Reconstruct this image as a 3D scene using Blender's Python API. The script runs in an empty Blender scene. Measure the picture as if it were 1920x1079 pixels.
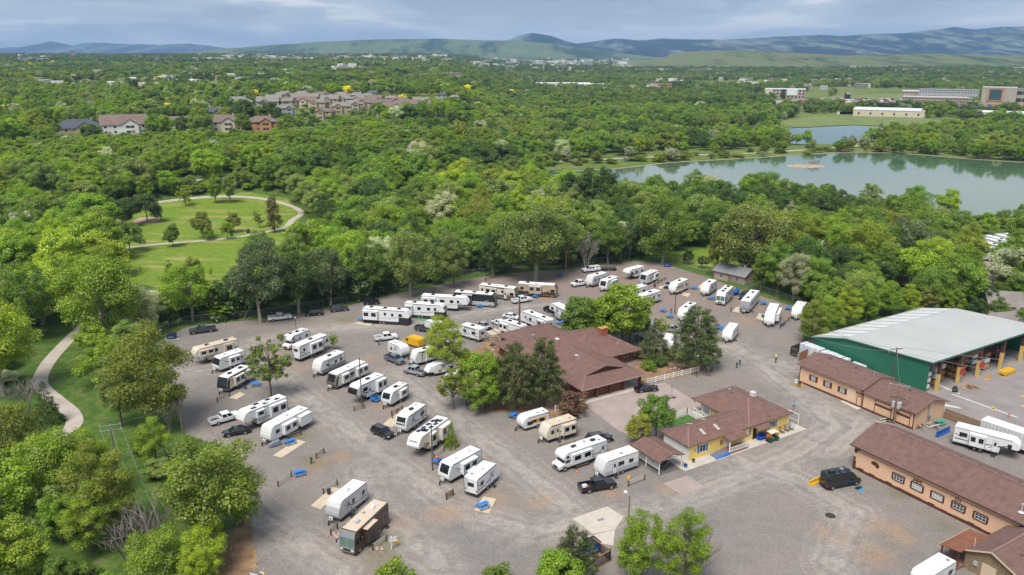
import bpy, bmesh, math, random
import numpy as np
from mathutils import Vector, Matrix

S = bpy.context.scene
R = math.radians
# ------------------------------------------------------------------ camera
CAM_H, CAM_F, HORIZON = 65.0, 1490.0, 100.0          # metres, pixels (1920 wide frame)
PITCH = math.atan((539.5 - HORIZON) / CAM_F)
cam = bpy.data.objects.new('camera', bpy.data.cameras.new('camera'))
S.collection.objects.link(cam)
cam.location = (0, 0, CAM_H)
cam.rotation_euler = (math.pi / 2 - PITCH, 0, 0)
cam.data.sensor_width = 36.0
cam.data.lens = CAM_F / 1920 * 36.0
cam.data.clip_start = 1.0
cam.data.clip_end = 60000
S.camera = cam
# ------------------------------------------------------------------ sky and sun
SUN_EL, SUN_AZ = R(60), R(205)                        # azimuth clockwise from +Y (view direction)
W = bpy.data.worlds.new('World'); S.world = W; W.use_nodes = True
nt = W.node_tree; nt.nodes.clear()
def wn(t, **k):
 n = nt.nodes.new(t)
 for a, b in k.items(): setattr(n, a, b)
 return n
wl = nt.links.new
out = wn('ShaderNodeOutputWorld')
sky = wn('ShaderNodeTexSky', sky_type='NISHITA', sun_disc=False, sun_elevation=SUN_EL, sun_rotation=SUN_AZ)
bg1 = wn('ShaderNodeBackground'); bg1.inputs[1].default_value = 0.11
wl(sky.outputs[0], bg1.inputs[0])
tc = wn('ShaderNodeTexCoord')
sep = wn('ShaderNodeSeparateXYZ'); wl(tc.outputs['Generated'], sep.inputs[0])
zc = wn('ShaderNodeMath', operation='MAXIMUM'); wl(sep.outputs[2], zc.inputs[0]); zc.inputs[1].default_value = 0.0
za = wn('ShaderNodeMath', operation='ADD'); wl(zc.outputs[0], za.inputs[0]); za.inputs[1].default_value = 0.085
dx = wn('ShaderNodeMath', operation='DIVIDE'); wl(sep.outputs[0], dx.inputs[0]); wl(za.outputs[0], dx.inputs[1])
dy = wn('ShaderNodeMath', operation='DIVIDE'); wl(sep.outputs[1], dy.inputs[0]); wl(za.outputs[0], dy.inputs[1])
cmb = wn('ShaderNodeCombineXYZ'); wl(dx.outputs[0], cmb.inputs[0]); wl(dy.outputs[0], cmb.inputs[1])
mp = wn('ShaderNodeMapping'); wl(cmb.outputs[0], mp.inputs[0])
mp.inputs['Location'].default_value = (2.3, 0.7, 0); mp.inputs['Scale'].default_value = (0.55, 0.42, 1)
nz = wn('ShaderNodeTexNoise'); wl(mp.outputs[0], nz.inputs['Vector'])
nz.inputs['Scale'].default_value = 1.0; nz.inputs['Detail'].default_value = 7; nz.inputs['Roughness'].default_value = 0.52
nz.inputs['Distortion'].default_value = 0.5
rp = wn('ShaderNodeValToRGB'); wl(nz.outputs[0], rp.inputs[0])
rp.color_ramp.interpolation = 'EASE'
e = rp.color_ramp.elements
e[0].position, e[0].color = 0.38, (0.27, 0.36, 0.50, 1)
e[1].position, e[1].color = 0.61, (0.95, 0.96, 0.98, 1)
m = e.new(0.5); m.color = (0.47, 0.56, 0.69, 1)
hz = wn('ShaderNodeMapRange'); wl(sep.outputs[2], hz.inputs[0])                  # air near the horizon is paler
hz.inputs[1].default_value = 0.0; hz.inputs[2].default_value = 0.09; hz.inputs[3].default_value = 0.62; hz.inputs[4].default_value = 0.0
hm = wn('ShaderNodeMix', data_type='RGBA'); wl(hz.outputs[0], hm.inputs[0]); wl(rp.outputs[0], hm.inputs[6]); hm.inputs[7].default_value = (0.72, 0.78, 0.86, 1)
bg2 = wn('ShaderNodeBackground'); bg2.inputs[1].default_value = 0.74
wl(hm.outputs[2], bg2.inputs[0])
mx = wn('ShaderNodeMixShader'); mx.inputs[0].default_value = 0.86
wl(bg1.outputs[0], mx.inputs[1]); wl(bg2.outputs[0], mx.inputs[2]); wl(mx.outputs[0], out.inputs[0])
sl = bpy.data.lights.new('sun', 'SUN'); sl.energy = 3.5; sl.angle = R(30); sl.color = (1, 0.955, 0.88)
sun = bpy.data.objects.new('sun', sl); S.collection.objects.link(sun)
sdir = Vector((math.sin(SUN_AZ) * math.cos(SUN_EL), math.cos(SUN_AZ) * math.cos(SUN_EL), math.sin(SUN_EL)))
sun.rotation_euler = sdir.to_track_quat('Z', 'Y').to_euler()
sun.location = sdir * 300
S.view_settings.view_transform = 'Standard'; S.view_settings.look = 'None'
S.view_settings.exposure = 0.4; S.view_settings.gamma = 1.0; S.view_settings.use_curve_mapping = False
S.cycles.use_denoising = True
S.cycles.max_bounces = 5; S.cycles.diffuse_bounces = 2; S.cycles.glossy_bounces = 2
S.cycles.transmission_bounces = 2; S.cycles.transparent_max_bounces = 4; S.cycles.volume_bounces = 0
S.cycles.caustics_reflective = False; S.cycles.caustics_refractive = False
S.cycles.use_adaptive_sampling = True; S.cycles.adaptive_threshold = 0.02

# ------------------------------------------------------------------ pixel -> place (distance from the plane it stands on)
def P(px, py, z=0.0):
 dx = (px - 960) / CAM_F; dy = -(py - 539.5) / CAM_F
 fy = math.cos(PITCH) + dy * math.sin(PITCH); fz = -math.sin(PITCH) + dy * math.cos(PITCH)
 t = (z - CAM_H) / fz
 return Vector((dx * t, fy * t, z))
def pix(p):
 y = p[1] * math.cos(PITCH) - (p[2] - CAM_H) * math.sin(PITCH)
 v = p[1] * math.sin(PITCH) + (p[2] - CAM_H) * math.cos(PITCH)
 return 960 + CAM_F * p[0] / y, 539.5 - CAM_F * v / y
ZW = {1: (300, 560, 3.996), 2: (380, 780, 3.608), 3: (640, 480, 3.996), 4: (680, 680, 3.996), 5: (1040, 480, 3.996),
  6: (1080, 680, 3.996), 7: (1440, 560, 3.996), 8: (1440, 800, 3.867)}
def Q(w, x, y, z=0.0):
 a, b, s = ZW[w]
 return P(a + x / s, b + y / s, z)
def sstep(a, b, x):
 t = np.clip((x - a) / (b - a), 0, 1); return t * t * (3 - 2 * t)
def T(x, y):
 """ground height: flat by the creek, a bluff with houses to the left, gently rising plain behind"""
 x = np.asarray(x, float); y = np.asarray(y, float)
 r = np.sqrt(x * x + y * y); a = x / np.maximum(y, 1.0)
 left = 1 - sstep(-0.10, 0.03, a)
 bl = sstep(355, 470, r) * 20 + np.clip(r - 470, 0, 3500) * 0.0085
 rt = np.clip(r - 1500, 0, 6000) * 0.004
 return left * bl + (1 - left) * rt

# ------------------------------------------------------------------ tagging
COL = S.collection
def tag(o, label=None, cat=None, group=None, kind=None):
 if label: o['label'] = label
 if cat: o['category'] = cat
 if group: o['group'] = group
 if kind: o['kind'] = kind
 return o
def empty(name, loc=(0, 0, 0), rz=0.0, label=None, cat=None, group=None):
 o = bpy.data.objects.new(name, None); COL.objects.link(o)
 o.location = loc; o.rotation_euler = (0, 0, rz); o.empty_display_size = 0.5
 return tag(o, label, cat, group)
def link(name, me, parent=None):
 o = bpy.data.objects.new(name, me); COL.objects.link(o)
 if parent: o.parent = parent
 return o
def copy_tree(o, parent=None):
 c = o.copy(); COL.objects.link(c); c.parent = parent
 for ch in list(o.children): copy_tree(ch, c)
 return c

# ------------------------------------------------------------------ materials
MATS = {}
def mat(name, col=(.5, .5, .5), rough=.6, metal=0.0, var=0.0, scale=3.0, bump=0.0, bscale=40.0, spec=.5, coord='Object', tint=None, coat=0.0):
 """plain procedural surface: base colour broken up by noise, optional fine relief"""
 if name in MATS: return MATS[name]
 m = bpy.data.materials.new(name); m.use_nodes = True; MATS[name] = m
 t = m.node_tree; b = t.nodes['Principled BSDF']
 b.inputs['Base Color'].default_value = (*col, 1); b.inputs['Roughness'].default_value = rough
 b.inputs['Metallic'].default_value = metal; b.inputs['Specular IOR Level'].default_value = spec
 if coat: b.inputs['Coat Weight'].default_value = coat; b.inputs['Coat Roughness'].default_value = .08
 if var or bump:
  c = t.nodes.new('ShaderNodeTexCoord')
 if var:
  n = t.nodes.new('ShaderNodeTexNoise'); n.inputs['Scale'].default_value = scale; n.inputs['Detail'].default_value = 5
  t.links.new(c.outputs[coord], n.inputs['Vector'])
  r = t.nodes.new('ShaderNodeMapRange'); t.links.new(n.outputs[0], r.inputs[0])
  r.inputs[1].default_value = .3; r.inputs[2].default_value = .7
  mi = t.nodes.new('ShaderNodeMix'); mi.data_type = 'RGBA'; t.links.new(r.outputs[0], mi.inputs[0])
  lo = tint or tuple(x * (1 - var) for x in col)
  mi.inputs[6].default_value = (*lo, 1); mi.inputs[7].default_value = (*[min(1, x * (1 + var * .6)) for x in col], 1)
  t.links.new(mi.outputs[2], b.inputs['Base Color'])
 if bump:
  n2 = t.nodes.new('ShaderNodeTexNoise'); n2.inputs['Scale'].default_value = bscale; n2.inputs['Detail'].default_value = 3
  t.links.new(c.outputs[coord], n2.inputs['Vector'])
  bp = t.nodes.new('ShaderNodeBump'); bp.inputs['Strength'].default_value = bump; bp.inputs['Distance'].default_value = .05
  t.links.new(n2.outputs[0], bp.inputs['Height']); t.links.new(bp.outputs[0], b.inputs['Normal'])
 return m
class NT:
 """small helper for node trees"""
 def __init__(s, name):
  s.m = bpy.data.materials.new(name); s.m.use_nodes = True; MATS[name] = s.m
  s.t = s.m.node_tree; s.b = s.t.nodes['Principled BSDF']
 def n(s, ty, **k):
  n = s.t.nodes.new(ty)
  for a, b in k.items(): setattr(n, a, b)
  return n
 def l(s, a, b): s.t.links.new(a, b)
 def noise(s, vec, scale, detail=4, rough=.5, dist=0):
  n = s.n('ShaderNodeTexNoise'); n.inputs['Scale'].default_value = scale; n.inputs['Detail'].default_value = detail
  n.inputs['Roughness'].default_value = rough; n.inputs['Distortion'].default_value = dist
  if vec is not None: s.l(vec, n.inputs['Vector'])
  return n.outputs[0]
 def rng(s, v, a, b, c=0., d=1.):
  n = s.n('ShaderNodeMapRange'); s.l(v, n.inputs[0])
  for i, q in enumerate((a, b, c, d)): n.inputs[i + 1].default_value = q
  n.interpolation_type = 'SMOOTHSTEP'
  return n.outputs[0]
 def mix(s, f, a, b, blend='MIX'):
  n = s.n('ShaderNodeMix'); n.data_type = 'RGBA'; n.blend_type = blend
  for i, q in ((0, f), (6, a), (7, b)):
   if hasattr(q, 'node'): s.l(q, n.inputs[i])
   elif isinstance(q, tuple): n.inputs[i].default_value = (*q, 1)
   else: n.inputs[i].default_value = q
  return n.outputs[2]
 def math(s, op, a, b=0.):
  n = s.n('ShaderNodeMath', operation=op)
  for i, q in ((0, a), (1, b)):
   if hasattr(q, 'node'): s.l(q, n.inputs[i])
   else: n.inputs[i].default_value = q
  return n.outputs[0]
 def attr(s, name):
  return s.n('ShaderNodeAttribute', attribute_name=name)

# ------------------------------------------------------------------ mesh builder
class MB:
 def __init__(s): s.v = []; s.f = []; s.mi = []; s.cur = 0
 def mat(s, i): s.cur = i; return s
 def face(s, pts):
  n = len(s.v); s.v += [tuple(p) for p in pts]; s.f.append(tuple(range(n, n + len(pts)))); s.mi.append(s.cur); return s
 def add(s, V, F):
  n = len(s.v); s.v += [tuple(p) for p in V]; s.f += [tuple(i + n for i in f) for f in F]; s.mi += [s.cur] * len(F); return s
 def box(s, x0, x1, y0, y1, z0, z1):
  return s.add([(x0, y0, z0), (x1, y0, z0), (x1, y1, z0), (x0, y1, z0), (x0, y0, z1), (x1, y0, z1), (x1, y1, z1), (x0, y1, z1)],
      [(0, 3, 2, 1), (4, 5, 6, 7), (0, 1, 5, 4), (1, 2, 6, 5), (2, 3, 7, 6), (3, 0, 4, 7)])
 def cbox(s, cx, cy, z0, sx, sy, sz, t=0.0):
  """box centred in x,y standing on z0; t tapers the top inwards"""
  a, b = sx / 2, sy / 2
  return s.add([(cx - a, cy - b, z0), (cx + a, cy - b, z0), (cx + a, cy + b, z0), (cx - a, cy + b, z0),
      (cx - a + t, cy - b + t, z0 + sz), (cx + a - t, cy - b + t, z0 + sz), (cx + a - t, cy + b - t, z0 + sz), (cx - a + t, cy + b - t, z0 + sz)],
      [(0, 3, 2, 1), (4, 5, 6, 7), (0, 1, 5, 4), (1, 2, 6, 5), (2, 3, 7, 6), (3, 0, 4, 7)])
 def prism_y(s, prof, y0, y1):
  """profile in x,z extruded along y"""
  n = len(prof)
  V = [(x, y0, z) for x, z in prof] + [(x, y1, z) for x, z in prof]
  A = sum(prof[i][0] * prof[(i + 1) % n][1] - prof[(i + 1) % n][0] * prof[i][1] for i in range(n))
  F = [tuple(range(n)), tuple(range(2 * n - 1, n - 1, -1))] + [(i, i + n, (i + 1) % n + n, (i + 1) % n) for i in range(n)]
  if A < 0: F = [tuple(reversed(f)) for f in F]
  return s.add(V, F)
 def poly_z(s, pts, z0, z1):
  n = len(pts)
  A = sum(pts[i][0] * pts[(i + 1) % n][1] - pts[(i + 1) % n][0] * pts[i][1] for i in range(n))
  if A < 0: pts = list(reversed(pts))
  V = [(p[0], p[1], z0) for p in pts] + [(p[0], p[1], z1) for p in pts]
  F = [tuple(range(n - 1, -1, -1)), tuple(range(n, 2 * n))] + [(i, (i + 1) % n, (i + 1) % n + n, i + n) for i in range(n)]
  return s.add(V, F)
 def tube(s, a, b, r0, r1=None, n=8, cap=True):
  a, b = Vector(a), Vector(b); r1 = r0 if r1 is None else r1
  d = (b - a).normalized(); u = d.orthogonal().normalized(); w = d.cross(u)
  V = []
  for c, r in ((a, r0), (b, r1)):
   for i in range(n):
    t = 2 * math.pi * i / n; V.append(c + u * math.cos(t) * r + w * math.sin(t) * r)
  F = [(i, (i + 1) % n, (i + 1) % n + n, i + n) for i in range(n)]
  if cap: F += [tuple(range(n - 1, -1, -1)), tuple(range(n, 2 * n))]
  return s.add(V, F)
 def bar(s, a, b, w, h):
  """rectangular bar from a to b (centre line), width w sideways, h upwards"""
  a, b = Vector(a), Vector(b); d = (b - a).normalized()
  u = d.cross(Vector((0, 0, 1)))
  u = u.normalized() if u.length > 1e-4 else Vector((1, 0, 0))
  k = u.cross(d).normalized(); V = []
  for c in (a, b):
   for i, j in ((-1, -1), (1, -1), (1, 1), (-1, 1)): V.append(c + u * (i * w / 2) + k * (j * h / 2))
  return s.add(V, [(0, 1, 2, 3), (7, 6, 5, 4), (0, 4, 5, 1), (1, 5, 6, 2), (2, 6, 7, 3), (3, 7, 4, 0)])
 def ball(s, c, r, n=8, m=5, sz=1.0):
  V = []; F = []
  for j in range(m + 1):
   t = math.pi * j / m
   for i in range(n):
    p = 2 * math.pi * i / n; V.append((c[0] + r * math.sin(t) * math.cos(p), c[1] + r * math.sin(t) * math.sin(p), c[2] + r * sz * math.cos(t)))
  for j in range(m):
   for i in range(n): F.append((j * n + i, (j + 1) * n + i, (j + 1) * n + (i + 1) % n, j * n + (i + 1) % n))
  return s.add(V, F)
 def mesh(s, name, mats, bevel=0.0, smooth=False, seg=1):
  me = bpy.data.meshes.new(name); me.from_pydata(s.v, [], s.f)
  for m in (mats if isinstance(mats, (list, tuple)) else [mats]): me.materials.append(m)
  if any(s.mi): me.polygons.foreach_set('material_index', s.mi)
  if bevel:
   bm = bmesh.new(); bm.from_mesh(me)
   bmesh.ops.remove_doubles(bm, verts=bm.verts, dist=1e-5)
   ed = [e for e in bm.edges if len(e.link_faces) == 2 and e.calc_face_angle(0) > .5]
   bmesh.ops.bevel(bm, geom=ed, offset=bevel, segments=seg, affect='EDGES', clamp_overlap=True)
   bm.to_mesh(me); bm.free()
  if smooth: me.polygons.foreach_set('use_smooth', [True] * len(me.polygons))
  return me
 def build(s, name, mats, parent=None, **k):
  return link(name, s.mesh(name, mats, **k), parent)
# ================================================================== LAND
def poly_sd(poly, X, Y):
 """signed distance to a polygon, negative inside"""
 X = np.asarray(X, float); Y = np.asarray(Y, float)
 d = np.full(X.shape, 1e18); ins = np.zeros(X.shape, bool); n = len(poly)
 for i in range(n):
  ax, ay = poly[i][0], poly[i][1]; bx, by = poly[(i + 1) % n][0], poly[(i + 1) % n][1]
  ex, ey = bx - ax, by - ay; L = ex * ex + ey * ey + 1e-9
  t = np.clip(((X - ax) * ex + (Y - ay) * ey) / L, 0, 1)
  d = np.minimum(d, (X - ax - t * ex) ** 2 + (Y - ay - t * ey) ** 2)
  if by != ay:
   c = ((ay > Y) != (by > Y)) & (X < (bx - ax) * (Y - ay) / (by - ay) + ax); ins ^= c
 d = np.sqrt(d); return np.where(ins, -d, d)
def line_d(pts, X, Y):
 d = np.full(X.shape, 1e18)
 for (a, b) in zip(pts[:-1], pts[1:]):
  ex, ey = b[0] - a[0], b[1] - a[1]; L = ex * ex + ey * ey + 1e-9
  t = np.clip(((X - a[0]) * ex + (Y - a[1]) * ey) / L, 0, 1)
  d = np.minimum(d, (X - a[0] - t * ex) ** 2 + (Y - a[1] - t * ey) ** 2)
 return np.sqrt(d)
def px_poly(L, z=0.0): return [P(x, y, z) for x, y in L]

LOT = px_poly([(292, 645), (352, 612), (480, 600), (560, 588), (650, 574), (760, 547), (850, 527), (960, 512), (1060, 505), (1130, 497), (1190, 490),
    (1240, 493), (1310, 515), (1390, 543), (1460, 566), (1505, 582), (1505, 640), (1600, 620), (2000, 590), (2150, 600), (2150, 1350), (430, 1350), (440, 1079),
    (425, 1040), (440, 1000), (470, 960), (470, 880), (410, 835), (350, 815), (330, 770), (318, 700)])
LAWN = px_poly([(212, 425), (225, 400), (300, 388), (400, 378), (470, 374), (540, 378), (568, 405), (552, 425), (585, 445), (610, 460), (560, 480), (480, 520), (400, 545), (300, 540), (232, 528), (228, 500), (240, 470)])
LAWN2 = px_poly([(1230, 480), (1330, 466), (1400, 500), (1330, 510), (1262, 496)])
BEDS = [px_poly(q) for q in (
 [(1030, 780), (900, 770), (830, 700), (880, 660), (930, 630), (960, 650), (1000, 700), (1075, 740), (1090, 770), (1060, 790)],      # pine bed left of the house
 [(1196, 672), (1230, 655), (1290, 668), (1330, 690), (1305, 702), (1200, 722), (1180, 700)],                                    # yard behind picket fence
 [(420, 1010), (470, 960), (480, 1079), (380, 1079), (360, 960)])]
SOIL = px_poly([(1180, 492), (1300, 512), (1480, 570), (1500, 600), (1400, 580), (1290, 600), (1100, 560), (960, 530), (760, 552), (960, 514)])
LANES = [[(470, 650), (560, 735), (650, 800), (770, 895), (880, 965), (990, 1000), (1100, 975)], [(740, 700), (820, 762), (993, 893), (1080, 960)],
   [(1250, 620), (1380, 650), (1500, 740), (1570, 800), (1480, 855), (1300, 930), (1100, 985)], [(560, 622), (800, 605), (920, 582), (1060, 570), (1220, 610), (1350, 648), (1490, 690)],
   [(325, 700), (400, 690), (480, 640), (700, 600)], [(350, 830), (480, 970), (640, 1070)], [(680, 880), (700, 960), (830, 1060)], [(1340, 850), (1500, 900), (1600, 960), (1560, 1060)],
   [(1500, 735), (1620, 790), (1560, 850)]]
LANES = [px_poly(q) for q in LANES]
PATCH = [(P(x, y), r) for x, y, r in ((640, 855, 2.2), (600, 870, 2.5), (1010, 940, 2), (930, 935, 2.4), (1680, 1000, 3), (1640, 985, 2), (720, 760, 2.2), (560, 690, 2.4), (690, 670, 2),
   (1260, 915, 2.5), (1150, 925, 2), (840, 960, 3), (745, 980, 2.2), (1560, 1000, 2.4), (1640, 1040, 3), (930, 700, 3), (1000, 770, 3), (1540, 690, 3), (1400, 600, 4), (520, 660, 3))]
GRASSY = [(P(x, y), r) for x, y, r in ((590, 868, 2), (575, 860, 1.6), (722, 1020, 2.6), (712, 1045, 2.4), (740, 1015, 1.8), (560, 820, 2.2), (850, 830, 1.4), (845, 930, 1.2), (860, 700, 3), (905, 690, 4), (935, 668, 3), (1290, 590, 2), (1770, 985, 1.5), (1690, 925, 1.6),
   (650, 600, 3), (1000, 660, 3), (680, 1010, 1.3), (1820, 1010, 1.3), (655, 935, 1.0))]
NX0, NX1, NY0, NY1, ST = -262.0, 232.0, 36.0, 424.0, 1.5
def near_ground():
 xs = np.arange(NX0, NX1 + .01, ST); ys = np.arange(NY0, NY1 + .01, ST)
 xs[-1] = NX1; ys[-1] = NY1
 X, Y = np.meshgrid(xs, ys); nx, ny = len(xs), len(ys)
 V = np.stack([X, Y, T(X, Y)], -1).reshape(-1, 3)
 i = np.arange((nx - 1) * (ny - 1)); r, c = i // (nx - 1), i % (nx - 1); a = r * nx + c
 F = np.stack([a, a + 1, a + nx + 1, a + nx], 1)
 me = raw_mesh('ground', V, F)
 def put(n, v):
  at = me.attributes.new(n, 'FLOAT', 'POINT'); at.data.foreach_set('value', np.asarray(v, np.float32).ravel())
 sm = lambda d, w: 1 - sstep(-w, w, d)
 put('gravel', sm(poly_sd(LOT, X, Y), 1.6))
 put('lawn', np.maximum(sm(poly_sd(LAWN, X, Y), 2.5), sm(poly_sd(LAWN2, X, Y), 2)))
 b = np.zeros(X.shape)
 for q in BEDS: b = np.maximum(b, sm(poly_sd(q, X, Y), 1.5))
 put('bed', b); put('soil', sm(poly_sd(SOIL, X, Y), 4))
 w = np.zeros(X.shape)
 for q in LANES: w = np.maximum(w, 1 - sstep(1.0, 4.5, line_d(q, X, Y)))
 put('worn', w); put('lane', np.minimum(np.min([line_d(q, X, Y) for q in LANES], axis=0), 9))
 p = np.zeros(X.shape)
 for q, rr in PATCH: p = np.maximum(p, 1 - sstep(0.2 * rr, 1.5 * rr, np.hypot(X - q[0], Y - q[1])))
 put('patch', p)
 p = np.zeros(X.shape)
 for q, rr in GRASSY: p = np.maximum(p, 1 - sstep(0.3 * rr, 1.5 * rr, np.hypot(X - q[0], Y - q[1])))
 put('weeds', p)
 return me, xs, ys
def raw_mesh(name, V, F):
 me = bpy.data.meshes.new(name); V = np.asarray(V, np.float32); F = np.asarray(F, np.int32)
 me.vertices.add(len(V)); me.vertices.foreach_set('co', V.ravel())
 k = F.shape[1]; me.loops.add(F.size); me.loops.foreach_set('vertex_index', F.ravel())
 me.polygons.add(len(F)); me.polygons.foreach_set('loop_start', np.arange(0, F.size, k, dtype=np.int32))
 me.update(calc_edges=True); return me

def ground_material():
 k = NT('ground_near'); k.b.inputs['Roughness'].default_value = .95; k.b.inputs['Specular IOR Level'].default_value = .15
 g = k.n('ShaderNodeNewGeometry').outputs['Position']
 n1 = k.noise(g, .06, 5, .6); n2 = k.noise(g, .45, 5, .6); n3 = k.noise(g, 2.6, 4, .6); n4 = k.noise(g, 14, 3, .7); n5 = k.noise(g, .16, 4, .65, .6)
 # gravel: grey crushed stone, brownish where fines come up, pale where tyres run
 gr = k.mix(k.rng(n1, .38, .62), (.245, .222, .204), (.295, .25, .216))
 gr = k.mix(k.rng(n2, .35, .75, 0, .7), gr, (.31, .28, .255))
 gr = k.mix(k.rng(n5, .56, .72, 0, .6), gr, (.225, .205, .193))
 wn_ = k.math('MULTIPLY', k.attr('worn').outputs[2], k.rng(n2, .22, .66)); ld = k.math('ADD', k.attr('lane').outputs[2], k.rng(n5, .3, .7, -.5, .5))
 gr = k.mix(k.math('MULTIPLY', wn_, .48), gr, (.50, .45, .40))
 for c0, st_ in ((.85, .4), (2.5, .26), (4.2, .18)):           # wheel ruts either side of each lane
  tr = k.math('MULTIPLY', k.rng(k.math('ABSOLUTE', k.math('SUBTRACT', ld, c0)), .12, .5, 1, 0), k.rng(n1, .35, .6)); gr = k.mix(k.math('MULTIPLY', k.math('MULTIPLY', tr, k.rng(n3, .2, .6)), st_), gr, (.52, .465, .41))
 gr = k.mix(k.math('MULTIPLY', k.rng(k.math('ABSOLUTE', k.math('SUBTRACT', ld, 1.7)), .1, .5, 1, 0), .2), gr, (.19, .17, .158))
 gr = k.mix(k.math('MULTIPLY', k.math('MULTIPLY', k.attr('patch').outputs[2], k.rng(n2, .3, .6)), .75), gr, (.40, .27, .17))
 gr = k.mix(k.math('MULTIPLY', k.math('MULTIPLY', k.attr('soil').outputs[2], k.rng(n2, .2, .7)), .75), gr, (.33, .235, .19))
 gr = k.mix(1.0, gr, k.mix(k.rng(n4, .3, .7), (.70, .70, .71), (1.04, 1.03, 1.02)), 'MULTIPLY')
 gr = k.mix(1.0, gr, k.mix(k.rng(n3, .3, .7), (.8, .8, .8), (1.08, 1.06, 1.05)), 'MULTIPLY')
 weed = k.mix(k.rng(n3, .35, .65), (.075, .11, .03), (.20, .17, .08))
 gr = k.mix(k.math('MULTIPLY', k.attr('weeds').outputs[2], k.rng(n3, .42, .58)), gr, weed)
 # rough ground under the trees
 wild = k.mix(k.rng(n2, .35, .65), (.06, .12, .02), (.11, .175, .035))
 wild = k.mix(k.rng(n5, .55, .75), wild, (.20, .16, .085))
 wild = k.mix(1.0, wild, k.mix(k.rng(n3, .3, .7), (.7, .7, .7), (1.1, 1.1, 1.1)), 'MULTIPLY')
 lawn = k.mix(k.rng(n2, .3, .7), (.125, .205, .022), (.19, .26, .03))
 strc = k.n('ShaderNodeMapping'); k.l(g, strc.inputs[0]); strc.inputs['Scale'].default_value = (.05, .16, 1); strc.inputs['Rotation'].default_value = (0, 0, .2)
 n6 = k.noise(strc.outputs[0], 1, 4, .6)
 lawn = k.mix(k.rng(n6, .50, .66, 0, .8), lawn, (.36, .31, .11))
 lawn = k.mix(1.0, lawn, k.mix(k.rng(n3, .3, .7), (.82, .82, .82), (1.08, 1.08, 1.08)), 'MULTIPLY')
 bed = k.mix(k.rng(n2, .3, .7), (.20, .115, .07), (.33, .22, .125))
 bed = k.mix(k.rng(n5, .6, .75, 0, .7), bed, (.17, .17, .07))
 edge = k.math('ADD', k.attr('gravel').outputs[2], k.rng(n3, 0, 1, -.3, .3))
 c = k.mix(k.rng(edge, .4, .6), wild, gr)
 c = k.mix(k.rng(k.math('ADD', k.attr('bed').outputs[2], k.rng(n3, 0, 1, -.3, .3)), .4, .6), c, bed)
 c = k.mix(k.rng(k.math('ADD', k.attr('lawn').outputs[2], k.rng(n3, 0, 1, -.25, .25)), .4, .6), c, lawn)
 k.l(c, k.b.inputs['Base Color'])
 bp = k.n('ShaderNodeBump'); bp.inputs['Strength'].default_value = .35; bp.inputs['Distance'].default_value = .04
 k.l(n4, bp.inputs['Height']); k.l(bp.outputs[0], k.b.inputs['Normal'])
 return k.m
me, _, _ = near_ground(); me.materials.append(ground_material())
tag(link('ground', me), kind='structure')

# the plain out to the foot of the mountains
def far_ground():
 def axis(lim_lo, a, b, lim_hi, n0, n1, mid):
  lo = a - (np.geomspace(1, a - lim_lo + 1, n0)[1:] - 1)[::-1]; hi = b + (np.geomspace(1, lim_hi - b + 1, n1)[1:] - 1)
  return np.concatenate([lo, np.linspace(a, b, mid), hi])
 def spaced(a, b, first, g):
  r = [a]; s = first
  while r[-1] < b: r.append(r[-1] + s); s *= g
  r[-1] = b; return r
 xr = spaced(NX1, 11500, 12, 1.10); xl = [-(q - NX1) + NX0 for q in xr][::-1]
 xs = np.array(xl[:-1] + list(np.linspace(NX0, NX1, 40)) + xr[1:])
 ys = np.array([-60.0] + list(np.linspace(NY0, NY1, 30)) + spaced(NY1, 16800, 10, 1.06)[1:])
 X, Y = np.meshgrid(xs, ys); nx, ny = len(xs), len(ys)
 V = np.stack([X, Y, T(X, Y)], -1).reshape(-1, 3)
 F = []
 for r in range(ny - 1):
  for c in range(nx - 1):
   if NX0 - .1 <= xs[c] and xs[c + 1] <= NX1 + .1 and NY0 - .1 <= ys[r] and ys[r + 1] <= NY1 + .1: continue
   a = r * nx + c; F.append((a, a + 1, a + nx + 1, a + nx))
 me = raw_mesh('plain', V, F); me.polygons.foreach_set('use_smooth', [True] * len(me.polygons))
 k = NT('plain'); k.b.inputs['Roughness'].default_value = .95; k.b.inputs['Specular IOR Level'].default_value = .1
 g = k.n('ShaderNodeNewGeometry').outputs['Position']
 n1 = k.noise(g, .004, 5, .6); n2 = k.noise(g, .05, 5, .6); n3 = k.noise(g, .6, 4, .6)
 c = k.mix(k.rng(n1, .4, .6), (.11, .17, .035), (.17, .20, .06)); c = k.mix(k.rng(n2, .5, .75), c, (.22, .21, .095))
 c = k.mix(1.0, c, k.mix(k.rng(n3, .3, .7), (.7, .7, .7), (1.15, 1.15, 1.1)), 'MULTIPLY'); k.l(c, k.b.inputs['Base Color'])
 me.materials.append(k.m); tag(link('plain', me), kind='structure')
far_ground()

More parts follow.
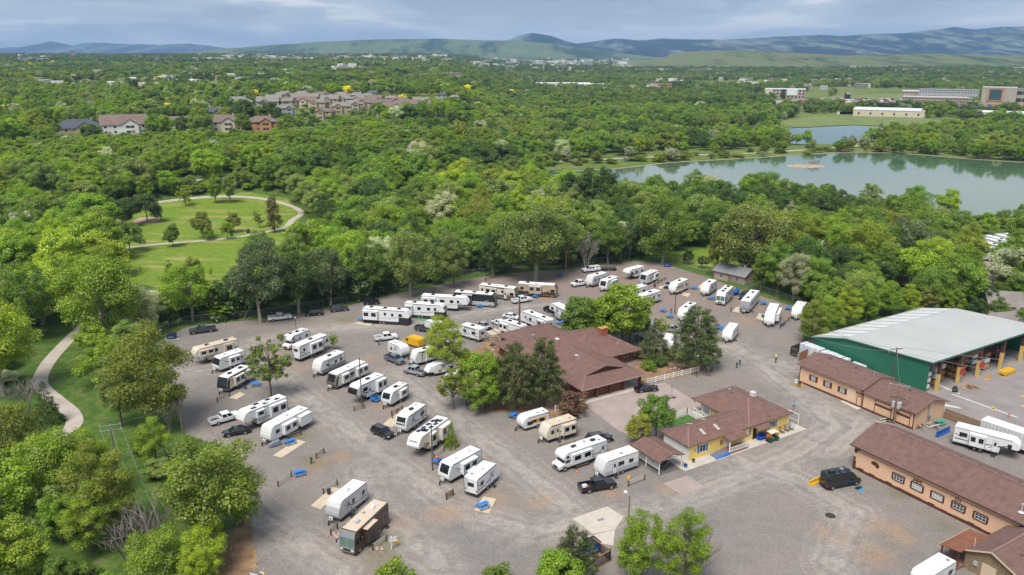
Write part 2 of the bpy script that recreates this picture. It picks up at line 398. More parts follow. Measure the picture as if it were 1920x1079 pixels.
# ------------------------------------------------------------------ sheets: paths, slabs, water
def sheet(name, pts, z, m, parent=None, kind='structure', thick=0.0):
 b = MB()
 if thick: b.poly_z([(p[0], p[1]) for p in pts], z - thick, z)
 else: b.face([(p[0], p[1], z) for p in pts])
 o = b.build(name, m, parent)
 bm = bmesh.new(); bm.from_mesh(o.data); bmesh.ops.triangulate(bm, faces=[f for f in bm.faces if len(f.verts) > 4])
 for f in bm.faces:
  if f.normal.z < -.5 and not thick: f.normal_flip()
 bm.to_mesh(o.data); bm.free()
 if kind and not parent: tag(o, kind=kind)
 return o
def smooth_line(pts, n=6):
 pts = [Vector((p[0], p[1], 0)) for p in pts]; r = []
 for i in range(len(pts) - 1):
  p0, p1, p2, p3 = pts[max(i - 1, 0)], pts[i], pts[i + 1], pts[min(i + 2, len(pts) - 1)]
  for j in range(n):
   t = j / n; r.append(.5 * ((2 * p1) + (p2 - p0) * t + (2 * p0 - 5 * p1 + 4 * p2 - p3) * t * t + (3 * p1 - p0 - 3 * p2 + p3) * t ** 3))
 return r + [pts[-1]]
def ribbon(name, pts, w, z, m):
 c = smooth_line(pts); b = MB(); L = []
 for i, p in enumerate(c):
  d = (c[min(i + 1, len(c) - 1)] - c[max(i - 1, 0)]).normalized(); s = Vector((-d.y, d.x, 0)) * w / 2
  L.append((p + s, p - s))
 for (a, b1), (c1, d1) in zip(L[:-1], L[1:]):
  b.face([(q.x, q.y, float(T(q.x, q.y)) + z) for q in (b1, d1, c1, a)])
 return tag(b.build(name, m), kind='structure')
M_CONC = mat('concrete', (.50, .45, .39), .9, var=.14, scale=.5, bump=.1, bscale=9)
M_TRAIL = mat('trail_concrete', (.45, .385, .325), .9, var=.14, scale=.3, bump=.1)
M_SAND = mat('pale_gravel_path', (.52, .47, .38), .95, var=.2, scale=.4)
M_DRIVE = mat('driveway_asphalt', (.355, .285, .255), .9, var=.14, scale=.35, bump=.2, bscale=12)
M_YARD = mat('yard_asphalt', (.27, .235, .225), .9, var=.17, scale=.22, bump=.2, bscale=12)
TRAIL = px_poly([(290, 545), (262, 560), (238, 580), (180, 598), (150, 618), (112, 655), (84, 690), (76, 722), (105, 750), (134, 775), (136, 800), (90, 828), (40, 850)])
ribbon('creek_trail', TRAIL, 2.9, .02, M_TRAIL)
PATHS = [px_poly(q) for q in ([(215, 468), (300, 458), (420, 448), (500, 435), (536, 426), (548, 412)], [(600, 449), (560, 441), (538, 428), (550, 412), (565, 400), (548, 388), (500, 380), (430, 379), (360, 383), (295, 389)],
   [(430, 378), (424, 368), (418, 364)], [(296, 374), (380, 367), (470, 361)], [(545, 425), (590, 420), (630, 425), (636, 434), (600, 442), (560, 436)])]
for q, w in zip(PATHS, (2.6, 2.6, 2.2, 2.0, 1.8)): ribbon('park_path', q, w, .02 + .004 * PATHS.index(q), M_TRAIL)
ribbon('shore_path', px_poly([(955, 309), (985, 306), (1110, 300), (1280, 292), (1440, 286), (1600, 274), (1625, 270)]), 3.2, .03, M_SAND)
sheet('driveway', px_poly([(1094, 757), (1150, 740), (1205, 727), (1246, 717), (1302, 752), (1345, 772), (1255, 800), (1225, 832), (1160, 808)]), .012, M_DRIVE)
sheet('yard', px_poly([(1640, 716), (1740, 676), (1960, 610), (2080, 640), (2080, 930), (1925, 862), (1795, 792), (1757, 762)]), .012, M_YARD)
sheet('patched_slab', px_poly([(1243, 907), (1289, 892), (1323, 914), (1277, 928)]), .014, M_DRIVE)
sheet('storage_yard', px_poly([(1600, 520), (1700, 470), (1840, 440), (2050, 425), (2050, 560), (1850, 560)]), .012, mat('storage_gravel', (.36, .27, .24), .95, var=.2, scale=.3))
POND1 = px_poly([(1000, 332), (1040, 320), (1150, 318), (1250, 307), (1350, 301), (1420, 297), (1480, 293), (1600, 287), (1700, 290), (1800, 298), (1920, 306), (2150, 315), (2150, 425), (1920, 410), (1750, 402), (1600, 385), (1450, 372), (1300, 366), (1150, 356), (1020, 350)])
POND2 = px_poly([(1455, 250), (1490, 238), (1540, 234), (1600, 236), (1680, 241), (1780, 243), (1730, 252), (1655, 260), (1600, 268), (1500, 271), (1470, 264)])
def water(name, poly, z):
 k = MATS.get('pond_water')
 if not k:
  q = NT('pond_water'); q.b.inputs['Base Color'].default_value = (.075, .135, .085, 1); q.b.inputs['Roughness'].default_value = .06
  q.b.inputs['IOR'].default_value = 1.33; q.b.inputs['Specular IOR Level'].default_value = .75
  g = q.n('ShaderNodeNewGeometry').outputs['Position']; n = q.noise(g, .8, 3, .6); b = q.n('ShaderNodeBump')
  b.inputs['Strength'].default_value = .06; b.inputs['Distance'].default_value = .12; q.l(n, b.inputs['Height']); q.l(b.outputs[0], q.b.inputs['Normal']); k = q.m
 return sheet(name, [Vector((p.x, p.y, 0)) for p in smooth_line(list(poly) + [poly[0]], 4)[:-1]], z, k)
water('pond', POND1, .05); water('pond', POND2, .05)
ribbon('pond_bank', px_poly([(1010, 324), (1150, 317), (1250, 306), (1350, 300), (1420, 296), (1480, 292), (1600, 286), (1700, 289), (1800, 297), (1920, 305)]), 2.6, .06, mat('bank_soil', (.33, .26, .15), .95, var=.3, scale=.3))
sheet('playground', px_poly([(196, 437), (236, 424), (262, 408), (300, 408), (300, 415), (262, 420), (240, 436), (205, 441)]), .03, mat('playground_chips', (.42, .27, .20), .95, var=.15, scale=.5))
# sandy islet in the pond
def islet():
 c = P(1512, 312); b = MB(); n = 26; rr = random.Random(4); rings = []
 for j, (s, h) in enumerate(((1, -.2), (.86, .35), (.6, .7), (.25, .85))):
  rings.append([(c.x + s * 11.5 * math.cos(2 * math.pi * i / n) * (1 + .12 * math.sin(3 * i)), c.y + s * 7 * math.sin(2 * math.pi * i / n), h + rr.uniform(-.1, .1) + .05) for i in range(n)])
 for r0, r1 in zip(rings[:-1], rings[1:]):
  for i in range(n): b.face([r0[i], r0[(i + 1) % n], r1[(i + 1) % n], r1[i]])
 b.face(rings[-1])
 o = b.build('islet', mat('islet_sand', (.40, .30, .21), .95, var=.3, scale=.4)); tag(o, kind='structure')
islet()

# ------------------------------------------------------------------ hills
def at_dist(px, py, D):
 dx = (px - 960) / CAM_F; dy = -(py - 539.5) / CAM_F
 fy = math.cos(PITCH) + dy * math.sin(PITCH); fz = -math.sin(PITCH) + dy * math.cos(PITCH)
 return dx * D / fy, CAM_H + fz * D / fy
def vnoise(x, y, seed):
 r = np.random.RandomState(seed); tb = r.rand(257, 257)
 xi = np.floor(x).astype(int); yi = np.floor(y).astype(int); fx = x - xi; fy = y - yi
 fx = fx * fx * (3 - 2 * fx); fy = fy * fy * (3 - 2 * fy); g = lambda a, b: tb[a % 257, b % 257]
 return (g(xi, yi) * (1 - fx) + g(xi + 1, yi) * fx) * (1 - fy) + (g(xi, yi + 1) * (1 - fx) + g(xi + 1, yi + 1) * fx) * fy
def fbm(x, y, seed, o=4):
 return sum(vnoise(x * 2 ** i, y * 2 ** i, seed + i) * .5 ** (i + 1) for i in range(o))
def ridge(name, crest, D, depth, foot, m, seed, rough=.25, wl=420.0, shape=1.4):
 pw = [(at_dist(x, y - max(0, 96 - y) * .12, D)) for x, y in crest]
 n = 260; xs = np.linspace(pw[0][0], pw[-1][0], n); cz = np.interp(xs, [p[0] for p in pw], [p[1] for p in pw])
 cz = cz + (fbm(xs / (wl * .5), xs * 0, seed) - .47) * 18 * (D / 9000)
 ts = np.concatenate([np.linspace(0, 1, 40), np.linspace(1.08, 1.6, 6)]); rows = []
 for t in ts:
  y = D - depth + depth * t
  if t <= 1: h = foot + (cz - foot) * t ** shape
  else: h = foot + (cz - foot) * (1 - (t - 1) * .9)
  g = (fbm(xs / wl + .35 * t, np.full(n, t * depth / wl * .55), seed + 7) - .47) * rough * (cz - foot) * 4 * max(0, min(t, 1) * (1.02 - min(t, 1)))
  rows.append(np.stack([xs * (y / D) ** .0, np.full(n, y), np.maximum(h + g, foot - 4)], -1))
 V = np.concatenate(rows); i = np.arange((n - 1) * (len(ts) - 1)); r, c = i // (n - 1), i % (n - 1); a = r * n + c
 me = raw_mesh(name, V, np.stack([a, a + 1, a + n + 1, a + n], 1)); me.polygons.foreach_set('use_smooth', [True] * len(me.polygons))
 me.materials.append(m); return tag(link(name, me), kind='structure')
def hill_mat(name, grass, trees, rock, f, cover):
 k = NT(name); k.b.inputs['Roughness'].default_value = 1; k.b.inputs['Specular IOR Level'].default_value = .05
 ge = k.n('ShaderNodeNewGeometry'); g = ge.outputs['Position']
 mp_ = k.n('ShaderNodeMapping'); k.l(g, mp_.inputs[0]); mp_.inputs['Scale'].default_value = (1, .22, 1); g = mp_.outputs[0]
 n1 = k.noise(g, f, 6, .65, .4); n2 = k.noise(g, f * 9, 4, .6); n3 = k.noise(g, f * 40, 3, .6)
 sx = k.n('ShaderNodeSeparateXYZ'); k.l(ge.outputs['Normal'], sx.inputs[0])
 c = k.mix(k.rng(n2, .35, .7), grass, rock)
 k1 = k.math('ADD', n1, k.math('MULTIPLY', sx.outputs[0], .45)); k1 = k.math('ADD', k1, k.rng(n2, 0, 1, -.14, .14))
 c = k.mix(k.rng(k1, cover - .08, cover + .10), c, trees)
 c = k.mix(1.0, c, k.mix(k.rng(n3, .3, .7), (.8, .8, .8), (1.15, 1.15, 1.15)), 'MULTIPLY')
 k.l(c, k.b.inputs['Base Color']); return k.m
M_GREENHILL = hill_mat('grassy_hill', (.10, .15, .055), (.03, .055, .028), (.15, .17, .075), .0022, .56)
M_MOUNT = hill_mat('forested_mountain', (.15, .18, .11), (.008, .018, .018), (.17, .19, .13), .0026, .42)
M_MESA = hill_mat('mesa_slope', (.12, .165, .05), (.045, .07, .03), (.17, .155, .08), .0055, .54)
ridge('hills', [(-120, 98), (-60, 95), (0, 92), (60, 87), (95, 80.5), (130, 87), (170, 82), (240, 84), (300, 86), (350, 83.5), (400, 88), (460, 95), (540, 101)], 15500, 2500, 20, M_MOUNT, 11)
ridge('hills', [(640, 100), (900, 86), (955, 78), (975, 70), (1000, 65.5), (1030, 70), (1060, 80), (1080, 84), (1110, 80), (1150, 75), (1200, 78), (1240, 75), (1300, 77), (1360, 77), (1400, 74), (1450, 72), (1500, 71), (1540, 69),
  (1580, 72), (1620, 68), (1700, 66), (1760, 60), (1790, 56), (1830, 60), (1880, 55), (1960, 54), (2100, 52)], 10500, 3600, 25, M_MOUNT, 23, .95, 700)
ridge('hills', [(300, 106), (380, 98), (420, 93), (480, 88), (560, 83), (600, 81), (700, 77), (800, 75), (840, 75), (900, 78), (980, 80), (1040, 84), (1100, 92), (1160, 100), (1230, 107)], 8000, 2200, 18, M_GREENHILL, 37, .8, 520)
ridge('hills', [(1120, 128), (1180, 125), (1215, 119), (1245, 109), (1280, 98), (1320, 95), (1360, 94), (1440, 97), (1500, 100), (1560, 104), (1650, 104), (1700, 102), (1760, 101), (1850, 103), (1960, 105), (2100, 104)], 4000, 1000, 6, M_MESA, 51, .8, 230, 1.1)

# ------------------------------------------------------------------ the air
def haze():
 b = MB(); b.box(-13000, 13000, -150, 17800, -8, 470)
 m = bpy.data.materials.new('haze_air'); m.use_nodes = True; t = m.node_tree; t.nodes.clear()
 o = t.nodes.new('ShaderNodeOutputMaterial'); v = t.nodes.new('ShaderNodeVolumePrincipled')
 v.inputs['Color'].default_value = (.38, .62, 1.0, 1); v.inputs['Density'].default_value = 6.8e-5; v.inputs['Anisotropy'].default_value = 0.0
 t.links.new(v.outputs[0], o.inputs['Volume'])
 tag(b.build('haze', m), 'thin bluish air between the camera and the far hills', 'haze', kind='stuff')
haze()
# ================================================================== TREES
def PT(px, py):
 """the place on the rising ground that a pixel looks at"""
 z = 0.0
 for _ in range(60):
  p = P(px, py, z); z += .5 * (float(T(p.x, p.y)) - z)
 return P(px, py, z)
def leaf_material():
 k = NT('leaves'); t = k.t; t.nodes.remove(k.b)
 o = [n for n in t.nodes if n.type == 'OUTPUT_MATERIAL'][0]
 a = k.n('ShaderNodeAttribute', attribute_name='tint', attribute_type='INSTANCER')
 v = k.attr('v').outputs[2]
 c = k.mix(1.0, a.outputs[0], k.mix(v, (.55, .60, .55), (1.45, 1.40, 1.3)), 'MULTIPLY')
 d = k.n('ShaderNodeBsdfDiffuse'); k.l(c, d.inputs[0])
 r = k.n('ShaderNodeBsdfTranslucent'); k.l(k.mix(1.0, c, (1.25, 1.3, .75), 'MULTIPLY'), r.inputs[0])
 g = k.n('ShaderNodeBsdfGlossy'); g.inputs[0].default_value = (1, 1, 1, 1); g.inputs['Roughness'].default_value = .5
 m1 = k.n('ShaderNodeMixShader'); m1.inputs[0].default_value = .33; k.l(d.outputs[0], m1.inputs[1]); k.l(r.outputs[0], m1.inputs[2])
 m2 = k.n('ShaderNodeMixShader'); m2.inputs[0].default_value = .035; k.l(m1.outputs[0], m2.inputs[1]); k.l(g.outputs[0], m2.inputs[2])
 k.l(m2.outputs[0], o.inputs[0]); return k.m
M_LEAF = leaf_material()
M_BARK = mat('bark', (.17, .135, .105), .95, var=.35, scale=2.5, bump=.5, bscale=7)
M_BARKPALE = mat('pale_bark', (.33, .29, .24), .95, var=.3, scale=2.0, bump=.5, bscale=7)
M_TWIG = mat('dead_twigs', (.27, .225, .205), .95, var=.25, scale=1.5)
def leaf_mesh(name, clumps, per, size, seed, out=.6, up=.5, flat=.78, asp=.62, shell=.45):
 """clumps: list of (centre, radius). Every clump carries its own small leaf sprays."""
 r = np.random.RandomState(seed); C = np.array([c for c, _ in clumps]); RR = np.array([q for _, q in clumps])
 w = RR ** 2; cnt = np.maximum(6, (per * len(clumps) * w / w.sum()).astype(int)); idx = np.repeat(np.arange(len(clumps)), cnt); n = len(idx)
 d = r.normal(size=(n, 3)); d[:, 2] += .35; d /= np.linalg.norm(d, axis=1)[:, None]
 rad = (shell + (1 - shell) * r.rand(n) ** .6) * (1 + .16 * r.normal(size=n))
 p = C[idx] + d * (RR[idx] * rad)[:, None] * np.array([1, 1, flat])
 nrm = d * out + r.normal(size=(n, 3)) * .42; nrm[:, 2] += up; nrm /= np.linalg.norm(nrm, axis=1)[:, None]
 t = np.cross(nrm, r.normal(size=(n, 3))); t /= np.linalg.norm(t, axis=1)[:, None] + 1e-9; b = np.cross(nrm, t)
 s = size * (.6 + .8 * r.rand(n)); a = (t * s[:, None]) * .5; c = (b * (s * asp)[:, None]) * .5
 fold = nrm * (s * .12)[:, None]
 V = np.stack([p - a, p - c * 1.0 - fold, p + a, p + c - fold], 1).reshape(-1, 3)
 me = raw_mesh(name, V, np.arange(4 * n).reshape(-1, 4))
 cv = r.rand(len(clumps)); v = np.clip(.5 * cv[idx] + .5 * r.rand(n), 0, 1)
 at = me.attributes.new('v', 'FLOAT', 'FACE'); at.data.foreach_set('value', v.astype(np.float32))
 me.materials.append(M_LEAF); return me
def wood_mesh(name, h, r0, limbs, seed, m, lean=.0):
 rr = random.Random(seed); b = MB(); pts = []; top = Vector((rr.uniform(-lean, lean), rr.uniform(-lean, lean), h))
 n = 6
 for i in range(n + 1):
  f = i / n; pts.append(Vector((top.x * f + rr.uniform(-1, 1) * .012 * h * (0 < i), top.y * f + rr.uniform(-1, 1) * .012 * h * (0 < i), h * f - (.25 if i == 0 else 0))))
 for i in range(n): b.tube(pts[i], pts[i + 1], r0 * (1.25 if i == 0 else 1) * (1 - .8 * i / n), r0 * (1 - .8 * (i + 1) / n), 7, cap=False)
 for c in limbs:
  c = Vector(c); f = min(.85, max(.18, (c.z / h) * .62)); j = int(f * n); a = pts[j].lerp(pts[j + 1], f * n - j)
  mid = a.lerp(c, .5) + Vector((rr.uniform(-.3, .3), rr.uniform(-.3, .3), .35)); q = r0 * (1 - .75 * f) * .5
  b.tube(a, mid, q, q * .6, 5, cap=False); b.tube(mid, c, q * .6, q * .2, 5, cap=False)
 return b.mesh(name, m, smooth=True)
def ell_clumps(n, w, z0, z1, seed, cr=(.12, .2), shell=.5, skew=.0, pear=0.0):
 """clump centres through an uneven ellipsoid crown, w wide, from z0 to z1"""
 r = np.random.RandomState(seed); out = []; lob = r.normal(size=(5, 3)); lob /= np.linalg.norm(lob, axis=1)[:, None]; la = r.uniform(.0, .28, 5)
 tries = 0
 while len(out) < n and tries < n * 60:
  tries += 1; d = r.normal(size=3); d /= np.linalg.norm(d); q = shell + (1 - shell) * r.rand() ** .7
  q *= .78 + sum(la[i] * max(0, d @ lob[i]) ** 2 for i in range(5)) + r.uniform(-.06, .06)
  z = (z0 + z1) / 2 + d[2] * q * (z1 - z0) / 2; f = (z - z0) / (z1 - z0)
  wid = 1 - pear * (f - .35)
  c = np.array([d[0] * q * w / 2 * wid + skew * w * (f - .5), d[1] * q * w / 2 * wid, z]); rad = w * r.uniform(*cr)
  if all(np.linalg.norm((c - o) * [1, 1, 1.2]) > .55 * (rad + ro) * .75 for o, ro in out): out.append((c, rad))
 return out
PROTO = {}
def proto(kind, crown, wood, h): PROTO.setdefault(kind, []).append((crown, wood, h))
def make_protos():
 for i in range(4):     # broad cottonwood / elm, 16 m
  cl = ell_clumps(58, 13.5, 2.6, 16, 100 + i, (.085, .15), .5, .06 * (i - 1.5))
  proto('broad', leaf_mesh('crown', cl, 350, .33, i), wood_mesh('trunk', 11, .42, [c for c, _ in cl[::4]], i, M_BARKPALE, .8), 16)
 for i in range(3):     # tall willow like feathery crown, 16 m
  cl = ell_clumps(66, 11.5, 2.0, 16, 130 + i, (.07, .13), .45, 0, .35)
  proto('feather', leaf_mesh('crown', cl, 290, .32, 20 + i, asp=.42, up=.35, shell=.3), wood_mesh('trunk', 11, .36, [c for c, _ in cl[::4]], 20 + i, M_BARK, .8), 16)
 for i in range(3):     # dense round maple, 10 m
  cl = ell_clumps(44, 8.2, 1.5, 10, 160 + i, (.1, .16), .55, 0, .3)
  proto('maple', leaf_mesh('crown', cl, 290, .28, 40 + i, asp=.8, out=.7), wood_mesh('trunk', 7, .2, [c for c, _ in cl[::4]], 40 + i, M_BARK, .3), 10)
 for i in range(2):     # tall narrow poplar, 20 m
  cl = ell_clumps(54, 8.5, 1.5, 20, 190 + i, (.12, .2), .4, 0, .5)
  proto('poplar', leaf_mesh('crown', cl, 210, .42, 60 + i), wood_mesh('trunk', 15, .35, [c for c, _ in cl[::5]], 60 + i, M_BARK, .3), 20)
 for i in range(2):     # loose young or thin tree, 8 m
  cl = ell_clumps(64, 6, 1.2, 8, 210 + i, (.045, .10), .25)
  proto('loose', leaf_mesh('crown', cl, 120, .22, 70 + i, shell=.1), wood_mesh('trunk', 6, .13, [c for c, _ in cl[::2]], 70 + i, M_BARK, .4), 8)
 for i in range(3):     # shrub, 4 m, to the ground
  cl = ell_clumps(24, 5.4, -.4, 4, 230 + i, (.12, .2), .45)
  proto('shrub', leaf_mesh('crown', cl, 130, .36, 80 + i), wood_mesh('trunk', 2.6, .1, [c for c, _ in cl[::3]], 80 + i, M_BARK, .3), 4)
 for i in range(3):     # ponderosa pine, 13 m
  r = random.Random(300 + i); cl = []
  for j in range(15):
   z = 2.4 + j * .72; R_ = (4.3 * (1 - ((z - 3.5) / 11.5) ** 1.7) if z > 3.5 else 3.6) + r.uniform(-.5, .5); R_ = max(R_, .6); n = max(3, int(3.1 * R_ / 1.6))
   for q in range(n):
    t = 2 * math.pi * (q + r.random() * .7) / n + j * 1.3
    for f, s in ((.95, .8), (.6, .75)):
     if f == .6 and R_ < 1.5: continue
     e = R_ * f * r.uniform(.75, 1.1); cl.append((np.array([e * math.cos(t), e * math.sin(t), z - .08 * e + r.uniform(-.2, .3)]), s * r.uniform(.75, 1.25)))
  cl.append((np.array([0, 0, 13.0]), .6))
  proto('pine', leaf_mesh('crown', cl, 92, .42, 90 + i, asp=.26, out=.25, up=.4, flat=.62, shell=.15), wood_mesh('trunk', 12.6, .26, [c for c, _ in cl[::3]], 90 + i, M_BARK, .3), 13.3)
 for i in range(2):     # spruce cone, 10 m
  r = random.Random(330 + i); cl = []
  for j in range(17):
   z = .5 + j * .56; R_ = 2.7 * (1 - z / 10.3) + .15; n = max(3, int(5 * R_ / 1.3))
   for q in range(n):
    t = 2 * math.pi * (q + r.random() * .6) / n + j; e = R_ * r.uniform(.65, 1.05); cl.append((np.array([e * math.cos(t), e * math.sin(t), z - .1 * e]), .62 * r.uniform(.7, 1.2) * (.6 + .5 * R_ / 2.7)))
  cl.append((np.array([0, 0, 9.8]), .3))
  proto('spruce', leaf_mesh('crown', cl, 60, .34, 110 + i, asp=.25, out=.3, up=0, flat=.7, shell=.15), wood_mesh('trunk', 9.6, .2, [], 110 + i, M_BARK, .1), 10)
 for i in range(2):     # dead bush / bare tree, 8 m: branches only
  r = random.Random(350 + i); b = MB()
  def grow(p, d, L, rad, lv):
   q = p + d * L; b.tube(p, q, rad, rad * .62, 4 if lv < 2 else 3, cap=False)
   if lv == 4: return
   for _ in range(3 if lv < 2 else 3):
    e = (d + Vector((r.uniform(-1, 1), r.uniform(-1, 1), r.uniform(-.25, .8))) * .75).normalized(); grow(q if _ else p.lerp(q, .6), e, L * r.uniform(.62, .85), rad * .6, lv + 1)
  for _ in range(4): grow(Vector((r.uniform(-.3, .3), r.uniform(-.3, .3), -.1)), Vector((r.uniform(-.5, .5), r.uniform(-.5, .5), 1)).normalized(), 2.2, .11, 0)
  proto('bare', None, b.mesh('branches', M_TWIG), 8)
 for i in range(4):     # light crowns for the far woods
  cl = ell_clumps(22, 12.5, 1.0, 13, 400 + i, (.13, .22), .5)
  proto('far', leaf_mesh('crown', cl, 70, 1.0, 130 + i, asp=.7), wood_mesh('trunk', 8, .35, [c for c, _ in cl[::6]], 130 + i, M_BARK, .5), 13)
make_protos()
BRIGHT, LIME, MID, DARK, GREY, OLIVE, SILVER, YELLOW, PINE, BLUE, RUST = ((.215, .325, .018), (.315, .395, .022), (.150, .245, .022), (.078, .138, .022), (.215, .280, .060), (.225, .262, .028),
 (.42, .45, .28), (1.0, .84, .02), (.140, .178, .048), (.16, .21, .17), (.19, .10, .06))
TREES = []
NAMES = {'broad': 'cottonwood_tree', 'feather': 'willow_tree', 'maple': 'maple_tree', 'poplar': 'poplar_tree', 'loose': 'young_tree', 'shrub': 'shrub', 'pine': 'pine_tree', 'spruce': 'spruce_tree', 'bare': 'bare_tree', 'far': 'woodland_tree'}
_rt = random.Random(77)
LIT = 1.0
def tree(kind, pos, h, tint, label, w=None, group=None, var=None, name=None, cat=None):
 """one tree standing at pos: Empty > trunk, crown; w = crown width factor against the kind's own"""
 L = PROTO[kind]; cr, wd, ph = L[(var if var is not None else _rt.randrange(99)) % len(L)]
 s = h / ph; e = empty(name or NAMES[kind], (pos[0], pos[1], float(T(pos[0], pos[1])) if len(pos) < 3 or pos[2] == 0 else pos[2]), _rt.uniform(0, 6.28), label, cat or ('shrub' if kind == 'shrub' else 'tree'), group)
 e.scale = (s * (w or 1), s * (w or 1), s)
 if kind == 'bare':
  link('branches', wd, e)
 else:
  link('trunk', wd, e); c = link('crown', cr, e); j = 1 + _rt.uniform(-.12, .12)
  c['tint'] = [tint[0] * j * _rt.uniform(.93, 1.07), tint[1] * j, tint[2] * j]
 TREES.append((e.location.x, e.location.y, 3.2 * s if kind not in ('shrub', 'loose') else 1.5)); return e
def tp(kind, bx, by, top, tint, label, w=None, **k):
 """tree from the pixel of its foot and the pixel row of its top"""
 p = PT(bx, by); dx = (bx - 960) / CAM_F; lo, hi = 0.5, 45.0
 for _ in range(30):
  m_ = (lo + hi) / 2
  if pix((p.x, p.y, p.z + m_))[1] > top: lo = m_
  else: hi = m_
 return tree(kind, p, lo, tint, label, w, **k)
# ================================================================== CAMPERS, CARS, TRUCKS
C_WHITE = mat('white_gelcoat', (.70, .705, .70), .38, var=.05, scale=.9, spec=.5)
C_OFF = mat('offwhite_gelcoat', (.62, .62, .60), .42, var=.07, scale=.9)
C_CREAM = mat('cream_gelcoat', (.66, .60, .49), .42, var=.07, scale=.9)
C_TAN = mat('tan_paint', (.44, .34, .24), .35, var=.08, scale=.8)
C_SILVER = mat('silver_panel', (.42, .43, .45), .35, var=.06, scale=.8)
C_GREY = mat('grey_panel', (.23, .235, .25), .35, var=.06, scale=.8)
C_TAUPE = mat('taupe_panel', (.12, .10, .085), .35, var=.06, scale=.8)
C_BLACK = mat('black_gloss', (.012, .013, .015), .22, coat=.4)
C_NAVY = mat('navy_trim', (.02, .03, .09), .3)
C_BROWN = mat('brown_paint', (.058, .033, .022), .28, var=.1, scale=.6, coat=.3)
C_YELLOW = mat('yellow_paint', (.72, .40, .012), .35, var=.05)
C_BLUEP = mat('blue_plastic', (.012, .13, .50), .45, var=.1)
C_BLUET = mat('blue_table_paint', (.03, .22, .62), .5, var=.12)
C_GLASS = mat('dark_glass', (.010, .012, .018), .06, spec=.8)
C_WIND = mat('windshield_glass', (.10, .17, .145), .06, spec=.8)
C_ROOFW = mat('white_roof_membrane', (.74, .74, .72), .6, var=.06, scale=.7)
C_ROOFT = mat('tan_roof_membrane', (.60, .48, .36), .65, var=.08, scale=.7)
C_RUB = mat('rubber', (.018, .018, .019), .85)
C_RIM = mat('wheel_rim', (.42, .42, .43), .3, metal=.7)
C_UNDER = mat('underbody', (.022, .022, .024), .8)
C_CHROME = mat('chrome', (.6, .6, .6), .15, metal=1)
C_LAMPW = mat('headlight_lens', (.7, .7, .72), .12)
C_LAMPR = mat('red_lens', (.45, .012, .012), .2)
C_SOLAR = mat('solar_panel', (.015, .02, .05), .12)
C_ORANGE = mat('orange_plastic', (.75, .13, .012), .5)
C_GALV = mat('galvanised_steel', (.45, .46, .47), .4, metal=.6)
def wheel(parent, x, y, r=.36, w=.24, z=None):
 k = ('whl', r, w)
 if k not in MATS:
  b = MB(); b.tube((0, -w / 2, 0), (0, w / 2, 0), r, r, 14); b.mat(1)
  b.tube((0, -w / 2 - .012, 0), (0, -w / 2 + .01, 0), r * .6, r * .6, 12); b.tube((0, w / 2 - .01, 0), (0, w / 2 + .012, 0), r * .6, r * .6, 12)
  MATS[k] = b.mesh('wheel', [C_RUB, C_RIM])
 o = link('wheel', MATS[k], parent); o.location = (x, y, r if z is None else z); return o
def front_strip(prof, za, zb, y0, y1, off):
 """skin over the front of a body: the part of the front profile between heights za and zb, off metres proud"""
 pts = []
 for (x0, z0), (x1, z1) in zip(prof[:-1], prof[1:]):
  if z1 < z0: (x0, z0), (x1, z1) = (x1, z1), (x0, z0)
  a, b = max(za, z0), min(zb, z1)
  if b - a > 1e-4:
   f = lambda z: x0 + (x1 - x0) * (z - z0) / (z1 - z0)
   for z in (a, b):
    if not pts or abs(pts[-1][1] - z) > 1e-3: pts.append((f(z), z))
 b = MB(); n = len(pts)
 if n < 2: return b
 nr = []
 for i in range(n):
  p, q = pts[max(i - 1, 0)], pts[min(i + 1, n - 1)]; dx, dz = q[0] - p[0], q[1] - p[1]; L = math.hypot(dx, dz); nr.append((dz / L, -dx / L))
 o = [(x + off * m[0], z + off * m[1]) for (x, z), m in zip(pts, nr)]
 inn = [(x - .05 * m[0], z - .05 * m[1]) for (x, z), m in zip(pts, nr)]
 b.prism_y(o + inn[::-1], y0, y1); return b
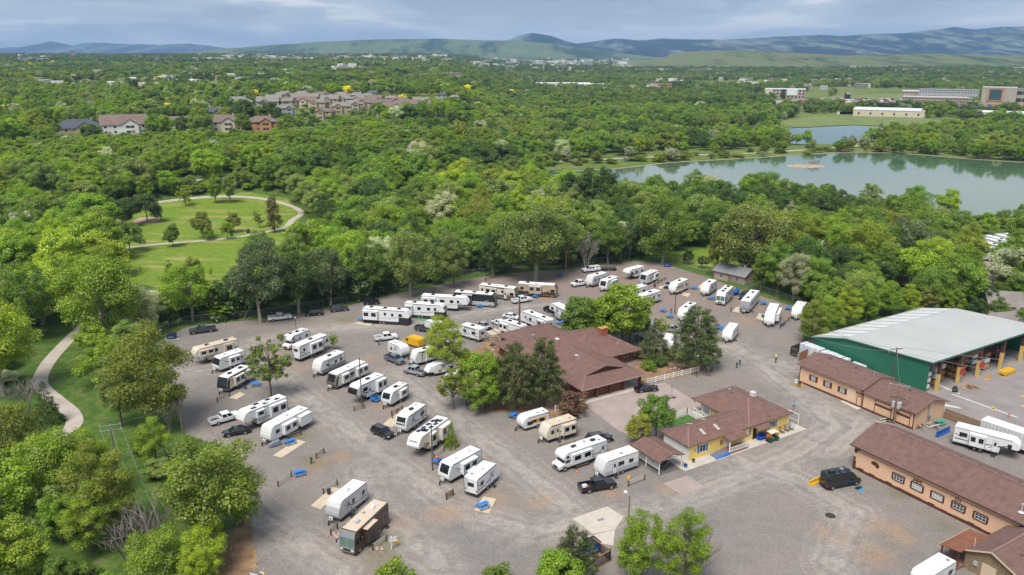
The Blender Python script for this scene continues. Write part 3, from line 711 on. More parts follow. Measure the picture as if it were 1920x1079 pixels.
def rv(kind, f, r, h=3.25, W=2.45, body=None, roof=None, cap=None, capz=None, mask=None, slides=(), label='', wins=None, ac=('b',), graphics='grey', door=True, skirt=None, ladder=True, awning=True,
  solar=0, tanks=True, lower=None, group='campers parked in the campground', name=None, capfull=False, cat=None, dz=.0, trim='d', flip=None, lmin=0):
 """camper from the two ends of its roof centre line (f = front end, r = rear end, both on the plane z=h)"""
 trim = C_GREY if trim == 'd' else trim; body = body or C_WHITE; roof = roof or C_ROOFW
 f, r = Vector(f), Vector(r); d = (f - r).to_2d(); L = d.length
 if lmin and L < lmin:
  r = f - (f - r).normalized() * lmin; d = (f - r).to_2d(); L = d.length
 inset_f = {'tt': .55, 'fw': .7, 'ma': .25, 'mc': 1.7, 'vt': .4}[kind]
 u = d.normalized(); L += inset_f + .1; mid = Vector((r.x, r.y)) + u * (L / 2 - .1); rz = math.atan2(u.y, u.x)
 nm = name or {'tt': 'travel_trailer', 'fw': 'fifth_wheel_trailer', 'ma': 'motorhome', 'mc': 'cab_over_motorhome', 'vt': 'vintage_trailer'}[kind]
 e = empty(nm, (mid.x, mid.y, .0), rz, label, cat or ('motorhome' if kind in ('ma', 'mc') else 'trailer'), group)
 e['length_m'] = round(L, 1); del e['length_m']
 LENS.append((label, round(L, 1)))
 a = L / 2; hw = W / 2
 near = -1 if (math.cos(rz) * mid.y - math.sin(rz) * mid.x) > 0 else 1      # local side that faces the camera
 if kind == 'tt':
  z0 = .62; fr = [(a - .30, z0), (a, 1.15), (a - .02, 1.7), (a - .28, 2.45), (a - .62, h - .12), (a - .95, h)]
  prof = [(-a, z0)] + fr + [(-a + .12, h), (-a, h - .14)]
 elif kind == 'vt':
  z0 = .5; fr = [(a - .35, z0), (a - .05, 1.0), (a, 1.5), (a - .15, 2.0), (a - .6, h - .15), (a - 1.1, h)]
  prof = [(-a + .35, z0)] + fr + [(-a + 1.1, h), (-a + .5, h - .2), (-a + .12, 2.0), (-a, 1.4), (-a + .08, 1.0)]
 elif kind == 'fw':
  z0 = .72; fr = [(a - .35, 1.95), (a - .05, 2.15), (a, 2.45), (a - .22, 2.95), (a - .75, h - .12), (a - 1.2, h)]
  prof = [(-a, z0), (a - 2.9, z0), (a - 2.75, 1.95)] + fr + [(-a + .12, h), (-a, h - .14)]
 elif kind == 'ma':
  z0 = .42; fr = [(a - .12, z0), (a, .75), (a, 1.35), (a - .16, 2.75), (a - .45, h - .08), (a - .75, h)]
  prof = [(-a, z0)] + fr + [(-a + .1, h), (-a, h - .12)]
 else:
  z0 = .6; fr = [(a - .85, 1.95), (a - .62, 2.2), (a - .68, 2.6), (a - 1.05, h - .1), (a - 1.5, h)]
  prof = [(-a, z0), (a - 2.25, z0), (a - 2.2, 1.9)] + fr + [(-a + .1, h), (-a, h - .12)]
 b = MB(); b.prism_y(prof, -hw, hw); bo = b.build('body', body, e, bevel=.07, seg=2)
 # roof membrane with its own edge
 b = MB(); xr0, xr1 = -a + .16, fr[-1][0] - .02; b.box(xr0, xr1, -hw + .09, hw - .09, h - .05, h + .025); ro = b.build('roof', roof, e, bevel=.02)
 # running gear
 if kind == 'tt': ax = (-.35, .5) if L > 6 else (-.1,)
 elif kind == 'vt': ax = (-.2,)
 elif kind == 'fw': ax = (-1.5, -.62)
 elif kind == 'ma': ax = (-a + 2.6, a - 1.25)
 else: ax = (-a + 1.9, a - .95)
 for x in ax:
  for s in (-1, 1): wheel(e, x, s * (hw - .10), .38 if kind in ('tt', 'fw', 'vt') else .45, .25)
 b = MB(); b.box(-a + .25, (a - 3.1 if kind == 'fw' else a - .6 if kind != 'mc' else a - .5), -hw + .18, hw - .18, .40, z0 + .05)
 if kind == 'tt' or kind == 'vt':
  for s in (-1, 1): b.bar((a - .7, s * .75, .55), (a + .95, 0, .55), .09, .12)
  b.box(a + .78, a + .98, -.06, .06, .0, .62)
  for x in (-a + .5, a - .8):
   for s in (-.85, .85): b.box(x - .06, x + .06, s - .06, s + .06, .0, .5)
 if kind == 'fw':
  for s in (-.8, .8): b.box(a - 3.3, a - 3.14, s - .08, s + .08, 0, .8); b.box(-a + .5, -a + .62, s - .06, s + .06, 0, .5)
  b.tube((a - 1.25, 0, 1.1), (a - 1.25, 0, 2.0), .09, .09, 8)
 b.build('chassis', C_UNDER, e)
 if (kind == 'tt') and tanks:
  for s in (-.2, .2):
   t = MB(); t.tube((a + .28, s, .62), (a + .28, s, 1.05), .155, .155, 10); t.tube((a + .28, s, 1.05), (a + .28, s, 1.16), .13, .06, 10); t.build('propane_tank', C_OFF, e, smooth=False)
 # front cap, mask, windscreen
 if cap:
  z_a, z_b = capz or (z0 + .35, h - .1)
  if kind == 'fw': z_a = max(z_a, 1.97)
  front_strip(fr, z_a, z_b, -hw + .03, hw - .03, .012).build('front_cap', cap, e)
  if capfull:
   for s in (-1, 1):
    g = MB(); y = s * (hw + .008)
    g.face([(fr[1][0] - .05, y, fr[0][1] + .3), (fr[1][0] - .75, y, fr[0][1] + .1), (fr[1][0] - 1.25, y, h - .35), (fr[-1][0] - .1, y, h - .25), (fr[3][0] - .05, y, fr[3][1])][::s]); g.build('cap_side', cap, e)
 if mask:
  z_a, z_b = (1.75, h - .22) if kind == 'tt' else (2.25, h - .2) if kind == 'fw' else (1.4, 2.4)
  front_strip(fr, z_a, z_b, -hw * .74, hw * .74, .026).build('front_mask', mask, e)
 if kind == 'ma':
  for s in (-1, 1): front_strip(fr, 1.42, 2.62, min(s * .05, s * (hw - .12)), max(s * .05, s * (hw - .12)), .016).build('windshield', C_WIND, e)
  front_strip(fr, 2.68, h - .05, -hw + .03, hw - .03, .014).build('visor', cap or C_GREY, e)
  front_strip(fr, .5, .72, -hw + .1, hw - .1, .03).build('bumper', C_CHROME, e); front_strip(fr, .8, 1.1, -.6, .6, .016).build('grille', C_UNDER, e)
  for s in (-1, 1):
   t = MB(); t.box(a - .04, a + .02, s * .85 - .2, s * .85 + .2, .85, 1.08); t.build('headlight', C_LAMPW, e)
   t = MB(); t.bar((a - .35, s * (hw + .02), 2.3), (a + .12, s * (hw + .3), 2.15), .05, .05); t.box(a + .05, a + .17, s * (hw + .3) - .07, s * (hw + .3) + .07, 1.75, 2.25); t.build('mirror', C_BLACK, e)
   t = MB(); y = s * (hw + .014); t.box(a - 1.7, a - .55, min(y, y - s * .05), max(y, y - s * .05), 1.55, 2.35); t.build('window', C_GLASS, e)
 if kind == 'mc':
  c = MB(); cw = hw - .17
  c.prism_y([(a - 2.3, .5), (a + .02, .5), (a + .06, .85), (a, 1.12), (a - .85, 1.32), (a - 1.35, 1.98), (a - 2.3, 2.02)], -cw, cw); cb = c.build('cab', body, e, bevel=.07, seg=2)
  front_strip([(a - .87, 1.36), (a - 1.33, 1.92)], 1.36, 1.92, -cw + .12, cw - .12, .02).build('windshield', C_GLASS, e)
  for s in (-1, 1):
   t = MB(); y = s * (cw + .012); t.face([(a - 1.0, y, 1.34), (a - 1.4, y, 1.85), (a - 2.0, y, 1.88), (a - 2.0, y, 1.34)][::s]); t.build('window', C_GLASS, e)
   t = MB(); t.box(a + .0, a + .07, s * (cw - .28) - .17, s * (cw - .28) + .17, .74, .98); t.build('headlight', C_LAMPW, e)
  t = MB(); t.box(a + .02, a + .085, -.5, .5, .66, .95); t.build('grille', C_UNDER, e)
  t = MB(); t.box(a - .05, a + .14, -cw, cw, .42, .6); t.build('bumper', C_CHROME, e)
  for s in (-1, 1):
   t = MB(); y = s * (hw + .014); t.box(a - 1.75, a - 1.15, min(y, y - s * .05), max(y, y - s * .05), 2.25, 2.7); t.build('window', C_GLASS, e)
 # slide-outs with their own windows
 span = []
 for (sd, x0, x1, dp, *more) in slides:
  s = near if sd == 'n' else -near; X0, X1 = -a + x0 * L, -a + x1 * L; zz0, zz1 = (1.0 if kind != 'fw' else 1.1), h - .42
  if kind == 'fw' and X1 > a - 2.9: zz0 = 2.0
  y0, y1 = s * (hw - .1), s * (hw + dp); t = MB(); t.box(X0, X1, min(y0, y1), max(y0, y1), zz0, zz1); so = t.build('slide_out', body, e, bevel=.03)
  t = MB(); t.box(X0 - .05, X1 + .05, min(s * (hw - .05), s * (hw + dp + .04)), max(s * (hw - .05), s * (hw + dp + .04)), zz1 - .005, zz1 + .05); t.build('slide_roof', roof, so)
  yy = s * (hw + dp); w = X1 - X0
  fr_ = MB()          # dark frame round the outer face
  for (p, q, m_, n_) in ((X0, X0 + .06, zz0, zz1), (X1 - .06, X1, zz0, zz1), (X0, X1, zz0, zz0 + .05), (X0, X1, zz1 - .05, zz1)): fr_.box(p, q, min(yy, yy + s * .02), max(yy, yy + s * .02), m_, n_)
  fr_.build('slide_trim', trim or C_GREY, so)
  if not (more and more[0] == 'blank'):
   nw = 1 if w < 2.2 else 2
   for i in range(nw):
    cx = X0 + w * (i + .5) / nw; ww = min(1.3, w / nw * .62); t = MB(); t.box(cx - ww / 2, cx + ww / 2, min(yy - s * .04, yy + s * .022), max(yy - s * .04, yy + s * .022), zz0 + (zz1 - zz0) * .42, zz0 + (zz1 - zz0) * .84); t.build('window', C_GLASS, so)
  span.append((s, X0 - .2, X1 + .2))
 free = lambda s, x0, x1: all(not (q == s and x0 < B and x1 > A) for q, A, B in span)
 xmax = {'tt': a - .75, 'vt': a - .5, 'fw': a - .9, 'ma': a - 2.3, 'mc': a - 2.5}[kind]
 # door on one side, windows along both
 rr = random.Random(hash(label) % 9973 if False else sum(map(ord, label)))
 for s in (-1, 1):
  if door and s == (flip if flip else rr.choice((-1, 1))):
   for dx_ in (a - 3.9 if kind == 'fw' else a - 2.7 if kind == 'tt' else a - 3.4 if kind == 'ma' else -.4, -.9, .8, -a + .6):
    if free(s, dx_, dx_ + .75) and dx_ > -a + .3:
     y = s * hw; t = MB(); t.box(dx_, dx_ + .72, min(y, y + s * .028), max(y, y + s * .028), z0 + .1, z0 + 2.0); do = t.build('door', body, e)
     fb = MB()
     for (p, q, m_, n_) in ((dx_ - .04, dx_, z0 + .06, z0 + 2.04), (dx_ + .72, dx_ + .76, z0 + .06, z0 + 2.04), (dx_ - .04, dx_ + .76, z0 + 2.0, z0 + 2.05)): fb.box(p, q, min(y, y + s * .035), max(y, y + s * .035), m_, n_)
     fb.build('door_frame', C_GREY, do)
     t = MB(); t.box(dx_ + .18, dx_ + .54, min(y + s * .02, y + s * .04), max(y + s * .02, y + s * .04), z0 + 1.1, z0 + 1.75); t.build('window', C_GLASS, do)
     t = MB()
     for k in range(3): t.box(dx_ + .04, dx_ + .7, min(y + s * (.06 + .22 * k), y + s * (.26 + .22 * k)), max(y + s * (.06 + .22 * k), y + s * (.26 + .22 * k)), z0 - .12 - .18 * k, z0 - .08 - .18 * k)
     t.build('step', C_UNDER, e); span.append((s, dx_ - .15, dx_ + .9)); break
  x = -a + .7 + rr.uniform(0, .5)
  while x < xmax - .7:
   ww = rr.choice((.6, .9, 1.2)); zb = h - 1.55 + rr.uniform(-.05, .05)
   if x + ww < xmax and free(s, x, x + ww):
    y = s * hw; t = MB(); t.box(x, x + ww, min(y - s * .03, y + s * .02), max(y - s * .03, y + s * .02), zb, zb + (.68 if kind != 'fw' else .75)); t.build('window', C_GLASS, e)
   x += ww + rr.uniform(.9, 1.9)
  # coach graphics: long stripes and a swoosh
  if graphics:
   gm = {'grey': C_GREY, 'tan': C_TAN, 'silver': C_SILVER, 'black': C_BLACK, 'navy': C_NAVY, 'brown': C_BROWN, 'taupe': C_TAUPE}[graphics]; y = s * (hw + .006); t = MB(); zc = z0 + rr.uniform(.5, .7)
   pieces = [(-a + .3, zc, -a + .35 * L, zc + .05, .2), (-a + .40 * L, zc + .08, a - 1.7, zc + .5, .19), (-a + .55 * L, zc - .1, a - 2.2, zc + .05, .11), (-a + .2, zc + .9, -a + 1.6, zc + .35, .15), (a - 3.0, zc + .35, a - 1.3, zc + 1.2, .18)]
   for (x0, za_, x1, zb_, th) in pieces:
    if kind == 'fw' and x1 > a - 2.9: zb_ = max(zb_, 2.15); za_ = max(za_, 2.05) if x0 > a - 3.0 else za_
    if free(s, x0, x1) or True:
     t.face([(x0, y, za_), (x1, y, zb_), (x1, y, zb_ + th * .4), (x0, y, za_ + th)][::-s])
   t.build('graphics', gm, e)
  if lower:
   y = s * hw; t = MB(); t.box(-a + .02, (a - 2.95 if kind == 'fw' else a - .45 if kind == 'tt' else a - .2), min(y, y + s * .010), max(y, y + s * .010), z0 + .02, z0 + .75 if kind != 'ma' else 1.5); t.build('lower_panel', lower, e)
 # rear: window, ladder, lamps
 t = MB(); t.box(-a - .02, -a + .03, -.55, .55, h - 1.5, h - .85); t.build('window', C_GLASS, e)
 for s in (-1, 1): t = MB(); t.box(-a - .025, -a + .02, s * (hw - .25) - .09, s * (hw - .25) + .09, 1.0, 1.35); t.build('tail_light', C_LAMPR, e)
 t = MB(); t.box(-a - .12, -a + .02, -hw + .1, hw - .1, z0 - .12, z0 + .02); t.build('bumper', C_UNDER, e)
 if ladder:
  t = MB()
  for s in (-.18, .18): t.tube((-a - .09, .75 + s, 1.0), (-a - .09, .75 + s, h + .15), .018, .018, 5)
  for i in range(7): t.tube((-a - .09, .57, 1.15 + .3 * i), (-a - .09, .93, 1.15 + .3 * i), .015, .015, 5)
  t.build('ladder', C_GALV, e)
 # dark corner trim
 if trim:
  t = MB()
  for s in (-1, 1):
   t.box(xr0, xr1, min(s * (hw - .035), s * (hw + .012)), max(s * (hw - .035), s * (hw + .012)), h - .17, h - .05)
   t.box(-a + .02, (a - 2.95 if kind == 'fw' else a - .4), min(s * (hw - .04), s * (hw + .014)), max(s * (hw - .04), s * (hw + .014)), z0 + .0, z0 + .13)
   t.box(-a - .012, -a + .09, min(s * (hw - .09), s * (hw + .012)), max(s * (hw - .06), s * (hw + .012)), z0, h - .15)
  t.build('edge_trim', trim, e)
 # roof gear
 nac = len(ac)
 for i, c in enumerate(ac):
  x = xr0 + (xr1 - xr0) * ((i + .5) / nac if nac > 1 else .52); t = MB(); t.cbox(x, 0, h + .02, .95, .68, .30, .09); t.build('air_conditioner', {'b': C_BLACK, 'w': C_OFF, 'g': C_SILVER}[c], e, bevel=.05)
 for i in range(2 + int(L > 8)):
  x = xr0 + (xr1 - xr0) * (.16 + .3 * i + rr.uniform(-.04, .04)); t = MB(); y = rr.choice((-.45, .45)); t.cbox(x, y, h + .02, .42, .42, .11, .04); t.build('roof_vent', rr.choice((C_OFF, C_GREY, C_OFF)), e)
 for i in range(3):
  t = MB(); x = rr.uniform(xr0 + .3, xr1 - .3); y = rr.uniform(-hw + .3, hw - .3); t.tube((x, y, h + .02), (x, y, h + .17), .07, .06, 7); t.build('vent_pipe', C_OFF, e)
 for i in range(solar):
  x = xr0 + (xr1 - xr0) * (.2 + .62 * i / max(1, solar - 1)); t = MB(); y = -.55 if i % 2 else .5; t.box(x - .5, x + .5, y - .33, y + .33, h + .06, h + .09); t.build('solar_panel', C_SOLAR, e)
 if awning:
  s = -near if rr.random() < .5 else near
  if all(q != s for q, _, _ in span): s = s
  else: s = -s
  t = MB(); t.tube((-a + .18 * L, s * (hw + .08), h - .2), (a - .3 * L, s * (hw + .08), h - .2), .075, .075, 8)
  for x in (-a + .2 * L, a - .32 * L): t.box(x - .03, x + .03, min(s * hw, s * (hw + .08)), max(s * hw, s * (hw + .08)), 1.0, h - .2)
  t.build('awning', rr.choice((C_GREY, C_BLACK, C_OFF)), e)
 if skirt:
  t = MB(); t.box(-a + .1, a - (3.0 if kind == 'fw' else .5), -hw - .015, hw + .015, .02, z0 + .12); t.build('skirt', skirt, e)
  if kind == 'fw': t = MB(); t.box(a - 2.6, a - .3, -hw + .05, hw - .05, .02, 1.93); t.build('skirt', skirt, e)
 return e
LENS = []

def quad_in(q, mu, mv0, mv1, off, b):
 """glass pane set on a planar quad (a,b bottom; c,d top): margins as fractions, off metres proud"""
 a_, b_, c_, d_ = [Vector(p) for p in q]; n = (b_ - a_).cross(d_ - a_).normalized() * off
 L = lambda u, v: a_.lerp(b_, u).lerp(d_.lerp(c_, u), v) + n
 o = [L(mu, mv0), L(1 - mu, mv0), L(1 - mu, mv1), L(mu, mv1)]; b.face(o)
 return b
def house_glass(e, x0, x1, t0, t1, w0, w1, z0, z1, roofm, split=(.5,)):
 """cab: tapered box with windscreen, rear window and side panes"""
 B = [(x0, -w0, z0), (x1, -w0, z0), (x1, w0, z0), (x0, w0, z0)]; Tq = [(t0, -w1, z1), (t1, -w1, z1), (t1, w1, z1), (t0, w1, z1)]
 b = MB(); b.add(B + Tq, [(4, 5, 6, 7), (0, 1, 5, 4), (1, 2, 6, 5), (2, 3, 7, 6), (3, 0, 4, 7)]); b.build('cabin', roofm, e, bevel=.06, seg=2)
 quad_in((B[1], B[2], Tq[2], Tq[1]), .07, .06, .93, .02, MB_('windshield', e)); quad_in((B[3], B[0], Tq[0], Tq[3]), .1, .2, .88, .02, MB_('rear_window', e))
 for q in ((B[0], B[1], Tq[1], Tq[0]), (B[2], B[3], Tq[3], Tq[2])):
  cuts = [0] + list(split) + [1]
  rev = q[0][0] > q[1][0]
  for i in range(len(cuts) - 1):
   u0, u1 = cuts[i], cuts[i + 1]
   if rev: u0, u1 = 1 - u1, 1 - u0
   a_, b_, c_, d_ = [Vector(p) for p in q]
   qq = (a_.lerp(b_, u0), a_.lerp(b_, u1), d_.lerp(c_, u1), d_.lerp(c_, u0)); quad_in(qq, .08, .1, .86, .015, MB_('window', e))
 for n, b in PEND:
  b.build(n, C_GLASS, e)
 PEND.clear()
PEND = []
def MB_(n, e):
 b = MB(); PEND.append((n, b)); return b
def car(kind, f, r, paint, label, L=None, cat=None, group='cars and pickups parked in the campground', name=None, load=None, dz=.012, bedc=None):
 """car from the ground pixels below its nose and tail"""
 f, r = Vector(f), Vector(r); u = (f - r).to_2d().normalized(); c = (f + r) / 2; rz = math.atan2(u.y, u.x)
 LENS.append((label, round((f - r).length, 1)))
 dim = {'pickup': (5.9, 1.98), 'suv': (4.7, 1.9), 'sedan': (4.7, 1.82), 'van': (5.9, 2.0), 'jeep': (4.3, 1.85)}[kind]; L = L or dim[0]; w = dim[1] / 2; a = L / 2
 e = empty(name or {'pickup': 'pickup_truck', 'suv': 'parked_suv', 'sedan': 'parked_car', 'van': 'cargo_van', 'jeep': 'parked_suv'}[kind], (c.x, c.y, 0), rz, label, cat or {'pickup': 'pickup', 'van': 'van', 'jeep': 'car'}.get(kind, 'car'), group)
 wr = .40 if kind == 'pickup' else .35; wx = (-a + (1.25 if kind == 'pickup' else .95), a - .95)
 for x in wx:
  for s in (-1, 1): wheel(e, x, s * (w - .1), wr, .24)
 if kind == 'pickup':
  b = MB(); zb = .48; hz = 1.12; bz = 1.2; xb = -a + 1.95 if L < 5.6 else -a + 2.05
  b.prism_y([(xb, zb), (a - .05, zb), (a, .7), (a - .02, 1.0), (a - .25, hz), (xb + 2.05, hz + .07), (xb, bz)], -w, w); b.build('body', paint, e, bevel=.06, seg=2)
  b = MB(); b.box(-a + .02, xb - .02, -w + .02, -w + .14, zb + .05, bz); b.box(-a + .02, xb - .02, w - .14, w - .02, zb + .05, bz); b.box(-a + .01, -a + .1, -w + .145, w - .145, zb + .05, bz - .01); b.box(xb - .1, xb - .03, -w + .145, w - .145, zb + .05, bz - .01)
  b.build('bed_wall', paint, e, bevel=.03)
  b = MB(); b.box(-a + .105, xb - .105, -w + .145, w - .145, zb + .1, zb + .2); b.build('bed_floor', bedc or C_UNDER, e)
  house_glass(e, xb + .02, xb + 2.25, xb + .12, xb + 1.55, w - .04, w - .22, hz + .0, 1.86, paint)
  if load:
   for i, (x, y, sx, sy, sz, m_) in enumerate(load): t = MB(); t.cbox(-a + 1.0 + x, y, zb + .2, sx, sy, sz, .02); t.build('cargo', m_, e, bevel=.02)
 else:
  g = {'suv': .98, 'sedan': .86, 'van': 1.1, 'jeep': 1.1}[kind]; top = {'suv': 1.68, 'sedan': 1.42, 'van': 2.35, 'jeep': 1.8}[kind]; zb = .32
  if kind == 'van':
   b = MB(); b.prism_y([(-a, zb + .1), (a - .1, zb + .1), (a, .6), (a - .05, 1.0), (a - .85, 1.2), (a - 1.45, 1.95), (a - 2.0, 2.32), (-a + .2, 2.38), (-a, 2.2)], -w, w); b.build('body', paint, e, bevel=.12, seg=2)
   front_strip([(a - .87, 1.22), (a - 1.43, 1.92)], 1.24, 1.9, -w + .2, w - .2, .025).build('windshield', C_GLASS, e)
   for s in (-1, 1): t = MB(); y = s * (w + .012); t.face([(a - 1.1, y, 1.22), (a - 1.5, y, 1.78), (a - 2.1, y, 1.8), (a - 2.1, y, 1.2)][::s]); t.build('window', C_GLASS, e)
  else:
   b = MB(); rear = -a + (.05 if kind != 'sedan' else 0)
   b.prism_y([(-a + .1, zb), (a - .1, zb), (a, .52), (a - .03, .72), (a - .28, g - .06), (a - 1.25, g + .02), (-a + .1, g + .02), (-a, g - .2), (-a, .55)], -w, w); b.build('body', paint, e, bevel=.08, seg=2)
   if kind == 'sedan': house_glass(e, -a + .55, a - 1.1, -a + 1.25, a - 2.0, w - .05, w - .27, g, top, paint, (.48,))
   elif kind == 'jeep': house_glass(e, -a + .1, a - 1.3, -a + .22, a - 1.75, w - .05, w - .2, g, top, paint, (.33, .66))
   else: house_glass(e, -a + .08, a - 1.15, -a + .5, a - 1.95, w - .05, w - .24, g, top, paint, (.33, .66))
 for s in (-1, 1):
  z = .85 if kind == 'pickup' else .66; t = MB(); t.box(a - .12, a + .012, s * (w - .26) - .18, s * (w - .26) + .18, z - .08, z + .08); t.build('headlight', C_LAMPW, e)
  t = MB(); t.box(-a - .012, -a + .06, s * (w - .13) - .1, s * (w - .13) + .1, z - .05, z + .22); t.build('tail_light', C_LAMPR, e)
  t = MB(); xm = (a - 1.95) if kind != 'pickup' else a - 1.75; t.box(xm, xm + .14, min(s * w, s * (w + .22)), max(s * w, s * (w + .22)), 1.05, 1.22); t.build('mirror', paint, e)
 t = MB(); t.box(a - .08, a + .05, -w + .12, w - .12, .4, .58); t.build('bumper', C_CHROME if kind == 'pickup' else C_UNDER, e); t = MB(); t.box(-a - .06, -a + .08, -w + .12, w - .12, .42, .58); t.build('bumper', C_CHROME if kind == 'pickup' else C_UNDER, e)
 t = MB(); t.box(a - .05, a + .014, -.5, .5, .62, .88); t.build('grille', C_UNDER, e)
 t = MB(); t.box(-a + .3, a - .3, -w + .12, w - .12, .22, .5); t.build('chassis', C_UNDER, e)
 return e
# ================================================================== WHO PARKS WHERE
def RV(kind, w, fx, fy, rx, ry, label, h=None, **k):
 h = h or {'tt': 3.25, 'fw': 3.8, 'ma': 3.55, 'mc': 3.2, 'vt': 2.55}[kind]
 g = (lambda x, y: Q(w, x, y, h)) if w else (lambda x, y: P(x, y, h))
 return rv(kind, g(fx, fy), g(rx, ry), h=h, label=label, **k)
# left rows
RV('fw', 1, 262, 372, 562, 296, 'long cream fifth wheel with brown front swoosh, first of the left row', body=C_CREAM, roof=C_ROOFT, graphics='brown', cap=C_CREAM, mask=None, slides=(('n', .58, .90, .55), ('n', .12, .34, .4)), ac=('b', 'b'), awning=False)
RV('tt', 1, 425, 440, 610, 380, 'white trailer with black front cap in the left row, partly behind the leafy tree', cap=C_BLACK, capz=(1.75, 3.0), slides=(('n', .25, .62, .6),), graphics='black', ac=('w', 'w'), trim=C_GREY)
RV('tt', 1, 470, 590, 640, 500, 'cream trailer with black nose window beside the blue picnic table and leafy tree', body=C_CREAM, cap=C_BLACK, capfull=True, mask=None, slides=(('n', .35, .72, .6), ('n', .02, .26, .7)), graphics='brown', ac=('b', 'b'), trim=C_BLACK)
RV('fw', 1, 615, 845, 920, 725, 'white fifth wheel with grey solar roof behind the white pickup', slides=(('n', .06, .42, .6), ('n', .55, .72, .4)), graphics='silver', ac=('w',), solar=5, cap=C_OFF)
RV('tt', 1, 800, 955, 1075, 810, 'long plain white trailer with two slide outs beside a pad with blue table', W=2.5, slides=(('n', .40, .72, .85), ('n', .04, .32, .95, 'blank')), graphics='silver', ac=('w',), cap=C_OFF)
RV('mc', 1, 975, 272, 1090, 225, 'white cab over motorhome behind the leafy tree, next to the lamp post', graphics='grey', ac=('b',), solar=2)
RV('fw', 1, 1235, 262, 1018, 350, 'white fifth wheel showing its dark rear window beside the small bright tree', slides=(('n', .30, .68, .6),), graphics='black', ac=('b',), trim=C_BLACK)
RV('tt', 1, 1180, 468, 1352, 392, 'white and grey trailer with long dark graphics and rounded white nose', cap=C_OFF, capz=(1.2, 2.6), lower=C_GREY, graphics='black', ac=('b',), trim=C_GREY)
RV('tt', 1, 1290, 565, 1512, 465, 'long pale trailer with dark taupe front in the second row', body=C_OFF, cap=C_TAUPE, capfull=True, mask=C_BLACK, slides=(('n', .02, .36, .7), ('n', .60, .80, .6)), graphics='taupe', ac=('w',))
RV('fw', 1, 1455, 650, 1648, 562, 'white fifth wheel with black nose cap beside the tall wooden pole', cap=C_BLACK, capz=(2.0, 3.3), slides=(('n', .03, .34, .75),), graphics='black', ac=('b',), trim=C_BLACK, flip=1)
RV('tt', 1, 1702, 700, 1790, 648, 'small white trailer with black label on its nose, between table and pad', mask=C_BLACK, slides=(('n', .18, .52, .5),), graphics='grey', ac=('b',), h=3.0, W=2.3, trim=C_BLACK, lmin=5.2)
RV('tt', 4, 292, 402, 432, 305, 'white trailer with big black nose mask behind the black SUV', mask=C_BLACK, cap=C_OFF, graphics='black', ac=('b',), trim=C_BLACK, slides=(('f', .3, .6, .6),))
RV('fw', 4, 390, 555, 602, 405, 'cream fifth wheel with roof full of solar panels, white nose, beside conical tree', body=C_CREAM, cap=C_WHITE, capz=(2.0, 3.55), slides=(('n', .04, .36, .8), ('n', .50, .66, .5)), graphics='brown', ac=('b', 'b'), solar=8)
RV('tt', 4, 622, 755, 845, 635, 'white trailer with navy edged nose and black mask, near the pole with blue table', mask=C_BLACK, cap=C_WHITE, trim=C_NAVY, slides=(('n', .22, .66, .8),), graphics='navy', ac=('w', 'w'))
RV('tt', 4, 960, 738, 812, 862, 'white trailer showing its back wall with small window beside the orange stained ground', graphics='black', ac=('w',), trim=C_NAVY, slides=(('f', .3, .6, .6),), lower=None, flip=-1, awning=False)
RV('tt', 2, 885, 575, 1062, 437, 'white trailer with grey nose beside the brown motorhome', body=C_OFF, cap=C_SILVER, capz=(.9, 2.4), graphics='black', ac=('w',), awning=True, flip=1)
RV('ma', 2, 975, 785, 1202, 575, 'brown and tan motorhome with teal windshield, nearest the bottom edge', body=C_BROWN, roof=C_ROOFT, cap=C_GREY, lower=C_BROWN, slides=(('n', .45, .74, .7),), graphics='tan', ac=('w', 'g'), trim=C_TAUPE)
# far row along the tree line
SK = mat('black_skirting', (.02, .02, .025), .7)
RV('fw', 3, 500, 405, 172, 383, 'white fifth wheel with black skirting at the left end of the far row', skirt=SK, slides=(('n', .02, .34, .7),), graphics='silver', ac=('b', 'b', 'b'), trim=C_BLACK)
RV('fw', 3, 765, 363, 482, 345, 'white fifth wheel with black skirting, second in the far row', skirt=SK, slides=(('n', .04, .22, .6),), graphics='grey', ac=('b', 'b'), cap=C_BLACK, capz=(2.5, 3.2), trim=C_BLACK)
RV('fw', 3, 938, 308, 608, 288, 'longest white fifth wheel with rounded nose in the far row', slides=(('n', .05, .32, .6),), graphics='silver', ac=('b', 'b'), body=C_WHITE)
RV('ma', 3, 1152, 285, 855, 262, 'black and silver motorhome with white roof in the far row', body=C_BLACK, lower=C_SILVER, graphics='silver', slides=(('n', .2, .45, .5),), ac=('b', 'b', 'b'), cap=C_BLACK, W=2.55)
RV('ma', 3, 1312, 240, 1045, 208, 'cream motorhome with grey tail swoosh behind the white pickup', body=C_CREAM, lower=C_TAUPE, graphics='brown', slides=(('n', .2, .5, .5),), ac=('b', 'b'), cap=C_TAUPE, W=2.55)
RV('ma', 3, 1612, 215, 1328, 198, 'gold and brown motorhome at the right end of the far row', body=C_TAN, lower=C_BROWN, graphics='brown', slides=(('n', .3, .62, .5),), ac=('b', 'w'), cap=C_BROWN, W=2.55)
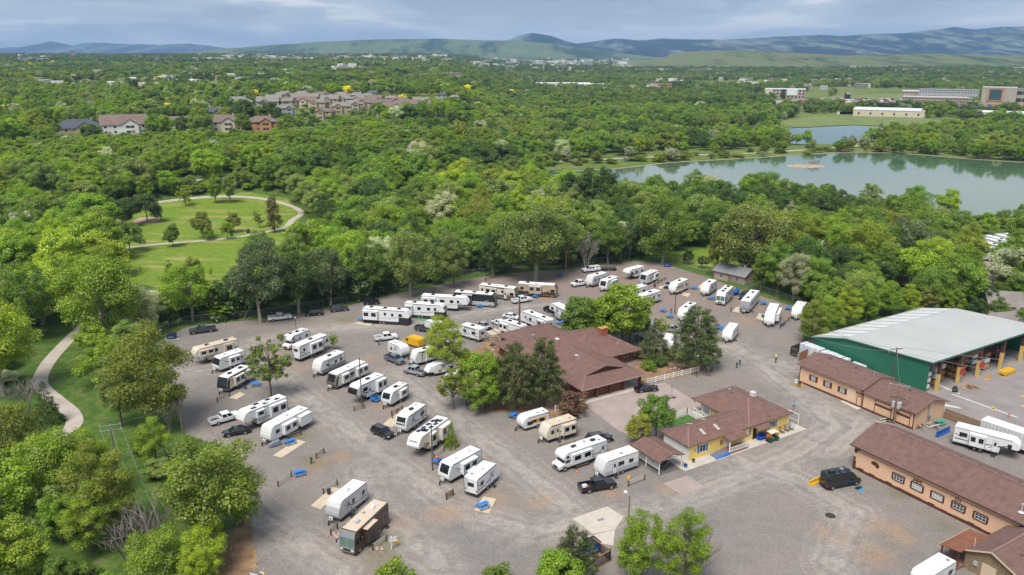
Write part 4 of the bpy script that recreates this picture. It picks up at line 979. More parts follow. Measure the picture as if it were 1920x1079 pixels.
# middle
RV('tt', 3, 470, 672, 378, 634, 'small square white trailer beside the yellow van', h=2.9, W=2.3, graphics='grey', ac=('w',), lmin=4.6, tanks=False, ladder=False)
RV('tt', 3, 548, 712, 690, 680, 'white trailer with rounded nose and wooden steps behind the silver pickup', slides=(('n', .10, .50, .55),), graphics='grey', ac=('b',), trim=C_BLACK, W=2.4)
pop = RV('tt', 3, 690, 806, 850, 772, 'white hybrid camper with canvas tent end unfolded, half behind trees', h=2.6, W=2.2, graphics=None, ac=('w',), lmin=4.6, tanks=False)
t = MB(); la = 3.0; t.add([(la - .4, -1, 1.1), (la + 1.1, -1, 1.2), (la + 1.1, 1, 1.2), (la - .4, 1, 1.1), (la - .5, -1, 2.45), (la + .35, -.9, 2.35), (la + .35, .9, 2.35), (la - .5, 1, 2.45)],
  [(0, 3, 2, 1), (4, 5, 6, 7), (0, 1, 5, 4), (1, 2, 6, 5), (2, 3, 7, 6), (3, 0, 4, 7)]); t.build('canvas_tent_end', mat('white_canvas', (.72, .72, .70), .9, var=.1), pop)
RV('vt', 3, 790, 905, 900, 862, 'low cream vintage trailer half hidden by the green trees', body=C_CREAM, h=2.6, graphics='brown', ac=('w',), lmin=4.8)
RV('fw', 0, 806, 598, 852, 620, 'white fifth wheel with dark slide out under the bright locust tree', slides=(('n', .3, .5, .6),), graphics='grey', ac=('b',), lmin=8)
RV('tt', 0, 868, 606, 904, 616, 'white trailer behind the bright locust tree, near the silver car', graphics='grey', ac=('b',), trim=C_GREY, lmin=6)
RV('tt', 0, 946, 599, 981.5, 610.5, 'white trailer with black trim beside two concrete strips and a rusty pole', graphics='black', ac=('b', 'b'), trim=C_BLACK, slides=(('n', .55, .95, .6),), awning=False, lmin=6.4)
RV('tt', 3, 1375, 406, 1565, 478, 'long white trailer with open awning mat just above the brown roofed house', graphics='black', ac=('b', 'b'), trim=C_BLACK, slides=(('n', .1, .3, .6),), lower=None)
RV('fw', 0, 1040, 567, 1085, 590, 'tall white fifth wheel behind a black pickup, beside green trees', graphics='grey', ac=('w',), lower=C_SILVER)
RV('vt', 4, 1190, 402, 1372, 350, 'white vintage trailer with yellow side panel', h=2.6, W=2.3, graphics=None, ac=(), door=True, awning=False, ladder=False)
RV('tt', 4, 1368, 462, 1572, 400, 'cream trailer with black rimmed nose next to the yellow vintage trailer', body=C_CREAM, roof=C_ROOFT, cap=C_CREAM, trim=C_BLACK, slides=(('n', .10, .52, .75),), graphics='black', ac=('w',))
RV('mc', 4, 1512, 655, 1795, 560, 'large white cab over motorhome with black swooshes, beside an orange cone', slides=(('n', .36, .78, .45),), graphics='black', ac=('b', 'b'), W=2.5)
RV('tt', 6, 190, 720, 432, 640, 'white and grey trailer next to the carport behind the black pickup', cap=C_OFF, lower=C_SILVER, graphics='silver', ac=('w',), flip=1, awning=False)
# upper right part of the lot
RV('tt', 5, 264, 152, 340, 130, 'grey sided trailer next to the white pickup near the tree line', body=C_OFF, lower=C_SILVER, graphics='silver', ac=('b',), lmin=6.5)
RV('tt', 5, 368, 184, 432, 158, 'white trailer with dark nose window, next to the grey sided one', mask=C_BLACK, graphics='black', ac=('b',), trim=C_BLACK, slides=(('n', .2, .6, .5),), lmin=6)
RV('fw', 5, 545, 100, 606, 84, 'small white camper at the top of the lot near the blue dumpster', h=3.3, graphics='silver', ac=('w',), lmin=6.5)
RV('tt', 5, 668, 138, 742, 108, 'grey fronted trailer with kayak and steps near the top fence', cap=C_SILVER, mask=C_BLACK, graphics='grey', ac=('w', 'w'), trim=C_GREY, lmin=6.5, slides=(('n', .1, .4, .5),))
RV('tt', 5, 892, 205, 950, 180, 'cream round nosed trailer beside a grey covered car', body=C_CREAM, cap=C_WHITE, graphics='grey', ac=('b',), lmin=6.5)
RV('tt', 5, 1130, 215, 1182, 180, 'white trailer with silver lower body standing between two concrete pads', lower=C_SILVER, graphics='silver', ac=('b',), cap=C_WHITE, lmin=6.2)
RV('ma', 5, 1246, 278, 1308, 224, 'white and silver motorhome with green tinted windshield', lower=C_SILVER, body=C_WHITE, graphics='grey', ac=('b', 'b', 'b'), slides=(('f', .5, .7, .5),), cap=C_WHITE)
RV('tt', 5, 1428, 338, 1502, 256, 'long white trailer with charcoal front, next to a grey SUV', cap=C_GREY, capfull=True, graphics='black', ac=('b', 'b'), trim=C_GREY, h=3.35)
RV('tt', 5, 1613, 436, 1648, 356, 'white trailer with side room out, gear and barrels in front', slides=(('n', .2, .75, .8, 'blank'),), graphics=None, ac=('w',), flip=-1)
RV('tt', 5, 1818, 388, 1852, 346, 'white trailer half hidden by the trees at the right fence', graphics='grey', ac=('w',), lmin=6)
RV('tt', 5, 1298, 560, 1346, 503, 'small white trailer standing alone in the open gravel, right of the big pine', h=2.9, W=2.3, graphics=None, ac=('w',), lmin=4.4)
RV('tt', 5, 962, 400, 1024, 353, 'white and grey trailer half hidden behind the big pine', lower=C_GREY, graphics='grey', ac=('b', 'b'), lmin=7)
RV('tt', 5, 652, 292, 746, 262, 'white trailer with dark side trim behind the big green maples', graphics='black', ac=('b',), trim=C_BLACK, lmin=7)
RV('tt', 5, 572, 246, 622, 230, 'white trailer with only its roof showing above the maples', graphics='grey', ac=('w',), lmin=6)
RV('tt', 0, 1211, 614, 1220, 604, 'white trailer hidden behind the grey green spruce', graphics='grey', ac=('w',), lmin=6)
RV('tt', 0, 1252, 640, 1258, 626, 'white camper glimpsed between the spruce and the big pine', h=2.7, graphics=None, ac=(), lmin=5, tanks=False)
# beside the long hall
RV('fw', 0, 1908, 824, 1794, 795, 'old white fifth wheel with violet stripe behind the long hall', h=3.55, slides=(('n', .26, .50, .8),), graphics='navy', ac=('w',), cap=None)
RV('mc', 0, 1734, 1070, 1770, 1048, 'white cab over camper at the bottom edge beside the porch', h=3.2, graphics='navy', ac=(), W=2.35, lmin=5.2, ladder=False)
STO = ('white fifth wheel with grey nose, longest in the storage row beyond the right trees', 'white fifth wheel just in front of the longest one in the storage row', 'white fifth wheel with silver nose, third down the storage row', 'trailer with dark grey nose in the storage row, over the pink gravel lane',
  'rounded white trailer at the left end of the storage row', 'dark sided motorhome at the back of the storage row', 'white fifth wheel at the back right of the storage row', 'white fifth wheel cut by the right edge, farthest back in storage',
  'white trailer beside the orange board fence of the storage yard', 'white storage trailer glimpsed through the upper part of the grey green tree', 'white storage trailer glimpsed through the middle of the grey green tree', 'white storage trailer glimpsed through the lower part of the grey green tree')
# storage rows beyond the trees at the right edge
for i, (a_, b_, c_, d_, kk) in enumerate(((1907, 456, 1850, 441, 'fw'), (1900, 459, 1849, 446, 'fw'), (1891, 465, 1839, 451, 'fw'), (1868, 466, 1836, 458, 'tt'), (1855, 472, 1834, 465, 'tt'), (1911, 448, 1870, 439, 'ma'),
  (1926, 445, 1886, 437, 'fw'), (1950, 443, 1908, 436, 'fw'), (1862, 524, 1826, 530, 'tt'), (1830, 478, 1800, 468, 'tt'), (1812, 486, 1780, 476, 'tt'), (1800, 505, 1770, 494, 'tt'))):
 RV(kk, 0, a_, b_, c_, d_, STO[i], graphics='grey', ac=('b',), group='campers in the storage yard', cap=(C_GREY, None, C_SILVER)[i % 3], door=False, ladder=False, lmin=6.5)

def CAR(kind, w, fx, fy, rx, ry, paint, label, **k):
 g = (lambda x, y: Q(w, x, y)) if w else P
 return car(kind, g(fx, fy), g(rx, ry), paint, label, **k)
P_BLACK = mat('black_car_paint', (.012, .013, .016), .18, coat=.6); P_WHITE = mat('white_car_paint', (.74, .75, .76), .22, coat=.5); P_SILVER = mat('silver_car_paint', (.42, .44, .46), .25, metal=.4, coat=.5)
P_GREY = mat('dark_grey_car_paint', (.055, .06, .07), .22, coat=.5); P_BLUEGREY = mat('blue_grey_car_paint', (.10, .13, .16), .25, coat=.5)
CAR('pickup', 1, 215, 268, 425, 240, P_GREY, 'dark grey pickup beside the navy dumpster at the left fence', L=6.1)
CAR('pickup', 1, 992, 150, 803, 172, P_WHITE, 'white pickup parked under the tall pale trunk at the tree line')
CAR('suv', 1, 1092, 130, 1213, 121, P_BLACK, 'black SUV at the tree line, right of the white pickup', L=4.8)
CAR('suv', 1, 1408, 86, 1278, 101, P_GREY, 'dark SUV at the tree line, farthest right of the parked row', L=4.8)
CAR('jeep', 1, 1640, 40, 1532, 47, P_BLACK, 'black boxy off roader behind the skirted fifth wheel')
CAR('pickup', 1, 566, 898, 405, 945, P_WHITE, 'white pickup with black empty bed in front of the solar roofed fifth wheel', L=5.6)
CAR('sedan', 1, 500, 1030, 646, 1002, P_BLACK, 'black low car beside the left bottom tree')
CAR('pickup', 1, 1778, 300, 1608, 320, P_WHITE, 'old white pickup with dark bed above the small square trailer', L=5.5)
CAR('pickup', 1, 1815, 500, 1702, 452, P_BLUEGREY, 'dark blue grey pickup in front of the small square trailer', L=5.4)
CAR('pickup', 3, 494, 870, 614, 902, P_SILVER, 'silver pickup beside the canvas ended camper', L=5.3)
CAR('suv', 1, 1728, 1050, 1612, 1000, P_BLACK, 'black SUV alone in the lane in front of the black masked trailer', L=4.7)
CAR('pickup', 4, 1878, 925, 1632, 970, P_BLACK, 'black pickup with white and red cargo in its bed, in the lane', load=((-.1, .2, .8, .6, .35, C_OFF), (.3, -.45, .35, .35, .4, C_LAMPR), (-.35, -.35, .5, .4, .25, C_OFF)), L=5.9)
CAR('suv', 4, 1832, 582, 1712, 600, P_BLACK, 'black SUV half hidden behind the large cab over motorhome', L=4.7)
CAR('sedan', 5, 755, 1005, 614, 1020, P_BLACK, 'black car on the driveway at the end of the picket fence')
CAR('pickup', 3, 700, 575, 570, 555, P_GREY, 'dark pickup in front of the fifth wheel under the bright locust tree', L=5.7)
CAR('pickup', 3, 1412, 338, 1288, 358, P_WHITE, 'white pickup in front of the cream motorhome', L=5.7)
CAR('sedan', 3, 1106, 556, 1035, 522, P_SILVER, 'silver car at the right of the bright locust tree')
CAR('sedan', 3, 1148, 502, 1222, 532, P_WHITE, 'white car left of the black trimmed trailer')
CAR('sedan', 3, 1310, 476, 1242, 462, P_WHITE, 'white car parked behind the black trimmed trailer')
CAR('pickup', 3, 1660, 445, 1525, 410, P_BLACK, 'black pickup in front of the tall white fifth wheel', L=5.7)
CAR('pickup', 5, 143, 232, 232, 216, P_WHITE, 'white pickup at the far end of the lot beside the grey sided trailer', L=5.5)
top = CAR('pickup', 5, 212, 125, 330, 112, P_WHITE, 'white pickup with a bed topper at the tree line near the flat trailer', L=5.8)
t = MB(); t.cbox(-1.85, 0, 1.2, 2.0, 1.85, .62, .12); t.build('bed_topper', P_WHITE, top, bevel=.05)
for s in (-1, 1): t = MB(); t.box(-2.5, -1.2, s * .84 - .04, s * .84 + .04, 1.4, 1.68); t.build('window', C_GLASS, top)
CAR('suv', 5, 1395, 336, 1432, 298, P_GREY, 'grey SUV left of the charcoal fronted trailer')
CAR('suv', 5, 932, 576, 818, 560, P_SILVER, 'silver SUV between the spruce and the big pine', L=5.0)
CAR('suv', 5, 832, 252, 872, 214, P_SILVER, 'grey covered car left of the cream round nosed trailer')
v = CAR('van', 3, 490, 655, 592, 688, C_YELLOW, 'bright yellow high roof van beside the small square trailer', L=5.6)
for s in (-1, 1): t = MB(); t.box(-2.83, -2.78, s * .42 - .36, s * .42 + .36, .55, 2.1); t.build('rear_door', C_YELLOW, v)
# black touring van by the long hall
v = CAR('van', 8, 652, 398, 388, 452, P_BLACK, 'black touring van with roof gear beside the yellow barrier', L=6.4); v.scale = (1, 1.02, 1.13)
for s in (-1, 1):
 t = MB(); t.box(-2.9, .9, s * 1.0 - .015, s * 1.0 + .015, 1.25, 1.95); t.build('window', C_GLASS, v); t = MB(); t.box(-3.22, -3.17, s * .45 - .4, s * .45 + .4, 1.2, 2.0); t.build('rear_window', C_GLASS, v)
for x, y, sx, sy, hh, m_ in ((-1.9, 0, 1.1, .75, .28, C_BLACK), (.2, .3, .5, .5, .12, C_GALV), (-.6, -.3, .5, .6, .1, C_BLACK), (.9, -.2, .6, .5, .12, C_BLACK)): t = MB(); t.cbox(x, y, 2.36, sx, sy, hh, .06); t.build('roof_unit', m_, v)
# yellow panel of the vintage trailer
vt = [o for o in COL.objects if o.get('label') == 'white vintage trailer with yellow side panel'][0]
for s in (-1, 1):
 t = MB(); y = s * 1.165; t.box(-2.0, 1.2, min(y, y - s * .03), max(y, y - s * .03), 1.15, 1.95); t.build('side_panel', C_YELLOW, vt)
 for x in (.0, -1.5): t = MB(); t.box(x, x + (1.0 if x else .8), min(y + s * .012, y - s * .02), max(y + s * .012, y - s * .02), 1.3, 1.8); t.build('window', C_GLASS, vt)
# long white box trailer behind the fifth wheel
def box_trailer():
 h = 3.9; f, r = P(1990, 832, h), P(1846, 784, h); u = (f - r).normalized(); L = 13.6; c = r + u * L / 2; rz = math.atan2(u.y, u.x)
 e = empty('semi_trailer', (c.x, c.y, 0), rz, 'white ribbed semi trailer behind the old fifth wheel at the right edge', 'trailer'); b = MB(); b.box(-L / 2, L / 2, -1.25, 1.25, 1.1, h - .03); b.build('body', C_OFF, e)
 b = MB(); b.box(-L / 2 - .03, L / 2 + .03, -1.28, 1.28, h - .03, h + .03); b.build('roof', C_ROOFW, e)
 for s in (-1, 1):
  for i in range(23): b = MB(); x = -L / 2 + .3 + i * .59; b.box(x, x + .05, min(s * 1.25, s * 1.285), max(s * 1.25, s * 1.285), 1.15, h - .1); b.build('rib', C_GALV, e)
 for x in (-5.4, -4.2):
  for s in (-1, 1): wheel(e, x, s * 1.1, .5, .3)
 b = MB(); b.box(-L / 2, L / 2, -1.0, 1.0, .9, 1.1)
 for s in (-.8, .8): b.box(4.0, 4.15, s - .08, s + .08, 0, 1.1)
 b.build('chassis', C_UNDER, e)
box_trailer()
def flat_trailer():
 f, r = Q(5, 345, 108), Q(5, 455, 108); c = (f + r) / 2; u = (f - r).normalized(); e = empty('flatbed_trailer', (c.x, c.y, 0), math.atan2(u.y, u.x), 'empty black flatbed trailer behind the white pickup with topper', 'trailer')
 b = MB(); b.box(-2.6, 2.3, -1, 1, .55, .65); b.build('deck', mat('weathered_deck', (.13, .11, .09), .9, var=.3), e)
 for s in (-1, 1):
  b = MB(); b.bar((2.3, s * .8, .55), (3.6, 0, .5), .08, .1); b.build('tongue', C_UNDER, e); b = MB(); b.box(-2.6, 2.3, s * 1.0 - .03, s * 1.0 + .03, .65, .9); b.build('side_rail', C_UNDER, e)
  for x in (-.9, .0): wheel(e, x, s * 1.12, .33, .2)
flat_trailer()
# ================================================================== BUILDINGS
AX = R(31)                                           # the site's own grid
M_SHING = mat('brown_shingles', (.178, .098, .078), .92, var=.22, scale=1.1, bump=.5, bscale=9)
M_SHING2 = mat('dull_brown_shingles', (.168, .095, .078), .92, var=.22, scale=1.2, bump=.5, bscale=9)
M_RIDGE = mat('ridge_shingles', (.24, .145, .12), .92, var=.2, scale=3)
M_FASCIA = mat('brown_fascia', (.09, .045, .035), .7)
M_PEACH = mat('peach_stucco', (.72, .46, .29), .9, var=.07, scale=.5, bump=.15, bscale=20)
M_YEL = mat('yellow_siding', (.78, .57, .17), .8, var=.05, scale=.6)
M_WSID = mat('white_siding', (.66, .66, .62), .8, var=.06, scale=.6)
M_WTRIM = mat('white_trim', (.78, .77, .74), .6)
M_BRICK = mat('red_brown_brick', (.17, .065, .042), .9, var=.3, scale=2.2, bump=.3, bscale=14)
M_GDOOR = mat('redwood_garage_door', (.135, .036, .018), .55, var=.2, scale=1.5)
M_TIMB = mat('redwood_timber', (.12, .038, .022), .7, var=.2, scale=2)
M_DBROWN = mat('dark_brown_trim', (.095, .030, .020), .75, var=.1)
M_SHUT = mat('blue_shutter', (.02, .13, .50), .6)
M_GREEN = mat('green_metal', (.026, .165, .10), .5, var=.1, scale=.5)
M_GREEND = mat('green_metal_rib', (.022, .145, .088), .5, var=.1, scale=.5)
M_ROOFWM = mat('white_metal_roof', (.45, .45, .435), .55, var=.07, scale=.15)
M_SKYL = mat('translucent_roof_panel', (.66, .67, .66), .5, var=.04)
M_STEELB = mat('brown_steel', (.095, .042, .03), .6, var=.1)
M_YSTEEL = mat('yellow_steel', (.64, .46, .15), .6, var=.12, scale=1)
M_TANW = mat('tan_board_siding', (.26, .185, .115), .85, var=.15, scale=1.2)
M_PORCHF = mat('porch_boards', (.22, .12, .085), .8, var=.2)
M_WOOD = mat('weathered_wood', (.26, .17, .10), .9, var=.3, scale=1.5)
M_CEDAR = mat('cedar_boards', (.33, .16, .065), .85, var=.35, scale=1.3)
M_LUMB = mat('wrapped_lumber', (.64, .66, .70), .55, var=.12, scale=1.2)
M_LUMBY = mat('yellow_lumber', (.52, .30, .09), .75, var=.2, scale=1.5)
M_LUMBB = mat('brown_lumber', (.25, .13, .07), .8, var=.25, scale=1.5)
M_PANE = mat('window_pane', (.03, .035, .045), .08, spec=.8)
M_PANEW = mat('window_blind', (.42, .42, .41), .5)
def frame(name, o, label, cat='building', rz=AX, group=None): return empty(name, (o[0], o[1], 0), rz, label, cat, group)
def hip(b, x0, x1, y0, y1, ze, zr, ra, rb, th=.16):
 """hipped roof over a rectangle, ridge from ra to rb (x,y)"""
 n = len(b.v); b.v += [(x0, y0, ze - th), (x1, y0, ze - th), (x1, y1, ze - th), (x0, y1, ze - th), (x0, y0, ze), (x1, y0, ze), (x1, y1, ze), (x0, y1, ze), (ra[0], ra[1], zr), (rb[0], rb[1], zr)]
 if abs(ra[1] - rb[1]) < abs(ra[0] - rb[0]): F = [(4, 5, 9, 8), (5, 6, 9), (6, 7, 8, 9), (7, 4, 8)]
 else: F = [(4, 5, 8), (5, 6, 9, 8), (6, 7, 9), (7, 4, 8, 9)]
 F += [(0, 3, 2, 1), (0, 1, 5, 4), (1, 2, 6, 5), (2, 3, 7, 6), (3, 0, 4, 7)]
 for f in F: b.f.append(tuple(i + n for i in f)); b.mi.append(b.cur)
 return b
def gable(b, x0, x1, y0, y1, ze, zr, axis='x', th=.16, yr=None):
 """gabled roof slab: ridge along x or y"""
 if axis == 'x':
  ym = (y0 + y1) / 2 if yr is None else yr; pr = [(y0, ze), (ym, zr), (y1, ze), (y1, ze - th), (ym, zr - th), (y0, ze - th)]
  V = [(x0, y, z) for y, z in pr] + [(x1, y, z) for y, z in pr]
 else:
  xm = (x0 + x1) / 2 if yr is None else yr; pr = [(x0, ze), (xm, zr), (x1, ze), (x1, ze - th), (xm, zr - th), (x0, ze - th)]
  V = [(x, y0, z) for x, z in pr] + [(x, y1, z) for x, z in pr]
 F = [(0, 1, 7, 6), (1, 2, 8, 7), (2, 3, 9, 8), (3, 4, 10, 9), (4, 5, 11, 10), (5, 0, 6, 11), (0, 5, 4, 1), (1, 4, 3, 2), (6, 7, 10, 11), (7, 8, 9, 10)]
 if axis == 'x': F = [tuple(reversed(f)) for f in F]
 return b.add(V, F)
def gwall(b, x0, x1, y0, y1, ze, zr, axis='x', yr=None):
 """walls of a gabled building as one solid"""
 if axis == 'x':
  ym = (y0 + y1) / 2 if yr is None else yr; pr = [(y0, 0), (y1, 0), (y1, ze), (ym, zr), (y0, ze)]; V = [(x0, y, z) for y, z in pr] + [(x1, y, z) for y, z in pr]
  F = [(4, 3, 2, 1, 0), (5, 6, 7, 8, 9)] + [(i, (i + 1) % 5, (i + 1) % 5 + 5, i + 5) for i in range(5)]
 else:
  xm = (x0 + x1) / 2 if yr is None else yr; pr = [(x0, 0), (x1, 0), (x1, ze), (xm, zr), (x0, ze)]; V = [(x, y0, z) for x, z in pr] + [(x, y1, z) for x, z in pr]
  F = [(0, 1, 2, 3, 4), (9, 8, 7, 6, 5)] + [(i + 5, (i + 1) % 5 + 5, (i + 1) % 5, i) for i in range(5)]
 return b.add(V, F)
def pbox(b, face, p, a0, a1, z0, z1, d0, d1):
 """box on a wall: face '-y','+y','-x','+x' at plane p; a = along the wall, d = depth outward range"""
 s = -1 if face[0] == '-' else 1; q0, q1 = p + s * d0, p + s * d1; q0, q1 = min(q0, q1), max(q0, q1)
 return b.box(a0, a1, q0, q1, z0, z1) if face[1] == 'y' else b.box(q0, q1, a0, a1, z0, z1)
def bwin(e, face, p, a, z, w, h, fm=None, pane=None, shut=None, cols=2, rows=1, fw=.07, sill=None, name='window'):
 fm = fm or M_WTRIM; pane = pane or M_PANE
 o = pbox(MB(), face, p, a - w / 2, a + w / 2, z, z + h, -.02, .02).build(name, pane, e)
 b = MB()
 for (p0, p1, q0, q1) in ((a - w / 2 - fw, a - w / 2, z - fw, z + h + fw), (a + w / 2, a + w / 2 + fw, z - fw, z + h + fw), (a - w / 2, a + w / 2, z - fw, z), (a - w / 2, a + w / 2, z + h, z + h + fw)): pbox(b, face, p, p0, p1, q0, q1, -.01, .05)
 for i in range(1, cols): x = a - w / 2 + w * i / cols; pbox(b, face, p, x - .025, x + .025, z, z + h, .02, .045)
 for i in range(1, rows): q = z + h * i / rows; pbox(b, face, p, a - w / 2, a + w / 2, q - .025, q + .025, .02, .042)
 b.build('frame', fm, o)
 if shut:
  for s in (-1, 1): x = a + s * (w / 2 + fw + .23); pbox(MB(), face, p, x - .2, x + .2, z - .05, z + h + .05, 0, .045).build('shutter', shut, e)
 if sill: pbox(MB(), face, p, a - w / 2 - .2, a + w / 2 + .2, z - .22, z - .08, 0, .09).build('sill', sill, o); pbox(MB(), face, p, a - w / 2 - .2, a + w / 2 + .2, z + h + .08, z + h + .22, 0, .09).build('lintel', sill, o)
 return o
def caps(e, lines, w=.28):
 for a, b_ in lines: MB().bar((a[0], a[1], a[2] + .03), (b_[0], b_[1], b_[2] + .03), w, .05).build('ridge_cap', M_RIDGE, e)
def text_mesh(s, size, depth):
 cu = bpy.data.curves.new('lettering', 'FONT'); cu.body = s; cu.size = size; cu.extrude = depth; cu.offset = .025; o = bpy.data.objects.new('tmp', cu); COL.objects.link(o)
 dg = bpy.context.evaluated_depsgraph_get(); me = bpy.data.meshes.new_from_object(o.evaluated_get(dg)); bpy.data.objects.remove(o); bpy.data.curves.remove(cu); return me

# ---- yellow office
ZY = lambda x, y, z=0: P(1180 + x / 5.994, 700 + y / 5.994, z)
def office():
 e = frame('office_building', ZY(655, 995), 'yellow office with brown hipped roof and blue shutters')
 w = MB(); w.box(0, 14.05, 0, 6.0, 0, 2.95); w.build('wall', [M_YEL], e)
 w = MB(); w.box(14.1, 24.2, .02, 8.9, 0, 2.95); w.build('wall', M_YEL, e)
 w = MB(); w.box(15.6, 24.15, 8.95, 13.2, 0, 2.95); w.build('wall', M_WSID, e)
 MB().box(-.025, .0, -.015, 6.0, 0, 2.94).build('end_siding', M_WSID, e); MB().box(.0, .12, -.03, -.005, 0, 2.94).build('corner_board', M_WTRIM, e); MB().box(24.2, 24.32, -.0, .1, 0, 2.94).build('corner_board', M_WTRIM, e)
 # roofs
 b = MB(); hip(b, -.45, 16.5, -.4, 6.5, 3.0, 4.25, (2.6, 3.05), (14.2, 3.05)); b.build('roof', M_SHING, e)
 b = MB(); hip(b, 13.55, 24.75, -.45, 13.75, 3.02, 4.95, (19.1, 5.2), (19.1, 8.6)); b.build('roof', M_SHING, e)
 caps(e, [((2.6, 3.05, 4.25), (13.9, 3.05, 4.25)), ((-.45, -.4, 3.0), (2.6, 3.05, 4.25)), ((-.45, 6.5, 3.0), (2.6, 3.05, 4.25)), ((19.1, 5.2, 4.95), (19.1, 8.6, 4.95)), ((13.55, -.45, 3.02), (19.1, 5.2, 4.95)), ((24.75, -.45, 3.02), (19.1, 5.2, 4.95)), ((13.55, 13.75, 3.02), (19.1, 8.6, 4.95)), ((24.75, 13.75, 3.02), (19.1, 8.6, 4.95))])
 for (x, y) in ((4.3, 1.35), (7.6, 1.4), (4.4, 4.6), (7.8, 4.7)):            # roof skylights on both slopes
  zz = 3.0 + (y + .4) / 3.45 * 1.25 if y < 3.05 else 3.0 + (6.5 - y) / 3.45 * 1.25; s = 1 if y < 3 else -1
  b = MB(); b.add([(x + dx_, y + dy_, zz + s * dy_ * .36 + dz_) for dz_ in (.0, .16) for dx_, dy_ in ((-.38, -.75), (.38, -.75), (.38, .75), (-.38, .75))], [(0, 3, 2, 1), (4, 5, 6, 7), (0, 1, 5, 4), (1, 2, 6, 5), (2, 3, 7, 6), (3, 0, 4, 7)]); k = b.build('skylight', M_WOOD, e)
  b = MB(); b.face([(x + dx_, y + dy_, zz + s * dy_ * .36 + .175) for dx_, dy_ in ((-.28, -.62), (.28, -.62), (.28, .62), (-.28, .62))]); b.build('pane', M_PANEW, k)
 bwin(e, '-y', 0, 3.2, 1.0, 1.3, 1.25, shut=M_SHUT); bwin(e, '-y', .02, 20.0, 1.15, 1.2, 1.15, shut=M_SHUT); bwin(e, '-y', 0, 10.7, 1.3, 1.1, .9, shut=M_SHUT); bwin(e, '-y', .02, 13.5 + .9, 1.0, .5, 1.4, shut=None)
 pbox(MB(), '-y', 0, 12.55, 12.95, .9, 2.5, 0, .05).build('shutter', M_SHUT, e)
 # entrance porch with ramp, rail and small roof
 b = MB(); b.add([(7.6, -1.9, 2.35), (12.0, -1.9, 2.35), (12.0, -.02, 2.9), (7.6, -.02, 2.9), (7.6, -1.9, 2.47), (12.0, -1.9, 2.47), (12.0, -.02, 3.05), (7.6, -.02, 3.05)], [(0, 3, 2, 1), (4, 5, 6, 7), (0, 1, 5, 4), (1, 2, 6, 5), (2, 3, 7, 6), (3, 0, 4, 7)]); b.build('porch_roof', M_SHING, e)
 for x in (7.75, 11.85): MB().box(x - .07, x + .07, -1.82, -1.68, .0, 2.37).build('porch_post', M_WTRIM, e)
 b = MB(); b.box(7.85, 11.75, -1.78, -1.72, 1.12, 1.2); b.box(7.85, 11.75, -1.78, -1.72, .38, .45)
 for i in range(15): b.box(8.0 + i * .26, 8.08 + i * .26, -1.775, -1.725, .45, 1.12)
 b.build('railing', M_WTRIM, e)
 MB().box(7.6, 12.0, -1.9, -.02, .02, .3).build('porch_floor', M_PORCHF, e)
 b = MB(); b.add([(4.4, -1.7, .03), (7.6, -1.7, .3), (7.6, -.15, .3), (4.4, -.15, .03), (4.4, -1.7, .0), (7.6, -1.7, .0), (7.6, -.15, .0), (4.4, -.15, .0)], [(0, 1, 2, 3), (4, 7, 6, 5), (0, 4, 5, 1), (1, 5, 6, 2), (2, 6, 7, 3), (3, 7, 4, 0)]); b.build('ramp', mat('blue_grey_ramp', (.14, .15, .22), .7, var=.1), e)
 b = MB(); b.add([(4.4, -2.05, .05), (7.6, -2.05, .5), (7.6, -1.75, .5), (4.4, -1.75, .05), (4.4, -2.05, .0), (7.6, -2.05, .0), (7.6, -1.75, .0), (4.4, -1.75, .0)], [(0, 1, 2, 3), (4, 7, 6, 5), (0, 4, 5, 1), (1, 5, 6, 2), (2, 6, 7, 3), (3, 7, 4, 0)]); b.build('ramp_kerb', mat('blue_paint', (.02, .16, .55), .6), e)
 d = pbox(MB(), '-y', 0, 8.6, 9.5, .3, 2.35, 0, .04).build('door', M_WTRIM, e); pbox(MB(), '-y', -.04, 8.75, 9.35, 1.2, 2.2, 0, .015).build('pane', M_PANEW, d); pbox(MB(), '-y', 0, 7.2, 7.9, 1.1, 2.0, 0, .05).build('notice_board', M_WOOD, e)
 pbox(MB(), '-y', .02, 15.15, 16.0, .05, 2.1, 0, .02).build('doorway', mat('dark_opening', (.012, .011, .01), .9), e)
 b = MB(); b.add([(14.9, -1.5, 2.3), (18.3, -1.5, 2.3), (18.3, 0, 2.8), (14.9, 0, 2.8), (14.9, -1.5, 2.4), (18.3, -1.5, 2.4), (18.3, 0, 2.93), (14.9, 0, 2.93)], [(0, 3, 2, 1), (4, 5, 6, 7), (0, 1, 5, 4), (1, 2, 6, 5), (2, 3, 7, 6), (3, 0, 4, 7)]); b.build('door_canopy', M_SHING, e)
 pbox(MB(), '-y', 0, 1.35, 1.65, 1.5, 1.95, 0, .04).build('wall_sign', C_GREY, e); pbox(MB(), '-y', .02, 14.3, 14.85, 1.9, 2.15, 0, .03).build('wall_sign', M_WOOD, e)
 # open back porch with white cross rails
 for x, y in ((14.0, 13.4), (14.0, 11.2), (14.0, 9.2)): MB().box(x - .07, x + .07, y - .07, y + .07, 0, 2.9).build('porch_post', M_WTRIM, e)
 for y0, y1 in ((13.3, 11.3), (11.1, 9.3)):
  b = MB()
  for z in (.25, 1.05): b.bar((14.0, y0, z), (14.0, y1, z), .06, .09)
  b.bar((14.0, y0, .3), (14.0, y1, 1.0), .05, .08); b.bar((14.0, y0, 1.0), (14.0, y1, .3), .05, .08); b.build('railing', M_WTRIM, e)
 MB().box(13.7, 15.6, 8.95, 13.6, .02, .12).build('porch_floor', M_CONC, e)
